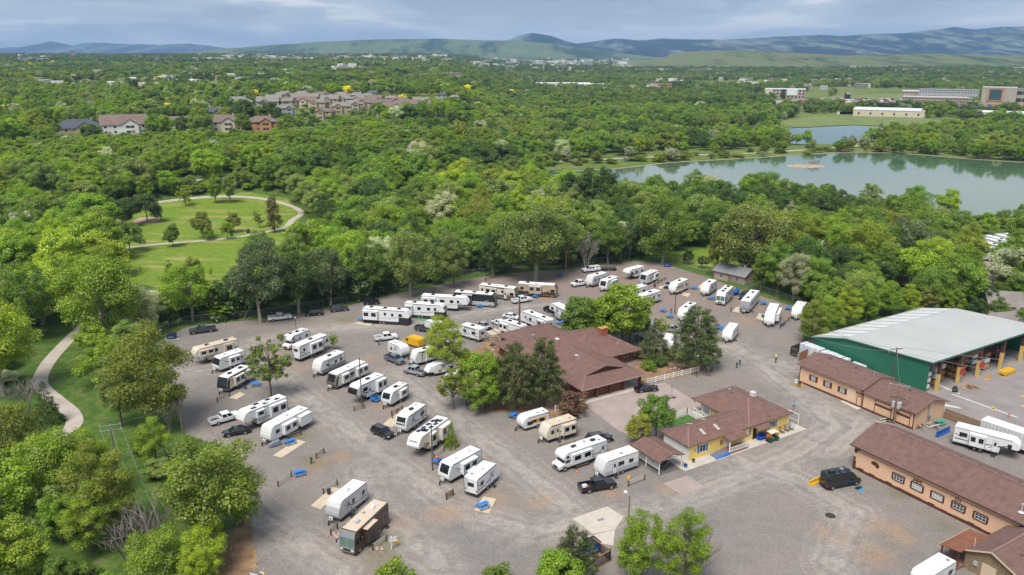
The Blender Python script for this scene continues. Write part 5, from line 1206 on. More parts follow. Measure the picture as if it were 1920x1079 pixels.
 # roof gear: swamp cooler, vents
 MB().cbox(22.6, 7.2, 3.75, .95, .95, .95, .03).build('cooler', C_OFF, e, bevel=.03); MB().cbox(22.6, 7.2, 3.3, .7, .7, .5, .0).build('cooler_stand', C_GALV, e)
 for x, y, z in ((16.5, 7.4, 4.0), (17.6, 10.5, 4.0), (20.4, 9.8, 4.3), (21.4, 3.0, 3.9), (22.5, 2.0, 3.5), (20.3, 4.4, 4.4), (23.3, 4.0, 3.45), (1.0, 2.8, 3.5)): MB().tube((x, y, z), (x, y, z + .45), .09, .09, 8).build('vent_pipe', C_GREY, e)
 MB().tube((18.2, 8.9, 4.6), (18.2, 8.9, 5.5), .14, .14, 8).tube((18.2, 8.9, 5.5), (18.2, 8.9, 5.62), .3, .3, 8).build('flue', C_GALV, e)
 # walk in front
 s = sheet('walkway', [e.matrix_basis @ Vector(q) for q in ((-2.6, -2.2, 0), (26.6, -2.2, 0), (26.6, 1.2, 0), (24.2, 1.2, 0), (24.2, .1, 0), (.1, .1, 0), (.1, 6, 0), (-2.6, 6, 0))], .05, M_CONC, thick=.05)
 # side verandah post at the right end
 k = MB(); k.box(26.2, 26.3, -.6, -.5, 0, 2.3); k.box(26.2, 26.3, 1.6, 1.7, 0, 2.3); k.bar((26.25, -.55, 2.3), (26.25, 1.65, 2.3), .08, .1); k.bar((26.25, -.55, 1.0), (26.25, 1.65, 1.0), .05, .06); k.bar((24.4, 1.65, 2.35), (26.25, 1.65, 2.3), .06, .08); k.build('verandah_rail', M_WTRIM, e)
 return e
OFFICE = office(); bpy.context.view_layer.update()
OM = OFFICE.matrix_world.copy()
def carport():
 o = OM @ Vector((-7.0, -.9, 0)); e = frame('carport', o, 'brown roofed carport with white lattice and posts at the office end', 'carport')
 gable(MB(), -.35, 5.1, -.3, 6.9, 2.45, 3.15, 'y', .12).build('roof', M_SHING, e); caps(e, [((2.375, -.3, 3.15), (2.375, 6.9, 3.15))])
 for x in (.0, 4.7):
  for y in (.0, 3.2, 6.4): MB().box(x - .06, x + .06, y - .06, y + .06, 0, 2.42).build('post', M_WTRIM, e)
 for y in (0, 6.4): MB().bar((0, y, 2.4), (4.7, y, 2.4), .08, .12).bar((.0, y, 1.9), (.6, y, 2.4), .06, .07).bar((4.7, y, 1.9), (4.1, y, 2.4), .06, .07).build('beam', M_WTRIM, e)
 for y0 in (.08, 3.28):
  b = MB()
  for z in (.95, 2.0): b.bar((-.02, y0, z), (-.02, y0 + 3.0, z), .04, .06)
  for i in range(11): b.bar((-.02, y0 + .1 + i * .28, .95), (-.02, y0 + .1 + i * .28, 2.0), .02, .03)
  for i in range(5): b.bar((-.02, y0, 1.1 + .2 * i), (-.02, y0 + 3.0, 1.1 + .2 * i), .02, .025)
  b.build('lattice', M_WTRIM, e)
 sheet('carport_floor', [e.matrix_basis @ Vector(q) for q in ((-.3, -.3, 0), (4.3, -.3, 0), (4.3, 6.8, 0), (-.3, 6.8, 0))], .03, mat('dark_slab', (.14, .125, .115), .9, var=.15, scale=.7), thick=.03)
 def grill(x, y, lab):
  g = empty('barbecue_grill', e.matrix_basis @ Vector((x, y, .03)), AX + .4, lab, 'grill'); b = MB(); b.tube((-.6, 0, .85), (.6, 0, .85), .3, .3, 10); b.build('drum', C_BLACK, g)
  for sx in (-.45, .45): MB().bar((sx, -.2, 0), (sx, -.2, .75), .05, .05).bar((sx, .2, 0), (sx, .2, .75), .05, .05).build('leg', C_UNDER, g)
  MB().box(-.85, -.62, -.25, .25, .75, .8).build('side_shelf', C_GALV, g)
 grill(2.3, 1.0, 'black barrel grill under the carport'); grill(3.0, 2.6, 'second black grill further back under the carport')
carport()

# ---- brown brick house with three garage doors
ZH = lambda x, y, z=0: P(900 + x / 5.994, 580 + y / 5.994, z)
def lodge():
 e = frame('brick_house', ZH(1165, 1040), 'large brick house with sprawling brown roof and three garage doors', 'house')
 MB().box(0, 10.3, .7, 22, 0, 2.6).build('wall', M_BRICK, e); MB().box(10.35, 14.3, 4.6, 12, 0, 2.6).build('wall', M_BRICK, e); MB().box(-1.4, 22.2, 11.9, 30.2, 0, 2.6).build('wall', M_BRICK, e); MB().box(1.9, 15.2, 30.25, 35, 0, 2.5).build('wall', M_BRICK, e)
 b = MB(); b.add([(-1, -.6, 2.72), (15.1, -.6, 2.72), (11.9, 3.3, 3.62), (2.7, 3.3, 3.74), (7.3, 2.95, 5.0), (7.3, 22, 5.0), (15.1, 26, 2.72), (-1, 26, 2.72), (-1, -.6, 2.56), (15.1, -.6, 2.56), (15.1, 26, 2.56), (-1, 26, 2.56)],
  [(0, 1, 2, 3), (0, 3, 4, 5, 7), (1, 6, 5, 4, 2), (7, 5, 6), (0, 8, 9, 1), (1, 9, 10, 6), (6, 10, 11, 7), (7, 11, 8, 0), (8, 11, 10, 9)]); b.build('roof', M_SHING, e)
 b = MB(); hip(b, -2.5, 23.3, 10.7, 31.3, 2.7, 5.75, (7.0, 21.0), (17.6, 21.0)); b.build('roof', M_SHING, e)
 b = MB(); hip(b, 1.2, 16, 26.5, 36, 2.65, 4.7, (6.5, 31.5), (11.5, 31.5)); b.build('roof', M_SHING2, e)
 # gablet above the garage: triangular timber face under a small barge
 b = MB(); b.face([(3.3, 3.32, 3.74), (11.3, 3.32, 3.64), (7.3, 3.32, 4.82)]); g = b.build('gablet_face', M_TIMB, e)
 for q0, q1 in (((2.6, 3.25, 3.72), (7.3, 2.92, 5.0)), ((12.0, 3.25, 3.6), (7.3, 2.92, 5.0))): MB().bar(q0, q1, .5, .12).build('gablet_barge', M_SHING, e)
 for i in range(13): x = 3.9 + i * .57; z1 = 3.68 + (1 - abs(x - 7.3) / 4.0) * 1.08; MB().box(x - .05, x + .05, 3.26, 3.31, 3.66, z1).build('batten', M_DBROWN, g)
 caps(e, [((7.3, 2.95, 5.0), (7.3, 21, 5.0)), ((-1.0, -.6, 2.72), (2.7, 3.3, 3.74)), ((15.1, -.6, 2.72), (11.9, 3.3, 3.62)), ((7, 21, 5.75), (17.6, 21, 5.75)), ((23.3, 10.7, 2.7), (17.6, 21, 5.75)), ((23.3, 31.3, 2.7), (17.6, 21, 5.75)), ((-2.5, 31.3, 2.7), (7, 21, 5.75)), ((6.5, 31.5, 4.7), (11.5, 31.5, 4.7))])
 MB().box(-1.02, 15.12, -.64, -.605, 2.54, 2.74).build('gutter', mat('pale_gutter', (.42, .34, .29), .6), e)
 for i in range(3):
  x0 = .35 + i * 3.35; d = pbox(MB(), '-y', .7, x0, x0 + 2.9, .02, 2.25, -.05, .02).build('garage_door', M_GDOOR, e)
  for j in range(4): pbox(MB(), '-y', .68, x0 + .05, x0 + 2.85, .06 + j * .55, .54 + j * .55, 0, .03).build('panel', M_GDOOR, d)
 for x in (.05, 3.43, 6.78, 10.15): MB().box(x - .18, x + .18, .25, .68, 0, 2.55).build('pier', M_BRICK, e)
 MB().box(14.3, 14.75, .5, .95, 0, 2.55).build('porch_column', M_BRICK, e)
 for x in (17.0, 19.9): bwin(e, '-y', 11.9, x, 1.35, .95, .95, cols=1)
 bwin(e, '-x', 0, 5.5, 1.2, 1.2, 1.0)
 c = MB(); c.box(17.4, 19.2, 17.6, 18.8, 3.6, 6.4); k = c.build('chimney', mat('orange_brick', (.34, .115, .06), .9, var=.25, scale=2.5, bump=.3, bscale=14), e); MB().box(17.3, 19.3, 17.5, 18.9, 6.4, 6.55).build('cap', M_LUMBY, k); MB().tube((17.8, 18.2, 6.55), (17.8, 18.2, 7.9), .05, .05, 6).build('flue', C_GALV, k)
 MB().tube((3.4, 23.8, 4.2), (3.4, 23.8, 5.7), .28, .28, 10).tube((3.4, 23.8, 5.7), (3.4, 23.8, 5.85), .4, .4, 10).build('flue', C_GALV, e)
 MB().ball((7.2, 20.0, 5.25), .55, 10, 6, .6).build('roof_vent', C_WHITE, e); MB().ball((6.0, 11.0, 4.75), .45, 10, 6, .5).build('roof_vent', C_SILVER, e)
 for x, y, z in ((20.5, 15.0, 3.6), (21.4, 13.2, 3.2), (19.4, 14.2, 3.6), (5.6, 9.6, 4.5), (2.6, 16.0, 3.6)): MB().tube((x, y, z), (x, y, z + .5), .07, .07, 7).build('vent_pipe', C_OFF, e)
 sheet('garage_apron', [e.matrix_basis @ Vector(q) for q in ((-.4, -.9, 0), (15.2, -.9, 0), (15.2, 4.6, 0), (10.4, 4.6, 0), (10.4, .7, 0), (-.4, .7, 0))], .03, M_CONC, thick=.03)
 return e
LODGE = lodge()

# ---- peach shop with lower garage
def shop():
 o = P(1480 + 1410 / 5.994, 640 + 975 / 5.994); e = frame('shop_building', o, 'peach stucco shop with brown shutters and brown roof', 'building'); X0, X1 = -1.0, 8.2; XR = 3.6
 gwall(MB(), X0, X1, -.2, 10.15, 3.45, 4.85, 'y', XR).build('wall', M_PEACH, e); gwall(MB(), X0 - .02, X1, 10.2, 25.0, 3.95, 5.35, 'y', XR).build('wall', M_PEACH, e)
 gable(MB(), X0 - .55, X1 + .7, -.8, 10.6, 3.5 - .05, 4.98, 'y', .14, XR).build('roof', M_SHING2, e); gable(MB(), X0 - .6, X1 + .7, 10.0, 25.6, 3.95, 5.5, 'y', .14, XR).build('roof', M_SHING2, e)
 caps(e, [((XR, -.8, 4.98), (XR, 10.0, 4.98)), ((XR, 10.0, 5.5), (XR, 25.6, 5.5))])
 MB().box(X0 - .06, X0 - .005, -.26, 25.0, 0, .38).build('plinth', M_DBROWN, e)
 for y in (-.15, 10.2, 24.95): MB().box(X0 - .05, X0 + .0, y - .09, y + .09, 0, 3.4).build('corner_board', M_DBROWN, e)
 for y in (21.6, 18.2, 14.8): bwin(e, '-x', X0 - .02, y, 1.45, 1.05, 1.1, fm=M_FASCIA, pane=M_PANEW, shut=M_DBROWN, cols=2)
 for y0, y1 in ((4.3, 7.6), (.6, 3.6)):
  d = pbox(MB(), '-x', X0, y0, y1, .05, 2.75, -.05, .03).build('garage_door', M_PEACH, e)
  for a, b_, c_, d_ in ((y0 - .12, y0, 0, 2.85), (y1, y1 + .12, 0, 2.85), (y0, y1, 2.75, 2.87)): pbox(MB(), '-x', X0, a, b_, c_, d_, 0, .06).build('door_frame', M_DBROWN, d)
  pbox(MB(), '-x', X0 - .03, y0 + .03, y1 - .03, 1.75, 2.15, 0, .02).build('brown_panel', M_DBROWN, d)
  for z in (.6, 1.15, 1.7, 2.25): pbox(MB(), '-x', X0 - .03, y0 + .03, y1 - .03, z, z + .03, 0, .012).build('panel_joint', M_WOOD, d)
 d = pbox(MB(), '-x', X0 - .02, 10.5, 11.4, .05, 2.15, -.03, .03).build('door', M_PEACH, e); b = MB()
 for a, b_, c_, d_ in ((10.38, 10.5, 0, 2.27), (11.4, 11.52, 0, 2.27), (10.5, 11.4, 2.15, 2.27)): pbox(b, '-x', X0 - .02, a, b_, c_, d_, 0, .06)
 b.build('frame', M_DBROWN, d)
 # pale arched panel next to the door, and the lettering
 b = MB(); n = 14; c = 12.9; pts = [(c - .85, .75), (c + .85, .75)] + [(c + .85 * math.cos(math.pi * i / n), 2.45 + .95 * math.sin(math.pi * i / n)) for i in range(n + 1)]
 b.face([(X0 - .045, y, z) for y, z in pts][::-1]); b.build('arched_panel', mat('pale_arch_paint', (.72, .52, .37), .9, var=.05), e)
 me = text_mesh('SHOP', .62, .012); me.materials.append(M_DBROWN); t = link('lettering', me, e); t.location = (X0 - .05, 11.75, 2.55); t.rotation_euler = (R(90), 0, R(-90))
 sheet('shop_doorstep', [e.matrix_basis @ Vector(q) for q in ((-2.3, 10.2, 0), (-1.1, 10.2, 0), (-1.1, 14.4, 0), (-1.9, 14.4, 0))], .06, M_CONC, thick=.06)
 for x, y, z in ((3.3, 21.5, 5.35), (3.4, 15.5, 5.35), (3.5, 4.0, 4.9)): MB().tube((x, y, z), (x, y, z + .45), .2, .22, 8).build('roof_vent', C_TAUPE, e)
 MB().tube((3.0, 11.2, 5.3), (3.0, 11.2, 6.4), .15, .15, 8).build('flue', C_GALV, e); MB().box(X1 - 5.2, X1 - 4.9, -.32, -.2, .2, 4.4).build('conduit_strip', C_GALV, e); MB().box(3.2, 3.7, -.5, -.2, 1.0, 1.8).build('meter_box', C_GREY, e)
 return e
SHOP = shop()

# ---- long peach hall
def hall():
 e = frame('long_hall', P(1440 + 612 / 3.867, 800 + 300 / 3.867), 'long peach hall with brown roof, five small windows and wall symbols', 'building'); L = -27.0
 gwall(MB(), 0, 11.2, L, 0, 4.15, 6.3, 'y', 5.6).build('wall', M_PEACH, e); gable(MB(), -.55, 11.8, L - .6, .65, 4.2, 6.55, 'y', .16, 5.6).build('roof', M_SHING2, e); caps(e, [((5.6, L - .6, 6.55), (5.6, .65, 6.55))])
 MB().box(-.58, -.5, L - .6, .65, 4.02, 4.22).build('gutter', M_FASCIA, e)
 rr = random.Random(8)
 for i in range(27): MB().box(-.035 - .004 * (i % 2), -.004, -i - 1.0, -i - .0, 0, .42 + rr.uniform(0, .22)).build('plinth_stone', M_DBROWN, e)
 for y0, z0, z1 in ((-.5, 0, 1.5), (-.35, 1.5, 2.2), (-.5, 2.9, 3.4), (-.9, 3.4, 4.0)): MB().box(-.05, -.006, y0, .0, z0, z1).build('quoin', M_DBROWN, e)
 for i in range(5): MB().box(-.05, -.006, L, L + .5 + .28 * i, 2.3 + .35 * i, 2.65 + .35 * i).build('quoin', M_DBROWN, e)
 MB().box(-.03, -.005, L + .8, -.9, 3.28, 3.36).build('string_course', mat('dark_peach_joint', (.40, .23, .13), .9), e)  # thin strip along the wall in a darker peach
 for i, y in enumerate((-7.9, -11.0, -14.2, -17.4, -20.6)):
  bwin(e, '-x', 0, y, 1.65, 1.45, .8, fm=M_WTRIM, pane=(M_PANE, M_PANEW, M_PANEW, M_PANE, M_PANE)[i], cols=3, rows=2, fw=.06, sill=M_DBROWN)
  for s in (-1, 1): pbox(MB(), '-x', 0, y + s * .95 - .13, y + s * .95 + .13, 1.5, 2.6, 0, .08).build('window_post', M_DBROWN, e)
 # painted symbols: bison, lizard, ring with cross, wavy lines
 def sym(name, polys):
  b = MB()
  for q in polys: b.face([(-.02, y, z) for y, z in q]);
  b.build(name, M_DBROWN, e)
 sym('bison_symbol', [[(-3.2, 2.2), (-3.1, 2.55), (-3.35, 2.8), (-3.8, 2.9), (-4.3, 2.75), (-4.6, 2.4), (-4.5, 2.0), (-4.2, 1.85), (-3.9, 2.15), (-3.5, 2.2)][::-1]])
 b = MB(); c = (-.03, -10.9, 2.95)
 for (a, q) in (((-.7, .15), (.7, .0)), ((-.75, -.25), (-.35, .1)), ((.75, -.3), (.35, .05)), ((-.6, .4), (-.3, .1)), ((.55, .4), (.3, .05)), ((-.15, -.45), (0, .4)), ((.15, -.3), (.05, .4))): b.bar((c[0], c[1] + a[0], c[2] + a[1]), (c[0], c[1] + q[0], c[2] + q[1]), .03, .1)
 b.build('lizard_symbol', M_DBROWN, e)
 b = MB(); c = (-.03, -17.2, 3.0); n = 20
 for i in range(n): a0, a1 = 2 * math.pi * i / n, 2 * math.pi * (i + 1) / n; b.bar((c[0], c[1] + .42 * math.cos(a0), c[2] + .42 * math.sin(a0)), (c[0], c[1] + .42 * math.cos(a1), c[2] + .42 * math.sin(a1)), .03, .07)
 b.bar((c[0], c[1] - .42, c[2]), (c[0], c[1] + .42, c[2]), .03, .06); b.bar((c[0], c[1], c[2] - .42), (c[0], c[1] + .01, c[2] + .42), .03, .06); b.build('ring_symbol', M_DBROWN, e)
 b = MB()
 for k in (0, .35):
  p = [(-24.6 + k + .12 * math.sin(i * 1.6) + .1 * i, 1.5 + .14 * i) for i in range(8)]
  for q, r_ in zip(p[:-1], p[1:]): b.bar((-.03, -q[0] - 48.9, q[1]), (-.03, -r_[0] - 48.9, r_[1]), .03, .08)
 b.build('wave_symbol', M_DBROWN, e)
 for i in range(9): y = -1.6 - 2.9 * i; MB().tube((6.6, y, 6.1), (6.6, y, 6.45), .13, .13, 8).build('roof_vent', M_SHING, e)
 MB().tube((1.2, -25.0, 4.9), (1.2, -25.0, 6.0), .05, .05, 6).tube((1.2, -25, 6.0), (1.2, -25, 6.2), .12, .12, 6).tube((1.2, -25, 4.85), (1.2, -25, 4.95), .4, .3, 10).build('roof_lamp', C_OFF, e)
 return e
HALL = hall()

# ---- green metal lumber shed
def shed():
 e = frame('lumber_shed', P(1600 + 790 / 5.994, 560 + 1050 / 5.994), 'green metal shed with wide white roof, open front full of lumber', 'shed'); X1 = 40.0; V0, V1, V2 = -1.2, 18.0, 26.5; Z0, Z1, Z2 = 7.0, 5.9, 3.6
 b = MB(); b.add([(-.8, V0 + .4, 0), (-.8, V2, 0), (-.8, V2, Z2 - .1), (-.8, V1, Z1 - .1), (-.8, V0 + .4, Z0 - .1), (-.65, V0 + .4, 0), (-.65, V2, 0), (-.65, V2, Z2 - .1), (-.65, V1, Z1 - .1), (-.65, V0 + .4, Z0 - .1)], [(0, 4, 3, 2, 1), (5, 6, 7, 8, 9), (0, 5, 9, 4), (4, 9, 8, 3), (3, 8, 7, 2), (2, 7, 6, 1)]); wl_ = b.build('side_wall', M_GREEN, e)
 n = 44
 for i in range(n):
  y = V0 + .6 + (V2 - V0 - .8) * i / n; zt = (Z0 + (Z1 - Z0) * (y - V0) / (V1 - V0) if y < V1 else Z1 + (Z2 - Z1) * (y - V1) / (V2 - V1)) - .2; MB().box(-.86, -.805, y, y + .12, .05, zt).build('rib', M_GREEND, wl_)
 b = MB(); th = .22; pr = [(V0 - .3, Z0), (V1, Z1), (V2 + .3, Z2), (V2 + .3, Z2 - th), (V1, Z1 - th), (V0 - .3, Z0 - th)]
 b.add([(-1.1, y, z) for y, z in pr] + [(X1, y, z) for y, z in pr], [(0, 6, 7, 1), (1, 7, 8, 2), (2, 8, 9, 3), (3, 9, 10, 4), (4, 10, 11, 5), (5, 11, 6, 0), (0, 1, 4, 5), (1, 2, 3, 4), (6, 11, 10, 7), (7, 10, 9, 8)]); b.build('roof', M_ROOFWM, e)
 for i in range(10):                                    # translucent sheets over the lean-to
  x = 1.2 + i * 3.9; f = lambda y: Z1 + (Z2 - Z1) * (y - V1) / (V2 + .3 - V1) + .02
  b = MB(); y0, y1 = V1 + .5, V2 - .6; b.face([(x, y0, f(y0)), (x + 2.6, y0, f(y0)), (x + 2.6, y1, f(y1)), (x, y1, f(y1))]); b.build('roof_light', M_SKYL, e)
 MB().box(-1.14, X1 + .04, V0 - .36, V0 - .305, Z0 - .3, Z0 + .03).build('eave_trim', M_GREEN, e); b = MB(); b.bar((-1.14, V0 - .3, Z0 - .1), (-1.14, V1, Z1 - .1), .06, .3); b.bar((-1.14, V1, Z1 - .1), (-1.14, V2 + .3, Z2 - .1), .06, .3); b.build('gable_trim', M_GREEN, e)
 MB().box(-.6, X1, V1 - .3, V1 - .1, 0, Z1 - .3).build('back_wall', mat('shed_inner_panel', (.28, .29, .30), .7, var=.15, scale=.6), e)
 MB().box(X1 - .2, X1, V0 + .4, V1, 0, Z1 - .3).build('end_wall', M_GREEN, e)
 for x in (2.6, 9.8, 16.9, 25.5, 33.5):
  c = MB().box(x - .28, x + .28, V0 - .1, V0 + .5, 0, 3.7).build('column', M_YSTEEL, e); MB().box(x - .3, x + .3, V0 - .12, V0 + .52, 3.7, Z0 - .25).build('column_head', M_STEELB, c)
 MB().box(10.1, 16.6, V0 - .05, V0 + .4, 5.4, 6.3).build('portal_beam', M_STEELB, e); MB().box(-.6, X1, V0 + .1, V0 + .4, Z0 - .75, Z0 - .25).build('front_beam', M_STEELB, e)
 for x, z in ((10.2, 2.1), (17.3, 2.1)): MB().box(x - .75, x + .75, V0 - .26, V0 - .2, z, z + 1.3).build('red_sign', mat('red_sign', (.48, .04, .045), .6), e)
 return e
SHED = shed()
bpy.context.view_layer.update()
def on(e, x, y, z=0.0): return e.matrix_world @ Vector((x, y, z))
def stack(e, x, y, z, L, w, h, m, label, rz=0.0, group='lumber bundles in the shed', n=2):
 p = on(e, x, y, z); o = empty('lumber_bundle', p, AX + rz, label, 'lumber', group); rr = random.Random(int(x * 77 + y * 31 + z * 7))
 for i in range(n): MB().box(-w / 2, w / 2, -L / 2 + L * i / n + .04, -L / 2 + L * (i + 1) / n - .04, .1, h + rr.uniform(-.06, .06)).build('bundle', m, o, bevel=.03)
 for y_ in (-L * .3, L * .3): MB().box(-w / 2, w / 2, y_ - .05, y_ + .05, 0, .1).build('bearer', M_WOOD, o); MB().box(-w / 2 - .012, w / 2 + .012, y_ - .03, y_ + .03, .1, h + .07).build('strap', C_UNDER, o)
k = 0; ORD = ('first', 'second', 'third', 'fourth', 'fifth', 'sixth', 'seventh', 'eighth')
for x, cols in ((1.0, (M_LUMB, M_LUMB, M_LUMB)), (5.0, (M_LUMBY, M_LUMB, M_LUMB)), (7.4, (M_LUMBB, M_LUMBB, M_LUMB)), (12.4, (M_LUMBY, M_LUMBY, M_LUMBB)), (14.6, (M_LUMBB, M_LUMBB, M_LUMBB)), (19.2, (M_LUMBB, M_LUMB, M_LUMB)), (22.2, (M_LUMBY, M_LUMB, M_LUMBB)), (29, (M_LUMBB, M_LUMBB))):
 for j, m_ in enumerate(cols):
  stack(SHED, x, 2.6 + .5 * (k % 3), .25 + 1.35 * j, 5.2, 1.9, .95, m_, '%s lumber bundle, %s, in the %s rack of the green shed' % ({M_LUMB: 'white wrapped', M_LUMBY: 'yellow', M_LUMBB: 'brown'}[m_], ('at the bottom', 'in the middle', 'on top')[j], ORD[k]))
 rk = empty('lumber_rack', on(SHED, x, 2.9), AX, '%s grey steel lumber rack in the green shed, counted from its green wall' % ORD[k], 'rack', 'lumber racks in the shed')
 for y_ in (-1.6, 1.6):
  for s in (-1.08, 1.08): MB().box(s - .05, s + .05, y_ - .05, y_ + .05, 0, 4.0).build('upright', C_GREY, rk)
  for z in (.2, 1.55, 2.9): MB().box(-1.08, 1.08, y_ - .05, y_ + .05, z - .05, z + .045).build('arm', C_GREY, rk)
 k += 1
for i, (x, y, L, h) in enumerate(((-3.2, 24.6, 5.2, 2.5), (-3.1, 18.6, 6.2, 2.3), (-3.0, 13.2, 3.0, 1.9), (-2.8, 10.4, 2.0, 1.3))):
 stack(SHED, x, y, 0, L, 2.2, h, M_LUMB, ('tall white wrapped stack beside the wood fence corner', 'long white wrapped stack behind the shop roof', 'shorter white stack against the green wall', 'smallest white stack against the green wall')[i], group='wrapped stacks beside the green wall')

# ---- tan house with porch, bottom right
def corner_house():
 e = frame('tan_house', P(1700 + 785 / 7.764, 940 + 1055 / 7.764), 'tan board house with railed porch at the bottom right corner', 'house')
 gwall(MB(), 1.6, 16, -6.0, .6, 2.7, 4.25, 'x', -2.65).build('wall', M_TANW, e); gable(MB(), 1.1, 16.5, -6.6, .9, 2.75, 4.4, 'x', .14, -2.65).build('roof', M_SHING2, e); caps(e, [((1.1, -2.65, 4.4), (16.5, -2.65, 4.4))])
 for s, ye in ((1, .9), (-1, -6.6)): MB().bar((1.07, -2.65, 4.33), (1.07, ye, 2.68), .05, .2).build('barge_board', mat('cream_trim', (.60, .47, .33), .7), e)
 b = MB(); b.add([(.05, .5, 2.95), (6.8, .5, 2.95), (6.8, 3.3, 2.5), (.05, 3.3, 2.5), (.05, .5, 2.83), (6.8, .5, 2.83), (6.8, 3.3, 2.38), (.05, 3.3, 2.38)], [(3, 2, 1, 0), (4, 5, 6, 7), (0, 1, 5, 4), (1, 2, 6, 5), (2, 3, 7, 6), (3, 0, 4, 7)]); b.build('porch_roof', mat('rust_shingles', (.22, .085, .045), .9, var=.2, scale=1.2), e)
 MB().bar((.02, 3.33, 2.46), (6.83, 3.33, 2.46), .05, .14).build('fascia', mat('cream_trim'), e)
 for x, y in ((.3, 3.0), (.3, 1.9), (.3, .8), (3.5, 3.0), (6.5, 3.0)): MB().box(x - .08, x + .08, y - .08, y + .08, 0, 2.45).build('porch_post', M_DBROWN, e)
 MB().box(.1, 6.6, .62, 3.2, .02, .35).build('porch_floor', M_PORCHF, e)
 b = MB(); b.bar((.3, .8, 1.3), (.3, 3.0, 1.3), .07, .08); b.bar((.3, .8, .5), (.3, 3.0, .5), .06, .06)
 for i in range(12): b.bar((.3, .9 + i * .18, .5), (.3, .9 + i * .18, 1.3), .04, .04)
 b.build('railing', M_DBROWN, e)
 pbox(MB(), '-x', 1.6, -3.4, -1.6, .05, 2.1, 0, .05).build('door', mat('cream_trim'), e); pbox(MB(), '-x', 1.6, -1.1, -.6, 1.2, 1.8, 0, .2).build('meter_box', C_SILVER, e)
 for y in (-5.6, -4.6, -.2, .3): pbox(MB(), '-x', 1.6, y, y + .06, .0, 2.7, 0, .03).build('batten', M_WOOD, e)
 for x, y in ((5.0, -4.4), (7.2, -4.2)): MB().cbox(x, y, 3.5, .45, .4, .35).build('roof_vent', M_SHING, e)
 MB().tube((2.6, .2, 3.0), (2.6, .2, 4.4), .04, .04, 6).build('vent_pipe', C_OFF, e)
corner_house()

# names on two noses
for lab, s, z, dx_, tilt, sz, m_ in (('white trailer with big black nose mask behind the black SUV', 'OUTBACK', 2.0, -.07, 19, .34, C_WHITE), ('cream fifth wheel with roof full of solar panels, white nose, beside conical tree', 'Reflection', 3.0, -.19, 36, .42, C_GREY)):
 e = [o for o in COL.objects if o.get('label') == lab][0]; bd = [o for o in e.children if o.name.startswith('body')][0]; xm = max(v_.co.x for v_ in bd.data.vertices); me = text_mesh(s, sz, .008); me.materials.append(m_)
 wd_ = max(v_.co.x for v_ in me.vertices); t = link('lettering', me, e); t.rotation_euler = (R(90 - tilt), 0, R(90)); t.location = (xm + dx_, -wd_ / 2, z)
# ================================================================== SITE FURNITURE
def picnic(p, rz, label, m=None, group='blue picnic tables'):
 e = empty('picnic_table', p, rz, label, 'table', group); m = m or C_BLUET
 if 'pt' not in MATS:
  L = {}
  b = MB()
  for i in range(4): b.box(-.92, .92, -.38 + i * .2, -.2 + i * .2, .72, .77)
  L['top'] = b
  b = MB(); b.box(-.92, .92, -.82, -.56, .43, .48); L['bench'] = b
  b = MB()
  for s in (-1, 1): b.bar((0, s * .3, .72), (0, s * .62, 0), .06, .06)
  b.bar((0, -.8, .4), (0, .8, .4), .05, .07); L['leg_frame'] = b; MATS['pt'] = L
 L = MATS['pt']; link('top', L['top'].mesh('top', m), e); o = link('bench', L['bench'].mesh('bench', m), e); o2 = link('bench', o.data, e); o2.rotation_euler.z = math.pi
 for x in (-.65, .65): o = link('leg_frame', L['leg_frame'].mesh('leg_frame', C_GREY), e); o.location.x = x
 return e
PT_ = [(1, 715, 655, 'blue picnic table beside the cream trailer and leafy tree'), (1, 1612, 768, 'blue picnic table beside the black nosed fifth wheel'), (1, 1512, 168, 'blue picnic table at the tail of the skirted fifth wheel'), (2, 592, 190, 'blue picnic table on the pad of the plain white trailer'),
  (2, 655, 400, 'blue picnic table standing in the empty site'), (3, 1036, 388, 'blue picnic table below the black motorhome'), (3, 1455, 314, 'blue picnic table between the white pickup and gold motorhome'), (3, 1642, 155, 'blue picnic table under the tree line near the tall pole'),
  (3, 1640, 515, 'blue picnic table just above the brick house roof'), (4, 98, 285, 'blue picnic table left of the small black labelled trailer'), (4, 560, 755, 'blue picnic table with an orange ball, at the pole'), (4, 1130, 412, 'blue picnic table behind the yellow vintage trailer'),
  (5, 1045, 250, 'blue picnic table left of the silver bottomed trailer'), (5, 1170, 328, 'blue picnic table left of the green windshield motorhome'), (5, 1565, 366, 'blue picnic table right of the charcoal fronted trailer'), (5, 812, 420, 'blue picnic table in the open site near the dark pole'),
  (5, 862, 464, 'blue picnic table left of the big pine top'), (5, 1238, 552, 'blue picnic table left of the lone small trailer'), (5, 1016, 775, 'blue picnic table under the big pine'), (5, 45, 155, 'blue picnic table at the tree line beside the lamp pole'), (5, 1752, 405, 'blue picnic table near the right fence'), (5, 612, 548, 'blue picnic table under the green maples')]
for i, (w, x, y, l) in enumerate(PT_): picnic(Q(w, x, y), R(20 + 47 * i % 60), l)
picnic(P(905, 953, 0) + Vector((0, 0, .03)), R(35), 'blue picnic table on the pad beside the orange stained ground')
picnic(P(1762, 796), R(31), 'green picnic table behind the shop', mat('green_table_paint', (.02, .36, .25), .5), None)
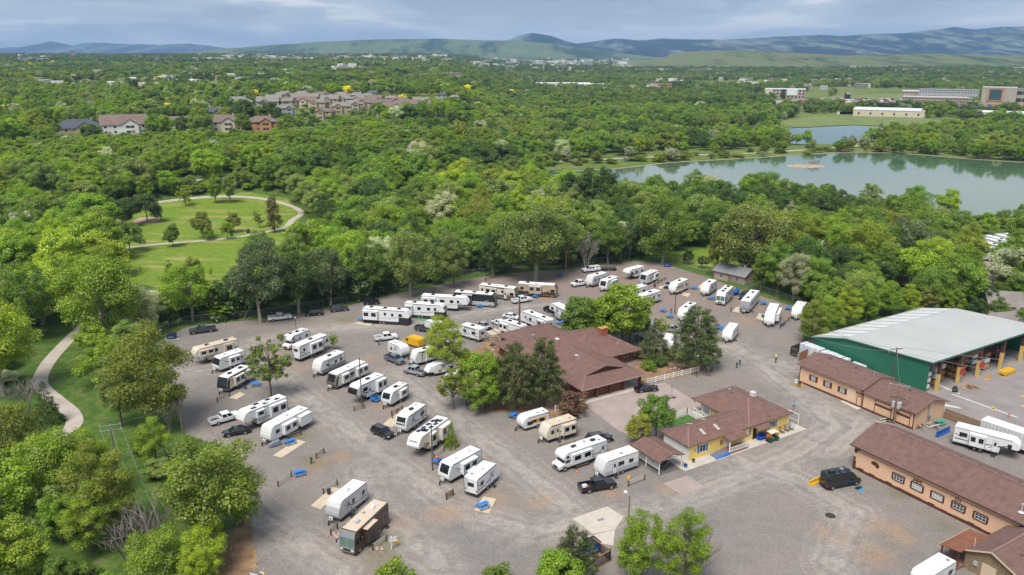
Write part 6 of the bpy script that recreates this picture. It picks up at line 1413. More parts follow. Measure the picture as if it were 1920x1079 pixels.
# concrete pads
PADS = [[(1, 515, 745), (1, 575, 757), (1, 640, 717), (1, 597, 702)], [(2, 475, 268), (2, 533, 284), (2, 698, 176), (2, 640, 161)], [(2, 730, 610), (2, 800, 633), (2, 935, 495), (2, 880, 480)], [(4, 148, 468), (4, 222, 487), (4, 335, 380), (4, 265, 365)],
  [(4, 835, 1110), (4, 945, 1130), (4, 1000, 1022), (4, 905, 1005)], [(5, 945, 292), (5, 1000, 308), (5, 1018, 282), (5, 962, 277)], [(5, 1328, 415), (5, 1395, 428), (5, 1405, 382), (5, 1362, 384)], [(5, 1072, 240), (5, 1105, 243), (5, 1112, 221), (5, 1084, 219)], [(5, 775, 243), (5, 808, 248), (5, 815, 226), (5, 790, 224)],
  [(5, 1510, 470), (5, 1560, 485), (5, 1575, 440), (5, 1530, 430)]]
for q in PADS: sheet('site_pad', [Q(*a) for a in q], .03, mat('pad_concrete', (.56, .46, .33), .9, var=.14, scale=.6), thick=.03)
Z3b = lambda x, y: P(780 + x / 7.99, 570 + y / 7.99)
for q in ([(1055, 420), (1130, 468), (1232, 450), (1130, 395)], [(1140, 380), (1310, 472), (1400, 500), (1420, 495), (1330, 430), (1190, 372)]): sheet('site_pad', [Z3b(*a) for a in q], .03, mat('pad_concrete'), thick=.03)
Z6 = lambda x, y: P(1060 + x / 6, 900 + y / 6)
for q in ([(75, 440), (470, 300), (395, 450)], [(75, 440), (395, 450), (200, 520)], [(470, 300), (660, 420), (395, 450)], [(200, 520), (395, 450), (660, 420), (560, 560), (305, 610)], [(215, 650), (560, 560), (540, 740), (380, 715)]):
 c = sum((Z6(*a) for a in q), Vector()) / len(q); sheet('dump_station_slab', [Z6(*a).lerp(c, .006) for a in q], .04, mat('dump_slab', (.52, .46, .38), .9, var=.1, scale=.8), thick=.04)
sheet('drain_grate', [Z6(355, 450), Z6(420, 428), Z6(442, 448), Z6(375, 474)], .047, C_GREY, kind='structure')
sheet('manhole_cover', [P(1557, 967) + Vector((.75 * math.cos(i * .45), .75 * math.sin(i * .45), 0)) for i in range(14)], .008, mat('oil_stain', (.04, .033, .03), .9))
sheet('ground_mat', [Q(8, 622, 447), Q(8, 648, 462), Q(8, 690, 445), Q(8, 664, 430)], .02, C_UNDER); sheet('ground_mat', [Q(8, 650, 462), Q(8, 668, 474), Q(8, 703, 458), Q(8, 688, 446)], .022, mat('bright_blue_mat', (.02, .30, .60), .7))
sheet('patio_mat', [Q(3, 1478, 322), Q(3, 1480, 330), Q(3, 1585, 330), Q(3, 1580, 316)], .02, mat('orange_mat', (.42, .17, .05), .9)); sheet('patio_mat', [Q(3, 100, 508), Q(3, 215, 525), Q(3, 235, 505), Q(3, 130, 495)], .02, mat('pad_concrete')); sheet('patio_mat', [Q(3, 540, 472), Q(3, 620, 490), Q(3, 735, 462), Q(3, 690, 455)], .02, mat('green_turf_mat', (.10, .26, .15), .9, var=.2))
for q in ((3, 1395, 500), (3, 1440, 470)): sheet('patio_mat', [Q(3, 1350, 470), Q(3, 1400, 520), Q(3, 1450, 530), Q(3, 1380, 478)], .02 if q[1] == 1395 else .024, mat('grey_mat', (.16, .16, .165), .9)) if q[1] == 1395 else None
# short two-rail fences between the sites
def rail_fence(a, b_, label, h=1.0, m=None, group='short wooden rail fences between the sites', rails=2):
 a, b_ = Vector(a), Vector(b_); L = (b_ - a).length; n = max(1, round(L / 2.4)); c = a; d = (b_ - a).normalized()
 e = empty('rail_fence', c, math.atan2(d.y, d.x), label, 'fence', group); m = m or M_WOOD
 for i in range(n + 1): MB().cbox(L * i / n, 0, 0, .15, .15, h).build('post', mat('dark_post', (.085, .055, .035), .9, var=.3), e)
 for i in range(n):
  for j in range(rails): z = h - .12 - .4 * j; MB().box(L * i / n + .08, L * (i + 1) / n - .08, -.035, .035, z - .07, z + .07).build('rail', m, e)
PALE = mat('pale_rail', (.50, .45, .38), .85, var=.15)
RF = [(2, 512, 480, 600, 412, 'pale rail fence in front of the empty site'), (2, 770, 290, 822, 255, 'rail fence behind the green meter post'), (2, 818, 530, 910, 468, 'pale rail fence beside the pad of the grey nosed trailer'), (2, 868, 808, 912, 765, 'short rail fence at the nose of the grey nosed trailer'), (2, 1152, 910, 1242, 848, 'pale rail fence right of the brown motorhome'),
  (2, 580, 165, 665, 130, 'rail fence along the plain white trailer'), (2, 1650, 570, 1695, 540, 'short rail fence left of the orange stained ground'), (1, 430, 780, 523, 735, 'rail fence in front of the cream black nosed trailer'), (1, 1455, 845, 1530, 825, 'rail fence under the tall wooden pole'), (1, 1740, 900, 1815, 835, 'rail fence behind the pad of the black masked trailer'),
  (4, 218, 400, 298, 360, 'rail fence between the small black labelled and black masked trailers'), (4, 535, 720, 610, 665, 'pale rail fence below the conical tree'), (4, 628, 1020, 678, 990, 'rail fence left of the trailer showing its back wall'), (4, 780, 330, 832, 320, 'rail fence in the bed under the green trees'), (4, 1478, 655, 1590, 625, 'rail fence along the cab over motorhome'),
  (4, 1600, 800, 1690, 770, 'rail fence between cab over motorhome and grey trailer'), (6, 392, 930, 512, 882, 'pale rail fence with yellow board near the carport'), (5, 1070, 815, 1178, 868, 'rail fence below the big pine'), (5, 560, 605, 650, 640, 'rail fence behind the brick house'), (5, 430, 570, 560, 640, 'wooden rail fence under the maples'),
  (5, 1700, 535, 1775, 470, 'rail fence at the right row'), (5, 770, 215, 830, 180, 'rail fence near the kayak trailer'), (3, 1010, 650, 1100, 640, 'rail fence above the dry grass bed'), (3, 1100, 640, 1235, 640, 'rail fence left of the brick house roof'), (3, 1080, 190, 1130, 170, 'rail fence near the tree line pole')]
for i, (w, x0, y0, x1, y1, l) in enumerate(RF): rail_fence(Q(w, x0, y0), Q(w, x1, y1), l, m=PALE if 'pale' in l else M_WOOD)
def yboard():
 p = Q(6, 393, 918); e = empty('yellow_sign', p, R(-40), 'small yellow sign box on a post near the carport', 'sign'); MB().box(-.05, .05, -.05, .05, 0, 1.0).build('post', M_WOOD, e); MB().box(-.25, .25, -.12, .12, 1.0, 1.5).build('box', C_YELLOW, e)
yboard()
# white vinyl fences
def picket(pts, label, h=1.15):
 p0 = Vector(pts[0]); e = empty('picket_fence', p0, 0, label, 'fence', 'white picket fences')
 for a, b_ in zip(pts[:-1], pts[1:]):
  a, b_ = Vector(a) - p0, Vector(b_) - p0; L = (b_ - a).length; n = max(1, round(L / 2.4)); d = (b_ - a) / n
  for i in range(n + 1): q = a + d * i; MB().cbox(q.x, q.y, 0, .16, .16, h + .12).build('post', M_WTRIM, e)
  for i in range(n):
   q, r_ = a + d * i, a + d * (i + 1); u = d.normalized(); q, r_ = q + u * .09, r_ - u * .09; b = MB(); up = Vector((0, 0, 1))
   for z in (.2, .62, h - .08): b.bar(q + up * z, r_ + up * z, .05, .1)
   m_ = int((r_ - q).length / .2)
   for j in range(m_): t = q + u * (.1 + j * .2); b.bar(t + up * .1, t + up * (h if j % 2 else h - .1), .025, .1)
   b.build('panel', M_WTRIM, e)
picket([Q(5, 690, 962), Q(5, 1078, 866)], 'white picket fence along the bare yard of the brick house')
picket([on(OFFICE, 7.2, 13.2), on(OFFICE, 12.5, 13.6), on(OFFICE, 12.7, 6.9)], 'white picket fence round the small lawn behind the office')
picket([Q(4, 1442, 368), Q(4, 1495, 352)], 'short white picket fence by the dark red shrub'); picket([on(OFFICE, -.6, 6.4), on(OFFICE, -2.2, 6.3)], 'short white fence piece at the office corner')
sheet('office_lawn', [on(OFFICE, 5.0, 6.6), on(OFFICE, 12.5, 6.6), on(OFFICE, 12.4, 13.3), on(OFFICE, 6.5, 13.0)], .02, mat('office_grass', (.06, .15, .02), .95, var=.3, scale=1))
# board fences
def board_fence(a, b_, label, h=1.9, m=None, group='board fences'):
 a, b_ = Vector(a), Vector(b_); L = (b_ - a).length; d = (b_ - a).normalized(); e = empty('board_fence', a, math.atan2(d.y, d.x), label, 'fence', group); n = int(L / .3); rr = random.Random(int(L * 10))
 for j in range(3):
  me = MB().box(0, .27, -.015, .015, .05, h - .06 + .04 * j).mesh('board', m or M_CEDAR)
  for i in range(j, n, 3): o = link('board', me, e); o.location = (i * .3, rr.uniform(-.008, .008), 0)
 for z in (.4, h - .4): MB().box(0, L, .02, .08, z - .05, z + .05).build('rail', M_WOOD, e)
board_fence(on(SHOP, 8.4, -.3), on(SHOP, 8.9, -17.0), 'brown board fence running from the shop to the semi trailer', 2.0, M_WOOD)
board_fence(P(1480 + 130 / 5.994 - 4, 640 + 225 / 5.994), P(1515, 669), 'cedar board fence left of the shop roof', 2.0)
board_fence(P(1495, 671), P(1481, 667), 'dark board fence end beside the yellow valve post', 2.2, mat('dark_boards', (.05, .04, .035), .9, var=.3)); board_fence(P(1481, 667), P(1512, 655), 'dark board screen in front of the wrapped stacks', 2.2, mat('dark_boards'))
board_fence(P(1822, 541), P(1857, 547), 'orange board fence of the storage yard', 2.4)
# chain-link along the tree line and the right side
def mesh_fence(pts, label, h=1.8):
 p0 = Vector(pts[0]); e = empty('chain_link_fence', p0, 0, label, 'fence', 'chain link fences')
 if 'chain_link' not in MATS:
  k = NT('chain_link'); tr = k.n('ShaderNodeBsdfTransparent'); mx_ = k.n('ShaderNodeMixShader'); mx_.inputs[0].default_value = .22; o = [n for n in k.t.nodes if n.type == 'OUTPUT_MATERIAL'][0]
  k.b.inputs['Base Color'].default_value = (.2, .2, .19, 1); k.b.inputs['Metallic'].default_value = .4; k.l(tr.outputs[0], mx_.inputs[1]); k.l(k.b.outputs[0], mx_.inputs[2]); k.l(mx_.outputs[0], o.inputs[0])
 for a, b_ in zip(pts[:-1], pts[1:]):
  a, b_ = Vector(a) - p0, Vector(b_) - p0; n = max(1, round((b_ - a).length / 3.2)); d = (b_ - a) / n
  for i in range(n + 1): q = a + d * i; MB().tube(q, q + Vector((0, 0, h)), .04, .04, 6).build('post', C_GALV, e)
  b = MB(); b.tube(a + Vector((0, 0, h)), b_ + Vector((0, 0, h)), .03, .03, 5); b.build('top_rail', C_GALV, e); b = MB(); b.face([a, b_, b_ + Vector((0, 0, h)), a + Vector((0, 0, h))]); b.build('mesh', MATS['chain_link'], e)
mesh_fence(px_poly([(300, 626), (352, 606), (480, 595), (560, 582), (650, 568), (760, 541), (850, 521), (960, 507), (1060, 501), (1130, 493), (1180, 487)]), 'chain link fence in front of the dark tree line')
mesh_fence(px_poly([(1250, 490), (1310, 509), (1390, 537), (1460, 559), (1500, 574)]), 'chain link fence in front of the garden trees at the right')
mesh_fence(px_poly([(215, 868), (265, 855), (310, 850), (345, 838)]), 'low wire fence among the bottom left shrubs', 1.2); mesh_fence(px_poly([(437, 1055), (430, 1010), (436, 985)]), 'wire gate fence at the bottom left lot corner', 1.6)
# poles, lamps, wires
def pole(bx, by, tx, ty, label, r=.13, m=None, kind='pole', z=0):
 p = P(bx, by, z); lo, hi = 1.0, 25.0
 for _ in range(30):
  q = (lo + hi) / 2
  if pix((p.x, p.y, z + q))[1] > ty: lo = q
  else: hi = q
 e = empty('lamp_post' if kind == 'lamp' else 'utility_pole', p, 0, label, 'lamp' if kind == 'lamp' else 'pole'); MB().tube((0, 0, 0), (0, 0, lo), r, r * .75, 8).build('shaft', m or M_POLE, e); e['h'] = lo; hh = lo; del e['h']; return e, hh
M_POLE = mat('pole_wood', (.25, .165, .10), .9, var=.3, scale=1.2); M_POLED = mat('dark_pole_wood', (.10, .075, .06), .9, var=.3, scale=1.2); M_RUST = mat('rusty_pole', (.19, .085, .055), .9, var=.5, scale=1.0)
e, h = pole(343, 815, 333, 741, 'wooden pole with navy transformer at the left lot edge'); MB().tube((-.35, 0, h - 1.5), (-.35, 0, h - .5), .26, .26, 10).build('transformer', mat('navy_can', (.03, .05, .11), .5), e)
def globe(e, h, n=1): MB().ball((0, 0, h + .12), .16, 8, 6).build('globe', C_WHITE, e)
e, h = pole(557, 640, 555, 597, 'dark lamp post with white lamp behind the leafy tree', .07, C_UNDER, 'lamp'); globe(e, h)
e, h = pole(679, 764, 673, 672, 'tall bare wooden pole beside the black nosed fifth wheel', .12, M_POLED)
e, h = pole(811, 882, 809, 795, 'dark wooden pole between the solar roofed and navy edged trailers', .12, M_POLED)
e, h = pole(974, 634, 975, 560, 'thick rusty pole in front of the black trimmed trailer', .26, M_RUST)
e, h = pole(1061, 521, 1061, 471, 'tall wooden pole with lamp arm at the tree line', .12, M_POLE); MB().bar((0, 0, h - .4), (1.3, 0, h - .1), .06, .06).box(1.1, 1.7, -.12, .12, h - .2, h - .05).build('lamp_arm', C_GALV, e)
e, h = pole(1265, 588, 1270, 538, 'dark wooden pole in the middle of the upper right sites', .12, M_POLED)
e, h = pole(1178, 985, 1179, 929, 'wooden street lamp pole with white head by the dump station', .14, M_POLE, 'lamp'); MB().bar((0, 0, h - .2), (-.5, -.1, h + .5), .05, .05).ball((-.62, -.12, h + .6), .3, 8, 6, .7).build('lamp_head', C_WHITE, e)
e, h = pole(1306, 708, 1306, 669, 'small black lamp post at the end of the picket fence', .05, C_UNDER, 'lamp'); globe(e, h)
e, h = pole(1793, 530, 1794, 487, 'bare wooden pole among the right trees', .12, M_POLE)
e, h = pole(251, 640, 251, 598, 'small street lamp above the trees at the trail', .06, C_GALV, 'lamp'); globe(e, h)
e9, h9 = pole(1669, 742, 1681, 652, 'utility pole with two crossarms behind the shop', .15, M_POLED)
e10, h10 = pole(1676, 795, 1683, 722, 'utility pole with grey transformers in front of the shop', .16, M_POLE)
e11, h11 = pole(219, 880, 199, 797, 'utility pole with grey crossarm among the left trees', .15, mat('grey_pole', (.20, .18, .16), .9, var=.3)); e12, h12 = pole(306, 1120, 295, 1040, 'utility pole with crossarm at the bottom left', .15, M_POLE)
def arm(e, h, L, a, m=None, n=3):
 d = Vector((math.cos(a), math.sin(a), 0)); MB().bar(d * -L / 2 + Vector((0, 0, h)), d * L / 2 + Vector((0, 0, h)), .12, .14).build('crossarm', m or C_GALV, e); r_ = []
 for i in range(n): t = -.46 + .92 * i / (n - 1); q = d * L * t + Vector((0, 0, h + .07)); MB().tube(q, q + Vector((0, 0, .22)), .06, .04, 6).build('insulator', C_OFF, e); r_.append(e.location + q + Vector((0, 0, .22)))
 return r_
A9 = arm(e9, h9 - .3, 2.6, R(10), M_POLED); A9b = arm(e9, h9 - 1.3, 3.0, R(-25), M_POLED); A10 = arm(e10, h10 - .1, 3.4, R(-30)); A10b = arm(e10, h10 - 2.6, 3.2, R(-30), M_POLED)
for x, y in ((-.55, .2), (.1, -.5), (.5, -.2)): MB().tube((x, y, h10 - 4.4), (x, y, h10 - 3.3), .3, .3, 10).build('transformer', C_SILVER, e10)
A11 = arm(e11, h11 - .1, 3.2, R(20)); A11b = arm(e11, h11 - 1.0, 3.2, R(20)); A12 = arm(e12, h12 - .2, 3.6, R(25), C_SILVER)
WIRE_N = [0]
def wire(a, b_, label, sag=.6, r=.022):
 a, b_ = Vector(a), Vector(b_); b = MB(); n = 10; pts = [a.lerp(b_, i / n) - Vector((0, 0, sag * 4 * (i / n) * (1 - i / n))) for i in range(n + 1)]
 for q, r_ in zip(pts[:-1], pts[1:]): b.tube(q, r_, r, r, 4, cap=False)
 o = b.build('power_line', C_GALV); tag(o, label, 'wire', 'overhead wires')
top12 = e12.location + Vector((0, 0, h12)); t1 = P(343, 815) + Vector((0, 0, 6.6))
for i, n in enumerate(('left', 'middle', 'right')): wire(A11[i], A12[i], n + ' wire strung between the two left utility poles', .9); wire(A12[i], A12[i] + Vector((6, -34, -1 + i)), n + ' wire leaving the bottom left pole towards the camera', .6)
wire(A11[2], t1, 'upper wire from the grey crossarm pole to the transformer pole', .5); wire(e11.location + Vector((0, 0, h11 - 2)), P(343, 815) + Vector((0, 0, 5.4)), 'lower wire from the grey crossarm pole to the transformer pole', .5)
wire(A9[0], on(SHED, -2.5, 30, 7.5), 'upper wire running left along the green shed', .8, .035); wire(A9b[0], on(SHED, -6.5, 29, 5.8), 'lower wire running left along the green shed', .9, .035); wire(A9[2], on(SHED, 42, -40, 8), 'wire running right over the yard', 1.0, .03); wire(A9b[2], on(SHED, 30, -45, 7), 'second wire running right over the yard', 1.0, .03)
wire(A9[1], A10[1], 'wire joining the two poles at the shop', .4); wire(t1, P(480, 600) + Vector((0, 0, 5)), 'wire from the transformer pole towards the tree line', 1.0)
# dumpsters, bins, barriers, small things
def dumpster(p, rz, label, m, w=2.0, d=1.4, h=1.35):
 e = empty('dumpster', p, rz, label, 'dumpster'); b = MB(); b.prism_y([(-w / 2, .12), (w / 2, .12), (w / 2 + .08, h * .7), (w / 2, h), (-w / 2, h * .9)], -d / 2, d / 2); b.build('bin', m, e, bevel=.03)
 MB().box(-w / 2 - .03, w / 2 + .03, -d / 2 - .02, d / 2 + .02, h - .01, h + .05).build('lid', C_UNDER, e)
 for x in (-w * .35, w * .35): MB().box(x - .1, x + .1, -d / 2, d / 2, .0, .12).build('skid', C_UNDER, e)
 for s in (-1, 1): MB().box(-w * .3, w * .3, s * (d / 2 + .06) - .05, s * (d / 2 + .06) + .05, h * .55, h * .68).build('lift_pocket', m, e)
 MB().box(-w * .3, w * .3, -d / 2 - .02, -d / 2 - .003, .5, .8).build('label_plate', C_SILVER, e)
NAVY = mat('navy_dumpster', (.015, .04, .12), .5, var=.15); NB = mat('blue_dumpster', (.012, .05, .24), .5, var=.12)
dumpster(Q(1, 88, 300), R(12), 'navy dumpster on a slab at the left fence', NAVY); sheet('dumpster_slab', [Q(1, 40, 318), Q(1, 145, 305), Q(1, 130, 285), Q(1, 35, 295)], .02, M_CONC)
dumpster(Q(5, 842, 80), R(-15), 'blue dumpster at the top end of the lot', NB); dumpster(P(1106, 1035), R(31), 'blue dumpster inside the slatted enclosure at the bottom', NB, 2.4, 1.7, 1.6)
def enclosure():
 o = P(1060 + 500 / 6, 900 + 915 / 6); e = empty('dumpster_enclosure', o, AX, 'open slatted dumpster enclosure with pale top rails', 'fence')
 for q0, q1 in (((0, 0), (-3.4, -.6)), ((0, 0), (-.3, 3.6))):
  a, b_ = Vector((*q0, 0)), Vector((*q1, 0))
  for z in np.linspace(.3, 1.5, 9): MB().bar(a + Vector((0, 0, z)), b_ + Vector((0, 0, z)), .03, .07).build('slat', C_UNDER, e)
  MB().bar(a + Vector((0, 0, 1.68)), b_ + Vector((0, 0, 1.68)), .14, .1).build('top_rail', M_CEDAR, e); MB().bar(a + Vector((0, 0, .08)), b_ + Vector((0, 0, .08)), .14, .12).build('bottom_rail', M_CEDAR, e)
 for x, y in ((0, 0), (-3.4, -.6), (-.3, 3.6)): MB().cbox(x, y, 0, .16, .16, 1.9).build('post', C_UNDER, e)
enclosure()
def barrier(a, b_, m, label, h=.85):
 a, b_ = Vector(a), Vector(b_); d = (b_ - a); L = d.length; e = empty('road_barrier', a, math.atan2(d.y, d.x), label, 'barrier'); n = max(1, round(L / 1.6))
 for i in range(n): b = MB(); b.prism_y([(-.3, 0), (.3, 0), (.28, .2), (.12, .35), (.09, h), (-.09, h), (-.12, .35), (-.28, .2)], L * i / n + .02, L * (i + 1) / n - .02); o = b.build('block', m, e); o.rotation_euler.z = -math.pi / 2; o.location = (0, 0, 0)
barrier(Q(8, 300, 428), Q(8, 372, 398), C_YELLOW, 'yellow plastic barrier behind the touring van'); barrier(P(1700 + 480 / 8.7, 740 + 695 / 8.7), P(1700 + 690 / 8.7, 740 + 600 / 8.7), mat('blue_barrier', (.015, .09, .38), .5), 'row of blue plastic barriers beside the old fifth wheel', 1.0)
def bollard(p, h, label, m=None): e = empty('bollard', p, 0, label, 'bollard', 'yellow bollards'); MB().tube((0, 0, 0), (0, 0, h), .09, .09, 8).build('tube', m or C_YELLOW, e); MB().ball((0, 0, h), .09, 8, 4).build('cap', m or C_YELLOW, e)
bollard(P(480, 1060), 2.1, 'yellow post at the bottom left gate, upper one'); bollard(P(497, 1092), 2.0, 'yellow post at the bottom left gate, lower one'); bollard(P(1504, 729), 1.2, 'yellow bollard at the left corner of the shop')
def fillbox(p): e = empty('utility_box', p, R(20), 'white box on a yellow base left of the shop', 'utility box'); MB().cbox(0, 0, 0, .5, .4, .5).build('base', C_YELLOW, e); MB().cbox(0, 0, .5, .5, .35, .8).build('cabinet', C_WHITE, e)
fillbox(P(1492, 723))
def barrel(p, m, label, r=.3, h=.85, cat='barrel', group='barrels and bins about the sites'): e = empty('barrel', p, 0, label, cat, group); MB().tube((0, 0, 0), (0, 0, h), r * .92, r, 10).build('drum', m, e); MB().tube((0, 0, h), (0, 0, h + .05), r * 1.04, r * 1.0, 10).build('rim', C_UNDER, e)
DK = mat('dark_bin', (.03, .03, .06), .6); barrel(P(1498, 726), M_WOOD, 'brown barrel beside the white box at the shop'); barrel(Q(2, 855, 530), DK, 'dark bin at the pad of the grey nosed trailer'); barrel(Q(1, 640, 678), C_BLUEP, 'small blue tub beside the cream trailer', .3, .35)
barrel(on(OFFICE, .6, -.7, .05), M_WOOD, 'planter on a blue base at the office corner', .28, .5); barrel(on(OFFICE, -1.6, -1.2, .05), C_BLUEP, 'blue pot in front of the carport', .32, .45); barrel(Q(5, 1640, 520), DK, 'dark bucket in front of the trailer with side room', .25, .5); barrel(Q(5, 1712, 525), C_BLUEP, 'blue barrel right of the trailer with side room', .3, .7); barrel(Q(5, 1560, 462), C_BLUEP, 'turquoise tub left of the trailer with side room', .4, .6); barrel(Q(5, 1575, 490), C_GALV, 'grey bucket left of the trailer with side room', .25, .5); barrel(Q(5, 748, 235), M_TIMB, 'brown bin near the kayak trailer', .35, .9)
def cone(p, label): e = empty('traffic_cone', p, 0, label, 'cone'); MB().cbox(0, 0, 0, .36, .36, .04).build('base', C_ORANGE, e); MB().tube((0, 0, .04), (0, 0, .7), .15, .03, 10).build('cone', C_ORANGE, e); MB().tube((0, 0, .32), (0, 0, .46), .102, .072, 10).build('band', C_WHITE, e)
cone(Q(4, 1607, 830), 'orange cone beside the cab over motorhome')
def ball(p): e = empty('garden_ball', p, 0, 'orange ball standing on the blue table', 'ball'); MB().ball((0, 0, .28), .28, 10, 7).build('ball', C_ORANGE, e); MB().tube((0, 0, 0), (0, 0, .03), .12, .12, 8).build('foot', C_UNDER, e)
ball(Q(4, 560, 755) + Vector((0, 0, .77)))
def chair(p, rz, m, label, group):
 e = empty('adirondack_chair', p, rz, label, 'chair', group)
 for s in (-1, 1):
  MB().bar((-.35, s * .28, .0), (-.35, s * .28, .55), .06, .06).build('leg', m, e); MB().bar((.3, s * .28, .0), (.3, s * .28, .3), .06, .06).build('leg', m, e); MB().box(-.45, .35, s * .33 - .06, s * .33 + .06, .55, .6).build('arm', m, e)
 MB().add([(-.4, -.26, .36), (.3, -.26, .28), (.3, .26, .28), (-.4, .26, .36), (-.4, -.26, .4), (.3, -.26, .32), (.3, .26, .32), (-.4, .26, .4)], [(0, 3, 2, 1), (4, 5, 6, 7), (0, 1, 5, 4), (1, 2, 6, 5), (2, 3, 7, 6), (3, 0, 4, 7)]).build('seat', m, e)
 for i in range(4): MB().bar((.28, -.2 + i * .135, .3), (.55, -.2 + i * .135, 1.05), .11, .03).build('back_slat', m, e)
for i, (x, l) in enumerate(((21.6, 'grey'), (22.9, 'grey'), (24.0, 'dark grey'))): chair(on(OFFICE, x, -.9, .05), AX - R(90) + math.pi, M_WOOD if i < 2 else C_GREY, ('grey garden chair on the office walk nearest the golf cart', 'grey garden chair in the middle of the office row', 'dark grey garden chair at the right end of the office row')[i], 'garden chairs at the office')
chair(on(OFFICE, 20.3, -.8, .05), AX + R(90), C_YELLOW, 'yellow garden chair behind the golf cart', 'garden chairs at the office'); chair(on(OFFICE, 18.6, -.7, .05), AX + R(90), C_YELLOW, 'yellow chair beside the blue sofa at the office', 'garden chairs at the office')
def sofa(p):
 e = empty('blue_sofa', p, AX + R(90), 'blue covered sofa against the office wall', 'sofa'); m = mat('blue_cover', (.015, .07, .42), .7, var=.15); MB().box(-.45, .45, -.85, .85, .1, .5).build('seat', m, e, bevel=.06); MB().box(.3, .55, -.85, .85, .5, 1.0).build('backrest', m, e, bevel=.06)
 for s in (-1, 1): MB().box(-.45, .5, s * .82 - .12, s * .82 + .12, .3, .75).build('armrest', m, e, bevel=.04)
sofa(on(OFFICE, 16.7, -.7, .05))
def golf_cart(p):
 e = empty('golf_cart', p, AX, 'dark green golf cart with cream roof at the office walk', 'golf cart'); m = mat('green_cart', (.01, .07, .045), .4); b = MB(); b.prism_y([(-1.15, .3), (1.15, .3), (1.2, .55), (.95, .85), (.55, .8), (.5, .42), (-.2, .42), (-.25, .75), (-1.2, .75)], -.55, .55); b.build('body', m, e, bevel=.04)
 MB().box(-.75, -.1, -.5, .5, .75, .88).build('seat', M_CEDAR, e); MB().box(-.85, -.72, -.5, .5, .88, 1.25).build('backrest', M_CEDAR, e); MB().box(-1.0, .75, -.62, .62, 1.78, 1.84).build('roof', C_CREAM, e, bevel=.02)
 for x in (-.9, .65):
  for s in (-.55, .55): MB().bar((x, s, .7), (x * .98, s, 1.78), .04, .04).build('roof_post', C_UNDER, e)
 for x in (-.75, .8):
  for s in (-1, 1): wheel(e, x, s * .52, .23, .2)
 MB().box(-1.5, -.9, -.5, .5, .55, .62).build('rear_deck', C_UNDER, e); MB().cbox(-1.0, .2, .8, .3, .3, .5).build('bag', C_ORANGE, e)
golf_cart(Q(6, 1470, 585))
def meter(p, label): e = empty('utility_pedestal', p, 0, label, 'utility post', 'hook-up posts at the sites'); MB().cbox(0, 0, 0, .2, .2, 1.1).build('post', mat('green_box', (.03, .07, .06), .6), e); MB().cbox(.05, 0, .7, .3, .28, .5).build('box', mat('green_box'), e)
for w, x, y, l in ((2, 735, 325, 'green hook-up post behind the rail fence in the empty site'), (2, 1022, 675, 'hook-up post between the grey nosed trailer and brown motorhome'), (5, 870, 430, 'blue box post near the dark pole'), (5, 1362, 840, 'hook-up post standing alone below the lone trailer'), (5, 1385, 820, 'thin hook-up post beside the alone standing one'), (5, 1320, 420, 'hook-up post left of the pad at the charcoal fronted trailer'), (5, 1655, 800, 'yellow green hydrant post at the shop fence'), (5, 1690, 545, 'hook-up post on the gravel by the right row'), (1, 1640, 350, 'slim white post below the old white pickup')): meter(Q(w, x, y), l)
def hitvis(p): e = empty('valve_marker', p, 0, 'bright yellow marker bag on the valve post near the dark fence end', 'marker'); MB().cbox(0, 0, .9, .3, .3, .55, .05).build('bag', mat('hi_vis', (.72, .85, .03), .6), e); MB().cbox(0, 0, 0, .07, .07, .9).build('stem', C_GALV, e)
hitvis(P(1454, 676))
def signpost(p):
 e = empty('direction_sign', p, R(20), 'white signpost with arrow boards right of the brown motorhome', 'sign'); MB().cbox(0, 0, 0, .14, .14, 2.1).build('post', C_WHITE, e)
 for z, s in ((1.9, .25), (1.6, .1), (1.35, .3)): MB().box(-.5 + s, .55 + s, -.11, -.075, z - .1, z + .1).build('arrow_board', C_WHITE, e)
signpost(Q(2, 1278, 905))
def ysign(p): e = empty('yellow_notice', p, R(15), 'small orange notice board beside the white signpost', 'sign'); MB().cbox(0, 0, 0, .06, .06, .4).build('stem', M_WOOD, e); MB().box(-.28, .28, -.04, .0, .4, .95).build('board', C_YELLOW, e)
ysign(Q(2, 1313, 880))
def stopsign(p): e = empty('no_entry_sign', p, R(35), 'round red and white sign in the yard beyond the board fence', 'sign'); MB().tube((0, 0, 0), (0, 0, 2.0), .04, .04, 6).build('post', C_YELLOW, e); MB().tube((0, -.05, 2.2), (0, -.02, 2.2), .4, .4, 14).build('disc', mat('red_sign'), e); MB().box(-.28, .28, -.075, -.055, 2.12, 2.28).build('bar', C_WHITE, e)
stopsign(P(1887, 800))
def dish(p): e = empty('satellite_dish', p, R(200), 'dark satellite dish on the dry grass beside the brick house', 'dish'); MB().tube((0, 0, 0), (0, 0, .9), .05, .05, 6).build('mast', C_GALV, e); o = MB().tube((0, 0, 0), (0, 0, .18), .1, .75, 14).build('reflector', C_GREY, e); o.location = (0, 0, 1.1); o.rotation_euler = (R(60), 0, 0); MB().cbox(0, 0, 0, .8, .8, .06).build('foot', M_CONC, e)
dish(P(780 + 1155 / 7.99, 570 + 690 / 7.99))
def hoop(p): e = empty('basketball_hoop', p, R(30), 'thin basketball hoop stand on the driveway', 'hoop'); MB().bar((0, 0, 0), (0, 0, 2.6), .06, .06).build('mast', C_GREY, e); MB().tube((-.5, .1, .03), (-.5, .1, .06), .4, .4, 12).tube((.5, -.1, .03), (.5, -.1, .06), .4, .4, 12).build('base_ring', C_UNDER, e); MB().box(-.4, .4, -.05, -.02, 2.2, 2.7).build('backboard', mat('clear_board', (.35, .33, .32), .3), e)
hoop(P(1180 + 475 / 5.994, 700 + 280 / 5.994))
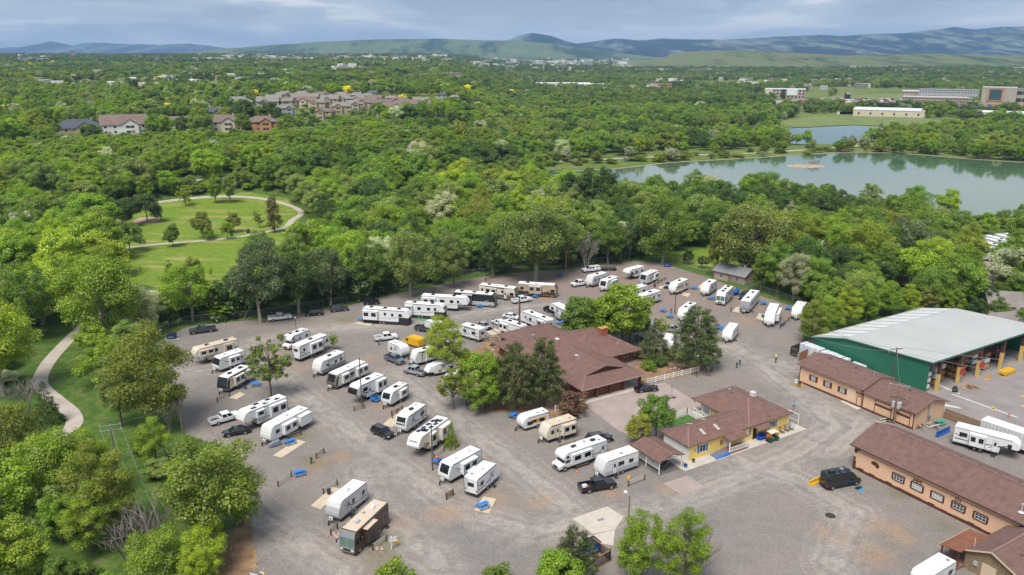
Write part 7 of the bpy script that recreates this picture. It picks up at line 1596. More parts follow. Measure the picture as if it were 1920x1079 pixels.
def machine(p, rz, m, label, cat):
 e = empty('yard_machine', p, rz, label, cat); MB().cbox(0, 0, .35, 1.6, .9, .35, .05).build('body', m, e, bevel=.05)
 for x in (-.55, .55):
  for s in (-1, 1): wheel(e, x, s * .42, .26, .18)
 MB().cbox(.2, 0, .7, .5, .6, .35, .08).build('seat', C_UNDER, e)
Z4c = lambda x, y: P(1600 + x / 5.994, 560 + y / 5.994)
machine(Z4c(1140, 1045), R(60), mat('dark_green_machine', (.02, .06, .04), .5), 'small green yard tractor in front of the shed', 'tractor')
def hopper(p):
 e = empty('yellow_hopper', p, AX, 'yellow dump hopper at the open shed front', 'hopper'); b = MB(); b.prism_y([(-1.9, .35), (1.5, .3), (2.0, 1.0), (-1.9, 1.0)], -.8, .8); b.build('tub', C_YELLOW, e, bevel=.03); MB().box(-1.9, 1.5, -.7, -.5, 0, .3).box(-1.9, 1.5, .5, .7, 0, .3).build('base', C_YELLOW, e)
 for s in (-.75, .75): MB().bar((1.7, s, .3), (1.7, s, 1.9), .08, .08).build('arm', C_YELLOW, e)
hopper(Z4c(1720, 850))
def guard(p, rz, l): e = empty('yellow_guard', p, rz, l, 'barrier', 'yellow guard stands'); MB().bar((-.5, 0, 0), (-.3, 0, 1.1), .07, .07).bar((.5, 0, 0), (.3, 0, 1.1), .07, .07).bar((-.3, 0, 1.1), (.3, 0, 1.1), .07, .07).bar((-.4, 0, .5), (.4, 0, .5), .06, .06).build('frame', C_YELLOW, e); MB().cbox(0, 0, 0, 1.2, .5, .06).build('foot', C_YELLOW, e)
guard(Z4c(1245, 1000), .4, 'yellow guard stand at the second shed column'); guard(Z4c(1500, 905), .4, 'yellow guard stand at the third shed column')
def pile(p, l, m, n=9, s=1.2, cat='scrap pile'):
 rr = random.Random(int(p.x * 10)); e = empty('scrap_pile', p, 0, l, cat)
 for i in range(n): a = rr.uniform(0, 6.28); c = Vector((rr.uniform(-s, s), rr.uniform(-s * .6, s * .6), .08 + .05 * i)); d = Vector((math.cos(a), math.sin(a), rr.uniform(-.03, .03))) * rr.uniform(.5, 1.3); MB().bar(c - d, c + d, .14, .12).build('piece', rr.choice(m), e)
pile(Z4c(1340, 1010), 'pile of wood scraps on the yard in front of the shed', (M_LUMBY, M_LUMBB)); pile(P(1700 + 290 / 8.7, 740 + 530 / 8.7), 'heap of timber and pipes behind the shop end wall', (M_WOOD, C_GALV, M_TIMB, M_LUMB), 12, 1.8)
pile(P(480, 1085), 'weathered timber lying at the bottom left gate', (M_WOOD, M_LUMB), 6, 2.0); pile(P(1655, 790), 'small clutter at the foot of the transformer pole', (C_UNDER, C_OFF), 5, .5)
for w, x, y, s, l in ((2, 880, 815, .8, 'pale rocks at the rail fence left of the brown motorhome'), (4, 1650, 365, 1.2, 'pile of pink rocks beside the dark red shrub'), (2, 1195, 905, .5, 'white rock right of the brown motorhome'), (5, 900, 850, 1.0, 'ring of stones in the bare yard')):
 rr = random.Random(x); e = empty('rock_pile', Q(w, x, y), 0, l, 'rocks')
 for i in range(7): MB().ball((rr.uniform(-s, s), rr.uniform(-s * .6, s * .6), .12), rr.uniform(.15, .38), 6, 4, .7).build('rock', mat('pink_rock', (.46, .33, .27), .95, var=.3, scale=2), e)
# kayak, tarp-covered boat, blue raft
def kayak(p, rz, m, l, L=3.2, w=.4, h=.4):
 e = empty('kayak', p, rz, l, 'boat'); b = MB(); n = 9; V = []
 for i in range(n):
  t = i / (n - 1) * 2 - 1; q = w * max(.04, 1 - abs(t) ** 2.4); V += [(t * L / 2, -q, h * .75 + .1 * abs(t)), (t * L / 2, 0, .05 + .25 * t * t), (t * L / 2, q, h * .75 + .1 * abs(t)), (t * L / 2, 0, h)]
 b.add(V, [(i * 4 + j, i * 4 + (j + 1) % 4, i * 4 + 4 + (j + 1) % 4, i * 4 + 4 + j) for i in range(n - 1) for j in range(4)]); b.build('hull', m, e, smooth=True); MB().cbox(0, 0, h - .04, .7, .36, .08).build('cockpit', C_UNDER, e)
kayak(Q(5, 765, 195), R(70), C_OFF, 'white kayak lying beside the grey fronted trailer'); kayak(Q(5, 1358, 290), R(60), C_BLUEP, 'bright blue covered boat beside the green windshield motorhome', 4.2, 1.0, 1.5)
def covered_bike(p, rz):
 e = empty('covered_motorcycle', p, rz, 'grey covered motorcycle at the nose of the plain white trailer', 'motorcycle'); b = MB(); b.prism_y([(-1.1, .1), (1.1, .1), (1.05, .6), (.7, 1.15), (.4, .95), (-.5, .85), (-1.05, .7)], -.35, .35); b.build('cover', mat('blue_grey_tarp', (.22, .25, .32), .7, var=.2, scale=2), e, bevel=.12, seg=2)
 for x in (-.75, .75): wheel(e, x, 0, .3, .16)
covered_bike(Q(2, 490, 205), R(40))
def playset(p):
 e = empty('playset', p, R(20), 'red and blue play structure under the dark park trees', 'playground')
 for x in (-1.2, 1.2):
  for y in (-1.2, 1.2): MB().cbox(x, y, 0, .15, .15, 3.2).build('post', C_BLUEP, e)
 MB().box(-1.3, 1.3, -1.3, 1.3, 1.3, 1.42).build('deck', C_BLUEP, e); gable(MB(), -1.5, 1.5, -1.5, 1.5, 3.2, 4.1, 'x', .08).build('roof', C_BLUEP, e); MB().bar((1.3, 0, 1.4), (4.2, 0, .2), .8, .1).build('slide', C_LAMPR, e)
playset(P(205, 432))
def goal(p): e = empty('goal_frame', p, R(75), 'thin white goal frame on the park lawn', 'goal'); MB().bar((-1.5, 0, 0), (-1.5, 0, 1.9), .09, .09).bar((1.5, 0, 0), (1.5, 0, 1.9), .09, .09).build('upright', C_WHITE, e); MB().bar((-1.5, 0, 1.9), (1.5, 0, 1.9), .09, .09).build('crossbar', C_WHITE, e)
goal(P(407, 424))
# the runner on the lane
def person(p, rz):
 e = empty('person', p, rz, 'person in light blue shirt and dark shorts jogging on the lane', 'person')
 J = {'pelvis': (0, 0, .95), 'waist': (.03, 0, 1.1), 'chest': (.08, 0, 1.32), 'neck': (.11, 0, 1.5), 'head': (.14, 0, 1.64), 'crown': (.15, 0, 1.74), 'shL': (.09, .19, 1.43), 'elL': (-.05, .27, 1.18), 'haL': (.16, .22, 1.1), 'shR': (.09, -.19, 1.43), 'elR': (.0, -.27, 1.17), 'haR': (.22, -.2, 1.25),
   'hiL': (0, .1, .9), 'knL': (.24, .11, .55), 'anL': (.12, .1, .12), 'toL': (.3, .1, .05), 'hiR': (0, -.1, .9), 'knR': (-.08, -.11, .5), 'anR': (-.42, -.1, .32), 'toR': (-.5, -.1, .18)}
 rad = {'pelvis': .15, 'waist': .13, 'chest': .16, 'neck': .06, 'head': .105, 'crown': .07, 'shL': .07, 'shR': .07, 'elL': .045, 'elR': .045, 'haL': .04, 'haR': .04, 'hiL': .1, 'hiR': .1, 'knL': .065, 'knR': .065, 'anL': .045, 'anR': .045, 'toL': .04, 'toR': .04}
 E_ = [('pelvis', 'waist'), ('waist', 'chest'), ('chest', 'neck'), ('neck', 'head'), ('head', 'crown'), ('chest', 'shL'), ('shL', 'elL'), ('elL', 'haL'), ('chest', 'shR'), ('shR', 'elR'), ('elR', 'haR'), ('pelvis', 'hiL'), ('hiL', 'knL'), ('knL', 'anL'), ('anL', 'toL'), ('pelvis', 'hiR'), ('hiR', 'knR'), ('knR', 'anR'), ('anR', 'toR')]
 K = list(J); me = bpy.data.meshes.new('body'); me.from_pydata([J[k_] for k_ in K], [(K.index(a), K.index(b_)) for a, b_ in E_], []); o = link('body', me, e); m = o.modifiers.new('skin', 'SKIN'); o.modifiers.new('sub', 'SUBSURF').render_levels = 1
 if not me.skin_vertices: me.skin_vertices.new()
 for i, k_ in enumerate(K): me.skin_vertices[0].data[i].radius = (rad[k_], rad[k_]); me.skin_vertices[0].data[i].use_root = k_ == 'pelvis'
 k = NT('jogger'); sx = k.n('ShaderNodeSeparateXYZ'); k.l(k.n('ShaderNodeTexCoord').outputs['Object'], sx.inputs[0]); z = sx.outputs[2]
 c = k.mix(k.math('GREATER_THAN', z, .62), (.42, .26, .19), (.02, .03, .06)); c = k.mix(k.math('GREATER_THAN', z, .98), c, (.09, .36, .52)); c = k.mix(k.math('GREATER_THAN', z, 1.5), c, (.42, .26, .19)); c = k.mix(k.math('LESS_THAN', z, .14), c, (.6, .6, .6)); k.l(c, k.b.inputs['Base Color']); me.materials.append(k.m)
 MB().ball((.125, 0, 1.7), .112, 10, 6, .75).build('hair', mat('hair', (.06, .04, .03), .8), e)
person(P(1487.5, 769), R(75))
# yard markings
YM = mat('yellow_marking', (.62, .45, .06), .8, var=.3, scale=3); WM = mat('white_marking', (.55, .53, .5), .8, var=.25, scale=3)
for q, m_ in (([(1859, 769), (1863, 763), (1866, 765), (1862, 771)], YM), ([(1915, 759), (1922, 762), (1924, 765), (1914, 762)], YM), ([(1860, 762), (1866, 763), (1866, 765), (1860, 764)], YM), ([(1913, 742), (1926, 744), (1926, 746), (1913, 744)], YM), ([(1783, 740), (1786, 739), (1910, 783), (1907, 784)], WM), ([(1768, 757), (1800, 764), (1803, 767), (1770, 762)], WM), ([(1742, 716), (1745, 714), (1800, 738), (1797, 740)], WM)):
 sheet('painted_marking', px_poly(q), .022, m_)
# ================================================================== FAR HOUSES AND BUILDINGS
KEEP = []                                             # (x, y, radius) kept free of wild trees
WALLS = {k: mat('far_wall_' + k, c, .85, var=.08, scale=.3) for k, c in dict(tan=(.42, .33, .24), cream=(.58, .50, .38), white=(.68, .68, .66), grey=(.36, .37, .38), orange=(.48, .24, .12), blue=(.20, .25, .33), pink=(.40, .30, .26), stone=(.40, .35, .30)).items()}
ROOFS = {k: mat('far_roof_' + k, c, .9, var=.15, scale=.3) for k, c in dict(brown=(.18, .13, .11), tan=(.225, .20, .18), slate=(.075, .085, .105), pale=(.46, .42, .37), white=(.66, .66, .64), red=(.34, .14, .08), grey=(.22, .22, .23)).items()}
M_FPANE = mat('far_window', (.035, .045, .06), .12, spec=.8)
def face_cam(p): return math.atan2(-p[1], -p[0]) + math.pi / 2
def far_house(px, py, wpx, wall, roof, label, kind='hip', storeys=2, yaw=0.0, dep=.72, group='houses on the bluff', trim=None, wing=True):
 p = PT(px, py); D = math.hypot(p.x, p.y); w = max(9.0, min(26.0, wpx * D / CAM_F)); d = max(8.0, w * dep); h = 2.8 * storeys; rz = face_cam(p) + yaw
 e = empty('house', p, rz, label, 'house', group); KEEP.append((p.x, p.y, w * .62))
 if 'bluff' in group and 'estate' not in group: KEEP.extend((p.x * (1 - q / D), p.y * (1 - q / D), w * .45) for q in (14, 26, 38))
 MB().box(-w / 2, w / 2, -d / 2, d / 2, -1.5, h).build('wall', WALLS[wall], e)
 if kind == 'hip': hip(MB(), -w / 2 - .6, w / 2 + .6, -d / 2 - .6, d / 2 + .6, h, h + d * .24, (-w / 2 + d * .42, 0), (w / 2 - d * .42, 0)).build('roof', ROOFS[roof], e)
 else:
  b = MB(); b.add([(-w / 2, -d / 2, h), (-w / 2, d / 2, h), (-w / 2, 0, h + d * .26), (w / 2, -d / 2, h), (w / 2, d / 2, h), (w / 2, 0, h + d * .26)], [(0, 2, 1), (3, 4, 5)]); b.build('gable_end', WALLS[wall], e); gable(MB(), -w / 2 - .5, w / 2 + .5, -d / 2 - .6, d / 2 + .6, h, h + d * .29, 'x').build('roof', ROOFS[roof], e)
 if wing:
  ww = w * .36; x0 = w * .12 * (1 if yaw >= 0 else -1) - ww / 2; y0 = -d / 2 - 2.2; MB().box(x0, x0 + ww, y0, -d / 2 + .1, -1.5, h - .05).build('wing_wall', WALLS[wall], e)
  gable(MB(), x0 - .4, x0 + ww + .4, y0 - .5, 0, h, h + ww * .36, 'y').build('wing_roof', ROOFS[roof], e); b = MB(); b.face([(x0, y0 - .02, h - .1), (x0 + ww, y0 - .02, h - .1), (x0 + ww / 2, y0 - .02, h + ww * .33)]); b.build('gable_end', WALLS[wall], e)
  for q in range(storeys): z = 2.8 * q + .95; o = MB().box(x0 + ww * .25, x0 + ww * .75, y0 - .06, y0 - .01, z, z + 1.3).build('window', M_FPANE, e); MB().box(x0 + ww * .49, x0 + ww * .51, y0 - .09, y0 - .062, z, z + 1.3).build('frame', trim or M_WTRIM, o)
 n = max(2, int(w / 4.2))
 for q in range(storeys):
  for i in range(n):
   x = -w / 2 + w * (i + .5) / n; z = 2.8 * q + .95
   if wing and x0 - .8 < x < x0 + ww + .8: continue
   o = MB().box(x - .6, x + .6, -d / 2 - .05, -d / 2 + .02, z, z + 1.25).build('window', M_FPANE, e); MB().box(x - .68, x + .68, -d / 2 - .03, -d / 2 + .01, z - .1, z).build('sill', M_WTRIM, o)
 for s in (-1, 1): MB().box(min(s * w / 2, s * (w / 2 + .05)), max(s * w / 2, s * (w / 2 + .05)), -.7, .7, h - 1.9, h - .7).build('window', M_FPANE, e)
 MB().cbox(w * .28, d * .12, h, .9, .8, d * .22 + 1.0).build('chimney', WALLS['stone'], e); return e
far_house(148, 247, 82, 'tan', 'slate', 'long low house with dark slate roof at the wood edge, far left', storeys=1)
hw = far_house(235, 250, 70, 'white', 'brown', 'white half timbered house with large arched windows and red deck', kind='gable', trim=M_WTRIM)
MB().box(-9, 9, -12.5, -8.2, -1.2, .25).build('deck', M_TIMB, hw)
for i in range(9): MB().box(-9 + i * 2.2, -8.85 + i * 2.2, -12.5, -12.35, .25, 1.2).build('deck_post', M_TIMB, hw)
far_house(55, 220, 35, 'tan', 'brown', 'brown roofed house glimpsed among trees at the far left', storeys=1, wing=False); far_house(91, 237, 18, 'tan', 'brown', 'small brown roof gable left of the slate roofed house', kind='gable', storeys=1, yaw=.8, wing=False)
far_house(169, 209, 18, 'white', 'brown', 'white gabled house in the trees above the slate roof', kind='gable', yaw=1.2, wing=False); far_house(345, 237, 46, 'cream', 'brown', 'brown roofed cream house left of the blue spruce', kind='gable', storeys=1)
far_house(400, 225, 34, 'blue', 'slate', 'blue grey house with white gable trim above the tan house', kind='gable', yaw=.2); far_house(420, 245, 62, 'cream', 'brown', 'large cream house with reddish brown roof at the wood edge'); far_house(492, 245, 52, 'orange', 'brown', 'orange tan house with balcony at the wood edge')
far_house(393, 203, 18, 'white', 'brown', 'small white gable behind the blue grey house', kind='gable', yaw=1.0, wing=False); far_house(446, 204, 50, 'grey', 'tan', 'grey house with low tan roof left of the dark trees', storeys=2)
ROWS = [('front', [(535, 217, 30, 'grey'), (612, 224, 26, 'tan'), (640, 213, 34, 'tan'), (704, 219, 24, 'pink'), (737, 213, 40, 'cream'), (770, 208, 32, 'white'), (808, 210, 30, 'blue'), (848, 210, 30, 'grey'), (866, 208, 16, 'orange')]),
  ('second', [(504, 203, 34, 'grey'), (540, 202, 28, 'tan'), (578, 201, 30, 'cream'), (600, 205, 26, 'tan'), (662, 208, 30, 'stone'), (690, 205, 34, 'tan'), (715, 206, 30, 'cream'), (750, 202, 34, 'tan'), (792, 203, 30, 'pink')]),
  ('third', [(515, 196, 24, 'tan'), (560, 195, 24, 'orange'), (585, 194, 24, 'cream'), (620, 198, 28, 'tan'), (648, 197, 26, 'tan'), (675, 197, 26, 'cream'), (705, 197, 24, 'tan'), (735, 196, 22, 'stone')]),
  ('back', [(534, 188, 26, 'tan'), (566, 187, 22, 'cream'), (602, 190, 32, 'stone'), (640, 190, 28, 'cream'), (669, 190, 24, 'tan'), (690, 191, 20, 'orange'), (700, 186, 14, 'slate')])]
rh = random.Random(12); ORDN = ('first', 'second', 'third', 'fourth', 'fifth', 'sixth', 'seventh', 'eighth', 'ninth')
for row, L in ROWS:
 for i, (x, y, w, c) in enumerate(L):
  far_house(x, y, w * 1.1, c if c in WALLS else 'tan', 'slate' if c == 'slate' else rh.choice(('tan', 'tan', 'brown')), 'tan roofed estate house, %s from the left in the %s row on the bluff' % (ORDN[i], row), kind=rh.choice(('hip', 'hip', 'gable')), yaw=rh.uniform(-.6, .6), group='estate houses on the bluff', wing=w > 24, storeys=2)
for x, y, w, wc, rc, l in ((906, 198, 24, 'white', 'pale', 'house with pale round roof right of the estate'), (852, 193, 16, 'cream', 'tan', 'cream house just above the right end of the estate'), (829, 189, 14, 'grey', 'slate', 'dark roofed house above the right end of the estate'), (870, 186, 12, 'blue', 'grey', 'small blue grey house among the trees right of the estate'), (1070, 193, 16, 'tan', 'slate', 'dark roofed house in the middle woods'),
       (1213, 183, 34, 'cream', 'red', 'house with salmon roof in the middle woods'), (1085, 186, 12, 'white', 'grey', 'small white house in the middle woods'), (330, 152, 20, 'cream', 'tan', 'pale house on the far plain, left'), (437, 150, 18, 'orange', 'tan', 'orange house on the far plain'), (543, 146, 18, 'grey', 'tan', 'grey house beside the far green field'), (410, 151, 10, 'cream', 'red', 'small cream house on the far plain')):
 far_house(x, y, w, wc, rc, l, wing=False, group='scattered houses in the woods')
# cottages in the trees behind the lot
def cottage(px, py, w, d, wall, roof, label, yaw=0.0, h=2.6, kind='gable'):
 p = P(px, py); rz = face_cam(p) + yaw; e = empty('cottage', p, rz, label, 'house', 'small houses behind the lot'); KEEP.append((p.x, p.y, max(w, d) * .6)); WALLM = WALLS.get(wall) or wall
 gwall(MB(), -w / 2, w / 2, -d / 2, d / 2, h, h + d * .25, 'x').build('wall', WALLM, e); gable(MB(), -w / 2 - .4, w / 2 + .4, -d / 2 - .5, d / 2 + .5, h - .02, h + d * .3, 'x').build('roof', ROOFS[roof], e)
 for x in (-w * .25, w * .25): bwin(e, '-y', -d / 2, x, .9, 1.0, 1.0)
 pbox(MB(), '-y', -d / 2, -.45, .45, 0, 2.0, 0, .05).build('door', M_WOOD, e); MB().cbox(w * .3, 0, h, .6, .6, d * .3 + .7).build('chimney', WALLS['stone'], e)
cottage(1378, 525, 10.5, 6.5, 'pink', 'grey', 'pink garden house with grey roof just outside the right fence', yaw=-.55); cottage(1555, 508, 9, 7, 'cream', 'pale', 'cottage with pale roof behind the rust coloured spruce', yaw=.3); cottage(1520, 488, 12, 9, 'white', 'white', 'white roofed house glimpsed behind the silver tree', yaw=1.0, h=3)
cottage(905, 410, 11, 8, 'white', 'pale', 'white house glimpsed over the tall grey green crown', yaw=.6, h=3.2); cottage(900, 428, 9, 7, 'cream', 'slate', 'dark roofed garage glimpsed left of the tall grey green crown', yaw=.2); cottage(1027, 396, 9, 8, 'grey', 'slate', 'dark roofed house with white dormer glimpsed behind the crown', yaw=.9, h=4.5); cottage(1062, 400, 9, 8, 'cream', 'slate', 'dark roof left of the tall dark poplars', yaw=.9, h=4)
cottage(935, 362, 8, 7, 'orange', 'brown', 'yellow wooden house in the trees before the pond', yaw=.2, h=4.5); cottage(842, 372, 9, 6, 'white', 'pale', 'pale roof glimpsed in the middle woods', yaw=.4); cottage(740, 395, 5, 4, 'white', 'white', 'white hut glimpsed in the bright trees above the park garden', yaw=.4); cottage(1893, 586, 13, 9, WALLS['tan'], 'tan', 'tan roofed house behind the white roofed shed', yaw=.35, h=3); cottage(1880, 641 - 12, 10, 8, 'blue', 'tan', 'blue house with tan roof behind the shed', yaw=.8, h=3.6)
cottage(1773, 279, 11, 7, 'blue', 'grey', 'grey shed on the far pond shore', yaw=.5); cottage(1832, 282, 24, 8, 'grey', 'grey', 'long low grey building on the far pond shore', yaw=.05)
# commercial buildings
def block(px, py, wpx, h, d, wall, label, roof='white', nx=8, ny=2, yaw=0.0, cat='building', win=(.5, .55), name='commercial_building', parts=()):
 p = PT(px, py); D = math.hypot(p.x, p.y); w = wpx * D / CAM_F; e = empty(name, p, face_cam(p) + yaw, label, cat); KEEP.append((p.x, p.y, max(w, d) * .55)); u = Vector((-p.x, -p.y, 0)).normalized(); KEEP.append((p.x + u.x * d, p.y + u.y * d, w * .5))
 wm = WALLS.get(wall) or wall; MB().box(-w / 2, w / 2, -d / 2, d / 2, -2, h).build('wall', wm, e); MB().box(-w / 2 - .3, w / 2 + .3, -d / 2 - .3, d / 2 + .3, h, h + .7).build('roof', ROOFS[roof], e)
 fh = h / max(1, ny); cw = w / max(1, nx)
 for j in range(ny):
  for i in range(nx): x = -w / 2 + cw * (i + .5); z = fh * j + fh * .3; MB().box(x - cw * win[0] / 2, x + cw * win[0] / 2, -d / 2 - .12, -d / 2 + .05, z, z + fh * win[1]).build('window', M_FPANE, e)
 for (x0, x1, z0, z1, dd, m_) in parts: MB().box(x0 * w, x1 * w, -d / 2 - dd, -d / 2 + .02, z0 * h, z1 * h).build('facade_panel', m_, e)
 return e
M_BGLASS = mat('blue_curtain_glass', (.05, .09, .12), .1, spec=.8)
block(1471, 184, 66, 13, 25, 'pink', 'three storey tan and white office block left of the pylon sign', nx=11, ny=3, parts=((-.08, .0, 0, 1.02, 1.0, M_FPANE), (.05, .30, .35, 1.04, .7, WALLS['white']), (-.48, -.30, .3, 1.03, .6, WALLS['cream'])))
block(1776, 191, 84, 16, 40, 'grey', 'long grey hospital block behind the patterned garage', roof='grey', nx=20, ny=3, win=(.3, .4)); block(1712, 187, 34, 12, 25, 'tan', 'tan and white office left of the hospital garage', nx=9, ny=3)
block(1750, 201, 94, 12, 30, 'pink', 'parking garage with patterned brown and white front', roof='pale', nx=34, ny=4, win=(.55, .6)); block(1815, 202, 38, 7, 20, M_BGLASS, 'low blue glass link building beside the orange hospital tower', nx=12, ny=1, roof='grey', win=(.85, .7))
block(1868, 207, 46, 26, 30, 'stone', 'hospital tower with orange frame and dark glass', roof='pale', nx=1, ny=1, win=(.0, .0), parts=((-.35, .15, .42, .98, .6, WALLS['orange']), (-.28, .08, .48, .94, .9, M_BGLASS), (.2, .5, .0, 1.02, .5, WALLS['stone']), (-.5, .5, .06, .32, .8, WALLS['orange'])))
block(1912, 207, 46, 24, 30, 'stone', 'dark glazed hospital wing at the right edge', roof='grey', nx=6, ny=3, win=(.9, .5), parts=((-.5, .5, 0, .3, .8, WALLS['orange']),))
block(1665, 217, 106, 6.5, 45, 'cream', 'long white warehouse with parked vans beyond the meadow', nx=6, ny=1, win=(.15, .35)); block(1880, 222, 80, 6, 30, 'white', 'white canopy roofed lot before the hospital', nx=0, ny=0); block(1240, 168, 36, 10, 22, 'orange', 'orange brick building on the far right plain', roof='red', nx=10, ny=2); block(1160, 170, 40, 6, 22, 'white', 'white and red shop on the far plain', nx=6, ny=1)
block(1050, 163, 108, 7, 50, 'cream', 'very long white roofed store on the far plain', nx=12, ny=1, win=(.3, .4)); block(1105, 165, 60, 7, 40, 'white', 'second white roofed store right of the long one', nx=8, ny=1); block(848, 153, 36, 12, 25, 'tan', 'tan apartment block with flat roofs', roof='tan', nx=8, ny=3); block(790, 152, 44, 9, 22, 'pink', 'row of low pinkish apartments', roof='tan', nx=10, ny=2)
block(138, 110, 8, 26, 20, 'pink', 'tall apartment tower on the left skyline', nx=4, ny=8, roof='grey'); block(49, 107, 3, 20, 8, 'grey', 'slim grey tower on the left skyline', nx=1, ny=5, roof='grey'); block(410, 117, 20, 10, 30, 'cream', 'cream commercial block under the left hills', nx=5, ny=2)
for x, y, w, c, l in ((300, 106, 10, 'orange', 'orange block on the left skyline'), (228, 108, 10, 'white', 'white block on the left skyline'), (270, 107, 8, 'white', 'small white block on the left skyline'), (430, 110, 34, 'white', 'long white block below the left hills'), (500, 108, 20, 'white', 'white block near the foot of the left hills'), (560, 112, 30, 'cream', 'cream block near the grassy hill'), (250, 112, 10, 'cream', 'cream block in the left plain')): block(x, y, w, 9, 20, c, l, nx=4, ny=1)
def pylon():
 p = PT(1588, 190); e = empty('pylon_sign', p, face_cam(p), 'tall dark pylon sign with white base beyond the meadow', 'sign'); MB().box(-4, 4, -.6, .6, 3, 11.5).build('panel', C_UNDER, e); MB().box(-3.6, 3.6, -.5, .5, 0, 3).build('base', WALLS['white'], e); MB().box(-2, 4.2, -.8, .8, 9.5, 11.8).build('cap', WALLS['grey'], e)
pylon()
def bluepost():
 p = PT(1853, 211); e = empty('pylon_sign', p, face_cam(p), 'blue hospital pylon sign in front of the tower', 'sign'); MB().box(-1.8, 1.8, -.4, .4, 2, 9).build('panel', C_BLUEP, e); MB().box(-1.2, 1.2, -.3, .3, 0, 2).build('base', C_GALV, e)
bluepost()
def dome(): p = PT(1678, 140); e = empty('white_dome', p, 0, 'white inflated dome on the right plain', 'building'); KEEP.append((p.x, p.y, 60)); MB().ball((0, 0, 0), 30, 16, 8, .42).build('shell', C_WHITE, e, smooth=True); MB().box(-31, -28, -3, 3, 0, 4).build('entrance', C_OFF, e)
dome()
def mast(px, py, top, l): p = Vector((at_dist(px, py, 9300)[0], 9300, 0)); z0, z1 = at_dist(px, py + 3, 9300)[1], at_dist(px, top, 9300)[1]; e = empty('radio_mast', (p.x, p.y, z0 - 30), 0, l, 'mast'); MB().tube((0, 0, 0), (0, 0, z1 - z0 + 30), 3.0, 1.2, 5).build('lattice', C_GREY, e); MB().box(-3, 3, -3, 3, (z1 - z0) * .6 + 30, (z1 - z0) * .62 + 30).build('platform', C_GREY, e)
mast(1777, 60, 36, 'tall radio mast on the right mountain crest'); mast(1846, 62, 48, 'shorter radio mast on the right mountain crest')
# rooftops of the town far off: too many and too small to tell apart
def town():
 rr = random.Random(5); b = MB(); cols = [WALLS['white'], WALLS['cream'], ROOFS['tan'], WALLS['grey'], WALLS['pink'], ROOFS['white']]
 for i in range(700):
  if i < 420: px = rr.uniform(420, 1180); py = rr.uniform(104, 128) if rr.random() < .7 else rr.uniform(112, 134)
  elif i < 560: px = rr.uniform(0, 620); py = rr.uniform(106, 175)
  else: px = rr.uniform(1180, 1920); py = rr.uniform(130, 170)
  p = PT(px, py); D = math.hypot(p.x, p.y)
  if D > 6200 or D < 800: continue
  w = rr.uniform(10, 24) if D < 2500 else rr.uniform(16, 60); d = rr.uniform(8, 16); h = rr.uniform(6, 10) if D < 2500 else rr.uniform(9, 16); b.mat(rr.randrange(6)); a = rr.uniform(0, 3.1); c, s = math.cos(a), math.sin(a)
  V = [(p.x + x * c - y * s, p.y + x * s + y * c, p.z + z) for z in (-1, h) for x, y in ((-w / 2, -d / 2), (w / 2, -d / 2), (w / 2, d / 2), (-w / 2, d / 2))]; b.add(V, [(4, 5, 6, 7), (0, 1, 5, 4), (1, 2, 6, 5), (2, 3, 7, 6), (3, 0, 4, 7)])
 tag(b.build('distant_town', cols), 'scattered rooftops of the distant town across the plain', 'town', kind='stuff')
 b = MB()
 for i in range(420):          # parked cars round the hospital and warehouse
  px = rr.uniform(1500, 1790); py = rr.uniform(186, 201); p = PT(px, py); b.mat(rr.randrange(4)); b.box(p.x - 2.3, p.x + 2.3, p.y - 1, p.y + 1, p.z, p.z + 1.6)
 for i in range(40): p = PT(1575 + i * 3.4, 214.5); b.mat(0); b.box(p.x - 3, p.x + 3, p.y - 1.2, p.y + 1.2, p.z, p.z + 2.6)
 tag(b.build('distant_parking', [C_WHITE, P_SILVER, P_BLACK, C_LAMPR]), 'tiny parked cars on the far car parks', 'cars', kind='stuff')
town()
for q, m_ in (([(1380, 192), (1500, 187), (1720, 186), (1800, 204), (1560, 205), (1420, 200)], mat('far_car_park', (.34, .30, .27), .9, var=.2, scale=.05)), ([(1440, 234), (1520, 219), (1700, 220), (1800, 232), (1760, 241), (1600, 235), (1500, 240)], mat('meadow_grass', (.155, .20, .05), .95, var=.25, scale=.06)), ([(1550, 192), (1720, 188), (1740, 176), (1560, 180)], mat('meadow_grass')), ([(600, 140), (700, 138), (690, 131), (610, 132)], mat('meadow_grass')), ([(690, 153), (770, 150), (905, 133), (860, 133)], mat('far_car_park'))):
 o = sheet('meadow' if 'meadow' in m_.name else 'car_park', [Vector((p.x, p.y, 0)) for p in (PT(*a) for a in q)], 0, m_)
 for v_ in o.data.vertices: v_.co.z = float(T(v_.co.x, v_.co.y)) + .35
 KEEPP = globals().setdefault('KEEPP', []); KEEPP.append([PT(*a) for a in q])
# ================================================================== PLANTING
# trees inside and round the lot, each read from the photograph
tp('loose', 508, 745, 617, (.20, .25, .05), 'loose grey green tree among the left trailer row', .92, var=1)
tp('loose', 627, 656, 622, BRIGHT, 'small bright tree beside the fifth wheel with dark rear window', .8)
tp('feather', 836, 694, 581, LIME, 'bright locust tree over the white trailers in the middle', 1.05)
tp('loose', 850, 768, 668, OLIVE, 'thin olive tree in front of the hybrid camper', .95); tp('shrub', 868, 690, 655, LIME, 'yellow green bush on the dry grass bed')
tp('maple', 900, 760, 664, BRIGHT, 'bright green maple left of the two pines', .95); tp('maple', 907, 772, 712, BRIGHT, 'low bright maple at the foot of the taller one', 1.1); tp('maple', 928, 745, 672, MID, 'mid green maple between the bright one and the pines', .9)
tp('pine', 966, 768, 641, PINE, 'left of the two tall pines before the brick house', .95, var=0); tp('pine', 1020, 760, 632, PINE, 'right of the two tall pines before the brick house', .9, var=1)
tp('shrub', 1077, 775, 732, RUST, 'dark red shrub beside the garage corner', 1.0)
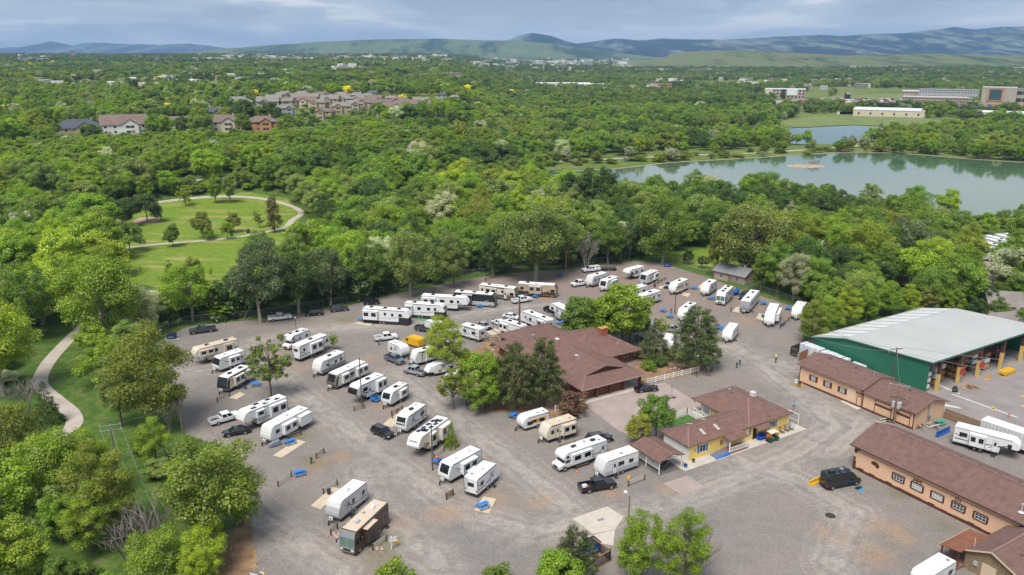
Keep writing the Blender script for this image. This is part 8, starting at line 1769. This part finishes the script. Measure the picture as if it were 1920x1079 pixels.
tp('maple', 1086, 645, 560, MID, 'leftmost of the maples behind the brick house', 1.1); tp('maple', 1122, 642, 548, BRIGHT, 'middle maple behind the brick house', 1.15); tp('maple', 1166, 648, 537, BRIGHT, 'tallest bright maple behind the brick house', 1.1); tp('maple', 1195, 640, 572, MID, 'rightmost green maple behind the brick house', .9)
tp('spruce', 1226, 672, 597, PINE, 'wide grey green spruce beside the house yard', 1.6); tp('pine', 1304, 692, 575, PINE, 'big spreading pine at the end of the picket fence', 1.12, var=2); tp('loose', 1240, 636, 588, LIME, 'small bright tree behind the spruce', .8)
tp('maple', 1196, 838, 771, (.323, .306, .037), 'yellow green rounded evergreen at the carport', .85); tp('maple', 1229, 822, 742, MID, 'green maple behind the carport beside the office lawn', .95)
tp('spruce', 847, 838, 789, BRIGHT, 'small conical green tree beside the solar roofed fifth wheel', .95)
tp('feather', 1200, 1100, 953, BRIGHT, 'loose bright tree in front of the dump station', .95, var=0); tp('feather', 1284, 1104, 960, BRIGHT, 'loose bright tree with bare twigs at the bottom edge', .9, var=1); tp('bare', 1300, 1098, 945, MID, 'bare twigs standing in the bottom tree', .8); tp('pine', 1078, 1120, 990, (.128, .170, .060), 'dark evergreen at the bottom edge by the dumpster', .9)
tp('maple', 1048, 1150, 1040, BRIGHT, 'bright bush below the dark evergreen', 1.0); tp('shrub', 742, 1098, 1050, BRIGHT, 'bright bush peeking in at the bottom edge'); tp('shrub', 935, 1105, 1060, MID, 'green bush at the bottom edge, middle')
tp('shrub', 1215, 693, 678, MID, 'low green shrub row behind the picket fence, left', 1.5); tp('shrub', 1232, 685, 668, DARK, 'low green shrub row behind the picket fence, right', 1.6); tp('shrub', 980, 690, 668, MID, 'small shrub at the house corner by the dish')
# left side
tp('broad', 402, 1022, 812, (.20, .26, .025), 'large spreading tree overhanging the lot at the bottom left', 1.0, var=2); tp('feather', 455, 985, 880, BRIGHT, 'lower bough tree on the lot side of the big left tree', 1.0)
tp('broad', 290, 806, 615, OLIVE, 'big olive tree right of the trail bend', .85, var=3); tp('feather', 228, 800, 668, GREY, 'grey green willow beside the trail bend', .95); tp('feather', 215, 720, 628, LIME, 'lime willow behind the olive tree')
tp('bare', 320, 812, 720, MID, 'bare brown thicket at the lot edge by the transformer pole', .8); tp('bare', 57, 775, 682, MID, 'dead purple grey tree left of the trail', .9); tp('spruce', 92, 795, 715, DARK, 'dark juniper beside the dead grey tree', 1.1)
tp('bare', 268, 1034, 918, MID, 'large dead grey bush under the power lines', 1.25, var=0); tp('bare', 238, 1050, 955, MID, 'lower dead grey bush under the power lines', 1.2, var=1)
tp('broad', 110, 962, 800, BRIGHT, 'big bright rounded tree at the left below the trail', .95, var=1); tp('broad', 168, 930, 808, BRIGHT, 'second bright tree right of the big rounded one', .9, var=3); tp('feather', 215, 1008, 838, OLIVE, 'olive willow left of the dead grey bush', 1.0); tp('broad', 300, 1116, 990, BRIGHT, 'bright tree round the bottom left utility pole', 1.1); tp('maple', 362, 1098, 1020, BRIGHT, 'bright bush right of the bottom left utility pole')
tp('broad', 8, 742, 560, LIME, 'tall lime green tree at the left edge above the trail', .9, var=0); tp('broad', 20, 900, 745, OLIVE, 'olive tree at the left edge beside the trail foot', .9); tp('maple', 12, 1010, 860, BRIGHT, 'bright tree at the left edge near the bottom'); tp('maple', 40, 1105, 985, LIME, 'lime bush in the bottom left corner'); tp('maple', 120, 1115, 1048, MID, 'green bush at the bottom edge, left'); tp('shrub', 160, 1110, 1060, MID, 'small bush at the bottom edge, left'); tp('shrub', 265, 850, 818, MID, 'round bush under the power line near the wire fence')
tp('broad', 150, 596, 486, BRIGHT, 'tall bright tree above the trail bend', .95, var=2); tp('broad', 200, 650, 470, BRIGHT, 'large bright tree below the park lawn', 1.0, var=1); tp('feather', 60, 640, 480, MID, 'mid green willow left of the park lawn', 1.0); tp('shrub', 12, 590, 540, SILVER, 'silver bush at the left edge')
# tree line behind the lot
tp('broad', 489, 606, 448, (.145, .196, .076), 'tall dark cottonwood with pale trunk at the left of the tree line', .82, var=0); tp('broad', 560, 588, 470, DARK, 'dark cottonwood behind the parked SUVs', .95); tp('broad', 620, 574, 462, (.119, .178, .060), 'dark cottonwood right of the SUVs', .9); tp('feather', 690, 560, 440, MID, 'feathery cottonwood above the skirted fifth wheel', 1.0)
tp('broad', 770, 558, 420, GREY, 'tall grey green cottonwood with pale trunk above the far row', .8, var=1); tp('feather', 851, 540, 420, GREY, 'grey green cottonwood with forked trunk above the black motorhome', .85); tp('broad', 1003, 526, 370, GREY, 'broadest grey green cottonwood above the gold motorhome', 1.15, var=2); tp('broad', 1242, 494, 362, MID, 'big green cottonwood beside the blue dumpster', .95, var=3)
tp('bare', 1098, 508, 415, MID, 'dead pale tree in the tree line', .55); tp('feather', 1140, 497, 400, MID, 'green tree right of the dead pale one'); tp('feather', 1180, 488, 405, (.119, .187, .051), 'dark green tree left of the big dumpster cottonwood'); tp('broad', 925, 520, 430, DARK, 'dark tree left of the broadest cottonwood', .8); tp('feather', 1060, 505, 412, GREY, 'grey green tree right of the broadest cottonwood')
rl = random.Random(9)
for i in range(62):                                    # dark understorey hard against the fence
 f = i / 61; px_ = 312 + f * 880; py_ = np.interp(px_, [300, 352, 480, 560, 650, 760, 850, 960, 1060, 1130, 1200], [622, 601, 590, 578, 564, 538, 518, 503, 497, 490, 483]) - rl.uniform(0, 6)
 p = P(px_, py_); tree(rl.choice(('feather', 'broad', 'maple', 'shrub', 'feather')), p, rl.uniform(6, 12) * (.6 if px_ < 425 else 1), rl.choice((DARK, DARK, (.102, .170, .051), MID)), 'dark green understorey tree close behind the chain link fence of the tree line', rl.uniform(.8, 1.05), group='understorey behind the fence')
# park
for k_, x, y, t_, c_, l, w in (('maple', 244, 473, 417, MID, 'green lawn tree at the left end of the lower path', 1), ('maple', 325, 463, 417, MID, 'green lawn tree standing on the lower path', .85), ('maple', 381, 448, 401, OLIVE, 'round olive lawn tree in the middle of the park', 1), ('maple', 392, 451, 424, BRIGHT, 'small bright tree before the round olive one', .9), ('maple', 427, 449, 414, BRIGHT, 'bright lawn tree on the path right of the olive one', .85),
  ('maple', 439, 436, 396, OLIVE, 'second round olive lawn tree', .9), ('loose', 486, 428, 394, OLIVE, 'thin lawn tree near the garden rocks', .9), ('poplar', 515, 436, 360, (.196, .178, .051), 'tall brown green conical tree where the park paths meet', .95), ('loose', 318, 520, 487, MID, 'small lawn tree at the lower edge of the park', .8), ('maple', 363, 542, 480, OLIVE, 'loose olive tree at the lower edge of the park', .9),
  ('poplar', 405, 382, 323, BRIGHT, 'left of two bright columnar trees at the top of the lawn', 1.05), ('poplar', 432, 381, 323, BRIGHT, 'right of two bright columnar trees at the top of the lawn', 1.05), ('loose', 348, 388, 348, LIME, 'flat topped yellowish tree at the top of the lawn', 1.1), ('maple', 277, 418, 358, DARK, 'dark tree beside the playground', 1.15), ('maple', 231, 427, 368, DARK, 'dark tree over the playground', 1.2), ('spruce', 291, 394, 364, BLUE, 'blue spruce at the top left of the lawn', .9), ('maple', 195, 460, 395, OLIVE, 'olive brown tree left of the lawn', 1), ('loose', 265, 512, 498, LIME, 'sapling on the lower lawn', .5), ('shrub', 466, 437, 429, DARK, 'low bush on the garden rocks', .8), ('loose', 396, 520, 500, LIME, 'thin bright sapling at the lower lawn edge', .6)):
 tp(k_, x, y, t_, c_, l, w)
# right of the lot
tp('broad', 1400, 523, 372, (.212, .238, .054), 'huge olive willow outside the right fence', 1.15, var=1); tp('broad', 1448, 512, 395, OLIVE, 'olive willow right of the huge one', 1.0); tp('feather', 1345, 516, 430, OLIVE, 'yellow green willow over the pink garden house', .9); tp('feather', 1425, 548, 470, MID, 'green tree in front of the olive willows', .8)
tp('feather', 1487, 566, 462, SILVER, 'silver leaved tree at the right fence', 1.0); tp('loose', 1392, 520, 445, SILVER, 'small silver tree over the pink garden house', .8); tp('spruce', 1541, 524, 445, (.170, .128, .085), 'rust brown spruce at the right', 1.15); tp('maple', 1290, 495, 468, DARK, 'dark round bush on the garden lawn, left', 1); tp('maple', 1316, 503, 480, DARK, 'dark round bush on the garden lawn, right', 1)
for x, y, t_, c_, l in ((1522, 645, 560, OLIVE, 'olive tree at the upper left corner of the green shed'), (1548, 632, 552, BRIGHT, 'bright tree behind the left end of the green shed'), (1585, 618, 545, LIME, 'lime tree behind the green shed, second'), (1622, 604, 535, BRIGHT, 'bright tree behind the green shed, third'), (1662, 594, 530, BRIGHT, 'bright tree behind the green shed, fourth'), (1702, 590, 532, LIME, 'lime tree behind the green shed, fifth'), (1742, 592, 538, (.238, .255, .051), 'olive lime tree behind the green shed, sixth'), (1785, 598, 548, BRIGHT, 'bright tree behind the green shed, seventh'), (1830, 606, 552, DARK, 'dark tree behind the green shed, eighth'), (1868, 612, 556, MID, 'small green tree at the right end of the shed roof'), (1850, 585, 540, DARK, 'dark tree left of the tan roofed house'), (1924, 590, 540, BRIGHT, 'bright tree right of the tan roofed house'), (1880, 568, 530, MID, 'mid green tree behind the tan roofed house'), (1835, 572, 528, BRIGHT, 'bright tree between shed and storage yard'), (1910, 632, 575, MID, 'green tree at the right edge behind the shed')):
 tp('feather', x, y, t_, c_, l, 1.15)
tp('broad', 1575, 510, 412, BRIGHT, 'bright broad tree behind the rust spruce', .95); tp('broad', 1620, 520, 405, LIME, 'lime broad tree right of the rust spruce', .95); tp('broad', 1700, 515, 398, (.162, .212, .085), 'grey green tree hiding the storage campers', 1.0, var=2); tp('feather', 1760, 510, 420, GREY, 'thin grey green tree over the storage campers', .95); tp('feather', 1812, 500, 425, LIME, 'yellow green tree left of the storage lane'); tp('maple', 1645, 545, 490, DARK, 'dark round tree before the storage trees', 1.2); tp('maple', 1815, 545, 492, DARK, 'dark round tree left of the storage lane', 1.1)
tp('broad', 1893, 545, 462, GREY, 'grey green tree right of the storage lane', .9); tp('maple', 1880, 555, 512, OLIVE, 'olive round tree at the right edge', 1.1); tp('bare', 1828, 445, 408, MID, 'dead grey tree behind the storage rows', .8); tp('shrub', 1560, 560, 525, MID, 'green bush at the end of the right fence', 1.2); tp('shrub', 1505, 566, 545, GREY, 'grey bush at the end of the right fence', 1.2)
tp('poplar', 1072, 418, 316, DARK, 'left of three tall dark poplars', 1.15); tp('poplar', 1100, 420, 308, DARK, 'middle of three tall dark poplars', 1.15); tp('poplar', 1130, 415, 306, DARK, 'right of three tall dark poplars', 1.1); tp('maple', 1080, 410, 370, BRIGHT, 'bright small tree before the dark poplars', .9); tp('broad', 1170, 425, 345, MID, 'green tree right of the dark poplars', .9)
for i in range(5): tree('bare', P(1518 + i * 4, 311 + (i % 2)) + Vector((0, 0, .4)), 3.2 + .5 * (i % 3), MID, 'bare grey bush on the sandy islet', 1.3, group='bare bushes on the islet', name='bare_bush', cat='bush')
tp('spruce', 437, 262, 232, DARK, 'dark spruce between the estate houses', 1.2); tp('spruce', 380, 238, 205, BLUE, 'blue spruce left of the large cream house', 1.2); tp('maple', 457, 235, 190, DARK, 'large dark tree right of the grey house', 1.3); tp('maple', 508, 235, 188, DARK, 'large dark tree above the orange tan house', 1.3)
for x, y, t_, w, l in ((318, 212, 192, 1.3, 'bright yellow tree above the brown roofed cream house'), (411, 215, 200, 1.1, 'bright yellow tree right of the blue grey house'), (875, 176, 160, 1.3, 'bright yellow tree on the far middle plain'), (960, 182, 167, 1.3, 'pair of bright yellow crowns on the far middle plain'), (755, 190, 177, 1.4, 'bright yellow tree at the right end of the estate'), (825, 202, 193, 1.2, 'bright yellow tree before the estate end'), (3, 218, 196, 1.2, 'bright yellow tree at the left edge'), (650, 180, 160, 1.4, 'bright yellow tree above the estate'), (302, 158, 144, 1.2, 'bright yellow tree on the left plain'), (480, 182, 168, 1.1, 'bright yellow tree left of the estate'), (240, 172, 160, 1.3, 'yellow green tree on the left plain'), (58, 128, 118, 1.3, 'yellow tree high on the left plain'), (99, 126, 115, 1.3, 'second yellow tree high on the left plain'), (1295, 168, 160, 1.0, 'yellow tree on the right plain'), (915, 186, 178, 1.0, 'small yellow tree on the middle plain'), (108, 168, 160, 1.0, 'small yellow tree low on the left plain')):
 q = tp('maple', x, y, t_, YELLOW, l, w, group='yellow blossoming trees').location; d_ = math.hypot(q.x, q.y); KEEP.append((q.x, q.y, 9)); KEEP.append((q.x * (1 - 16 / d_), q.y * (1 - 16 / d_), 9)); KEEP.append((q.x * (1 - 32 / d_), q.y * (1 - 32 / d_), 8))

# ------------------------------------------------------------------ woodland fill
def woods():
 rg = np.random.RandomState(3); HT = 960 / CAM_F
 KX = np.array(KEEP); TX = np.array(TREES)
 lines = [TRAIL] + PATHS + [px_poly([(955, 309), (1110, 300), (1280, 292), (1440, 286), (1600, 274), (1625, 270)])]
 meadow = [px_poly([(1440, 247), (1500, 214), (1780, 222), (1900, 240), (1760, 250), (1600, 240)]), px_poly([(1010, 318), (1150, 300), (1440, 289), (1630, 272), (1760, 285), (1600, 291), (1350, 304), (1100, 322)]), px_poly([(1215, 247), (1340, 240), (1470, 240), (1460, 252), (1300, 262)]),
    px_poly([(1000, 318), (990, 302), (1600, 268), (1640, 270), (1640, 284), (1350, 300)])]
 def ok(X, Y):
  r = np.hypot(X, Y); g = (np.abs(X) < HT * Y * 1.06 + 14) & (Y > 60)
  g &= poly_sd(LOT, X, Y) > 3; g &= poly_sd(LAWN, X, Y) > 2.5; g &= poly_sd(LAWN2, X, Y) > 1.5; g &= poly_sd(POND1, X, Y) > 2; g &= poly_sd(POND2, X, Y) > 3
  g &= poly_sd([P(1830, 560), P(1828, 445), P(2100, 430), P(2100, 480), P(1875, 500), P(1870, 560)], X, Y) > 1
  for q in meadow: g &= poly_sd(q, X, Y) > 0
  for q in globals().get('KEEPP', []): g &= poly_sd(q, X, Y) > 0
  for n_, L in enumerate(lines): g &= line_d(L, X, Y) > (6.5 if n_ == 0 else 4.2)
  for x, y, k_ in KX: g &= np.hypot(X - x, Y - y) > k_
  return g
 def cand(r0, r1, st):
  n = int(r1 * HT * 1.1 / st) + 8; ys = np.arange(max(r0 * .8, 60), r1, st); X, Y = np.meshgrid(np.arange(-n, n + 1) * st, ys); X = X + rg.uniform(-.45, .45, X.shape) * st; Y = Y + rg.uniform(-.45, .45, Y.shape) * st
  X, Y = X.ravel(), Y.ravel(); r = np.hypot(X, Y); k_ = (r >= r0) & (r < r1) & (np.abs(X) < HT * Y * 1.06 + 14); return X[k_], Y[k_]
 pal = np.array([BRIGHT, LIME, MID, DARK, GREY, OLIVE, SILVER])
 def tint(X, Y, far=False):
  a = fbm(X / 45 + 9, Y / 45, 5, 3); u = np.clip((a - .3) / .36 * .6 + .4 * rg.rand(len(X)), 0, .999); L = (X / np.maximum(Y, 1) < -.06) & (np.hypot(X, Y) < 470)
  i = np.where(L, np.array([3, 2, 2, 4, 0, 0, 4, 0, 1, 0, 1, 1])[(u * 12).astype(int)], np.array([3, 3, 2, 2, 4, 2, 0, 2, 5, 0, 4, 1])[(u * 12).astype(int)])
  i = np.where(rg.rand(len(X)) < .02, 6, i)
  t = pal[i] * 1.22 * (1 + rg.uniform(-.12, .12, (len(X), 1))) * (1 + rg.uniform(-.06, .06, (len(X), 3)))
  return t, i
 P1, P2, P3 = [], [], []
 X, Y = cand(62, 440, 8.2); g = ok(X, Y); X, Y = X[g], Y[g]
 d = np.min(np.hypot(X[:, None] - TX[None, :, 0], Y[:, None] - TX[None, :, 1]) - TX[None, :, 2], axis=1); k_ = d > .5; X, Y = X[k_], Y[k_]
 t, ti = tint(X, Y); hh = 9 + 7.5 * rg.rand(len(X)); left = X / Y < -.1; hh = np.where(left, hh, hh * .95); small = rg.rand(len(X)) < .16; hh = np.where(small, 3 + 2 * rg.rand(len(X)), hh)
 rr_ = np.hypot(X, Y); hh = np.where((X / Y < -.03) & (rr_ > 350), np.minimum(hh, np.maximum(3.5, 21.5 - T(X, Y))), hh)
 near_l = (Y < 165) & (X < 0); hh = np.where(near_l, hh * .62, hh)
 pp = np.array([pix((X[j], Y[j], 0)) for j in range(len(X))]); cap = np.interp(pp[:, 0], [0, 230, 240, 425, 440, 990, 1000, 1150, 1300, 1420, 1480, 1560, 1640, 1700, 1750, 1930], [0, 0, 535, 535, 0, 0, 316, 330, 330, 312, 352, 345, 388, 352, 398, 398]) + rg.uniform(-6, 22, len(X))
 dd = np.hypot(X, Y); mh = np.where((pp[:, 1] > cap) & (cap > 50) & (pp[:, 1] < 602), np.maximum(2.5, (pp[:, 1] - cap) * dd / CAM_F / .96), 99); hh = np.minimum(hh, mh)
 edge = poly_sd(POND1, X, Y) < 9; hh = np.where(edge & (Y > 440), hh * .55, hh)
 vis = hh / np.hypot(X, Y); order = np.argsort(-vis); nind = max(0, 298 - len([o for o in COL.objects if o.parent is None and o.get('category') in ('tree', 'shrub')]))
 for q, i in enumerate(order):
  x, y = float(X[i]), float(Y[i])
  if q < nind:
   px_, py_ = pix((x, y, 0)); kd = 'shrub' if small[i] else ('broad', 'feather', 'maple', 'feather', 'broad')[rg.randint(5)]
   where = 'in the wood left of the trail and lot' if px_ < 480 and py_ > 545 else 'in the wood round the park lawn' if px_ < 640 else 'in the wood between the lot and the pond' if px_ < 1240 else 'in the wood right of the lot'
   lab = '%s %s %s' % (('bright green', 'lime green', 'mid green', 'dark green', 'grey green', 'olive', 'silvery')[ti[i]], 'shrub' if small[i] else {'broad': 'round crowned tree', 'feather': 'feathery tree', 'maple': 'dense crowned tree'}[kd], where)
   tree(kd, (x, y), float(hh[i]), tuple(t[i]), lab, float(rg.uniform(.95, 1.25)), group='wild trees ' + where)
  else: P1.append((x, y, float(T(x, y)), hh[i], *t[i]))
 X, Y = cand(385, 478, 4.6); g = ok(X, Y) & (X / Y < -.03); X, Y = X[g], Y[g]; t, _ = tint(X, Y); P1 += [(X[j], Y[j], float(T(X[j], Y[j])), rg.uniform(3, 5.5), *t[j]) for j in range(len(X))]
 # mid woods up to the bluff, then the plain
 X, Y = cand(440, 950, 8.6); g = ok(X, Y); a = X / Y; r = np.hypot(X, Y); dens = np.where((r > 476) & (a < -.05), .66, .95); g &= rg.rand(len(X)) < dens; X, Y = X[g], Y[g]; t, _ = tint(X, Y); h2 = 6.5 + 7 * rg.rand(len(X))
 est = poly_sd([PT(485, 228), PT(490, 185), PT(720, 182), PT(885, 198), PT(880, 216), PT(640, 232)], X, Y) < 4; h2 = np.where(est, np.minimum(h2 * .45, 4), h2); k2 = ~(est & (rg.rand(len(X)) < .5))
 fr = (r[g] < 476) & (X / Y < -.03); h2 = np.where(fr, np.minimum(h2, np.maximum(3.5, 21.5 - T(X, Y))), h2); h2 = np.where((r[g] < 545) & (X / Y < -.05) & (X / Y > -.33), np.minimum(h2, 4.5), h2)
 for i in np.where(k2)[0]: P2.append((X[i], Y[i], float(T(X[i], Y[i])), h2[i], *t[i]))
 X, Y = cand(950, 2300, 14.5); g = ok(X, Y) & (fbm(X / 210, Y / 210, 71, 3) > .33); X, Y = X[g], Y[g]; t, _ = tint(X, Y); Z = T(X, Y); h3 = 7 + 6.5 * rg.rand(len(X)); t *= .74
 P3 += [(X[i], Y[i], Z[i], h3[i], *t[i]) for i in range(len(X))]
 X, Y = cand(2300, 6000, 30); a = X / Y; g = ~((a > .12) & (Y > 3020)) & ((fbm(X / 420, Y / 420, 91, 3) > .47) | (a < -.25) | (a > .1)) & (Y < 5750); X, Y = X[g], Y[g]; t, _ = tint(X, Y); Z = T(X, Y); h3 = 9 + 7 * rg.rand(len(X)); t *= .58
 P3 += [(X[i], Y[i], Z[i], h3[i], *t[i]) for i in range(len(X))]
 X, Y = cand(2300, 3100, 17); a = X / Y; g = (a > .1) & (Y < 3040); X, Y = X[g], Y[g]; t, _ = tint(X, Y); Z = T(X, Y); t *= .6
 P3 += [(X[i], Y[i], Z[i], 8 + 6 * rg.rand(), *t[i]) for i in range(len(X))]
 for j in range(150):
  px_ = rg.uniform(1000, 1760); py_ = np.interp(px_, [1000, 1250, 1480, 1600, 1760], [312, 303, 290, 283, 288]) + rg.uniform(-9, 2); p = P(px_, py_)
  if poly_sd(POND1, np.array([p.x]), np.array([p.y]))[0] > 1 and line_d(lines[-1], np.array([p.x]), np.array([p.y]))[0] > 2.5: P1.append((p.x, p.y, 0, rg.uniform(1.2, 4.5) if rg.rand() < .8 else 8, *(pal[rg.choice([0, 1, 4, 5, 6])] * .9)))
 return P1 + P2, P3
def scatter(name, pts, srcs, label):
 """one object: a point per tree, each carrying its own size, turn and leaf colour; the crowns are those of real trees in the scene"""
 A = np.array(pts, np.float32); n = len(A); me = bpy.data.meshes.new(name); me.vertices.add(n); me.vertices.foreach_set('co', A[:, :3].ravel()); rg = np.random.RandomState(1)
 def put(nm, ty, v, k='value'): at = me.attributes.new(nm, ty, 'POINT'); at.data.foreach_set(k, np.ascontiguousarray(v, np.float32 if ty != 'INT' else np.int32).ravel())
 idx = rg.randint(0, len(srcs), n); base = np.array([s[1] for s in srcs], np.float32)[idx]; s = A[:, 3] / base; w = np.maximum(s, .5) * rg.uniform(.95, 1.35, n)
 put('tint', 'FLOAT_VECTOR', A[:, 4:7], 'vector'); put('size', 'FLOAT_VECTOR', np.stack([w, w, s], 1), 'vector'); put('turn', 'FLOAT_VECTOR', np.stack([s * 0, s * 0, rg.uniform(0, 6.28, n)], 1), 'vector'); put('pick', 'INT', idx)
 o = link(name, me); tag(o, label, 'trees', kind='stuff'); g = bpy.data.node_groups.new(name, 'GeometryNodeTree'); g.interface.new_socket('Geometry', in_out='INPUT', socket_type='NodeSocketGeometry'); g.interface.new_socket('Geometry', in_out='OUTPUT', socket_type='NodeSocketGeometry')
 N = lambda t: g.nodes.new(t); L = g.links.new; gi, go = N('NodeGroupInput'), N('NodeGroupOutput'); jn = N('GeometryNodeJoinGeometry')
 for e, _ in reversed(srcs):
  j2 = N('GeometryNodeJoinGeometry')
  for ch in e.children: oi = N('GeometryNodeObjectInfo'); oi.inputs['Object'].default_value = ch; oi.transform_space = 'ORIGINAL'; L(oi.outputs['Geometry'], j2.inputs[0])
  ti = N('GeometryNodeGeometryToInstance'); L(j2.outputs[0], ti.inputs[0]); L(ti.outputs[0], jn.inputs[0])
 def na(nm, ty): q = N('GeometryNodeInputNamedAttribute'); q.data_type = ty; q.inputs['Name'].default_value = nm; return q.outputs[0]
 ip = N('GeometryNodeInstanceOnPoints'); L(gi.outputs[0], ip.inputs['Points']); L(jn.outputs[0], ip.inputs['Instance']); ip.inputs['Pick Instance'].default_value = True; L(na('pick', 'INT'), ip.inputs['Instance Index']); L(na('size', 'FLOAT_VECTOR'), ip.inputs['Scale'])
 er = N('FunctionNodeEulerToRotation'); L(na('turn', 'FLOAT_VECTOR'), er.inputs[0]); L(er.outputs[0], ip.inputs['Rotation']); L(ip.outputs[0], go.inputs[0]); o.modifiers.new('trees', 'NODES').node_group = g; return o
near_src = [(tree(k_, PT(x, y), h_, c_, 'source%d' % i, var=v_), PROTO[k_][v_][2]) for i, (k_, x, y, h_, c_, v_) in enumerate((('broad', 700, 352, 14, GREY, 0), ('broad', 640, 330, 13, MID, 2), ('feather', 560, 340, 13, LIME, 0), ('feather', 760, 330, 12, MID, 1), ('maple', 820, 345, 11, MID, 0), ('maple', 480, 330, 10, BRIGHT, 2)))]
far_src = [(tree('far', PT(x, y), h_, c_, 'far source%d' % i, var=i, name='woodland_tree'), PROTO['far'][i][2]) for i, (x, y, h_, c_) in enumerate(((930, 270, 11, MID), (1010, 262, 11, DARK), (1090, 255, 10, BRIGHT), (860, 262, 11, OLIVE)))]
for (e, _), l in zip(near_src + far_src, ('grey green tree standing in the middle woods above the tree line', 'mid green round tree in the middle woods', 'lime feathery tree in the middle woods right of the park', 'mid green feathery tree in the middle woods', 'dense dark tree in the middle woods left of the pond', 'bright dense tree in the woods above the park lawn', 'green tree in the woods beyond the pond path, left', 'dark tree in the woods beyond the pond path, middle', 'bright tree in the woods beyond the pond path, right', 'olive tree in the woods below the estate end')): e['label'] = l
W1, W2 = woods()
scatter('woodland', W1, near_src, 'mass of mixed green trees filling the valley behind the lot')
scatter('distant_woodland', W2, far_src, 'distant tree cover across the plain to the hills')
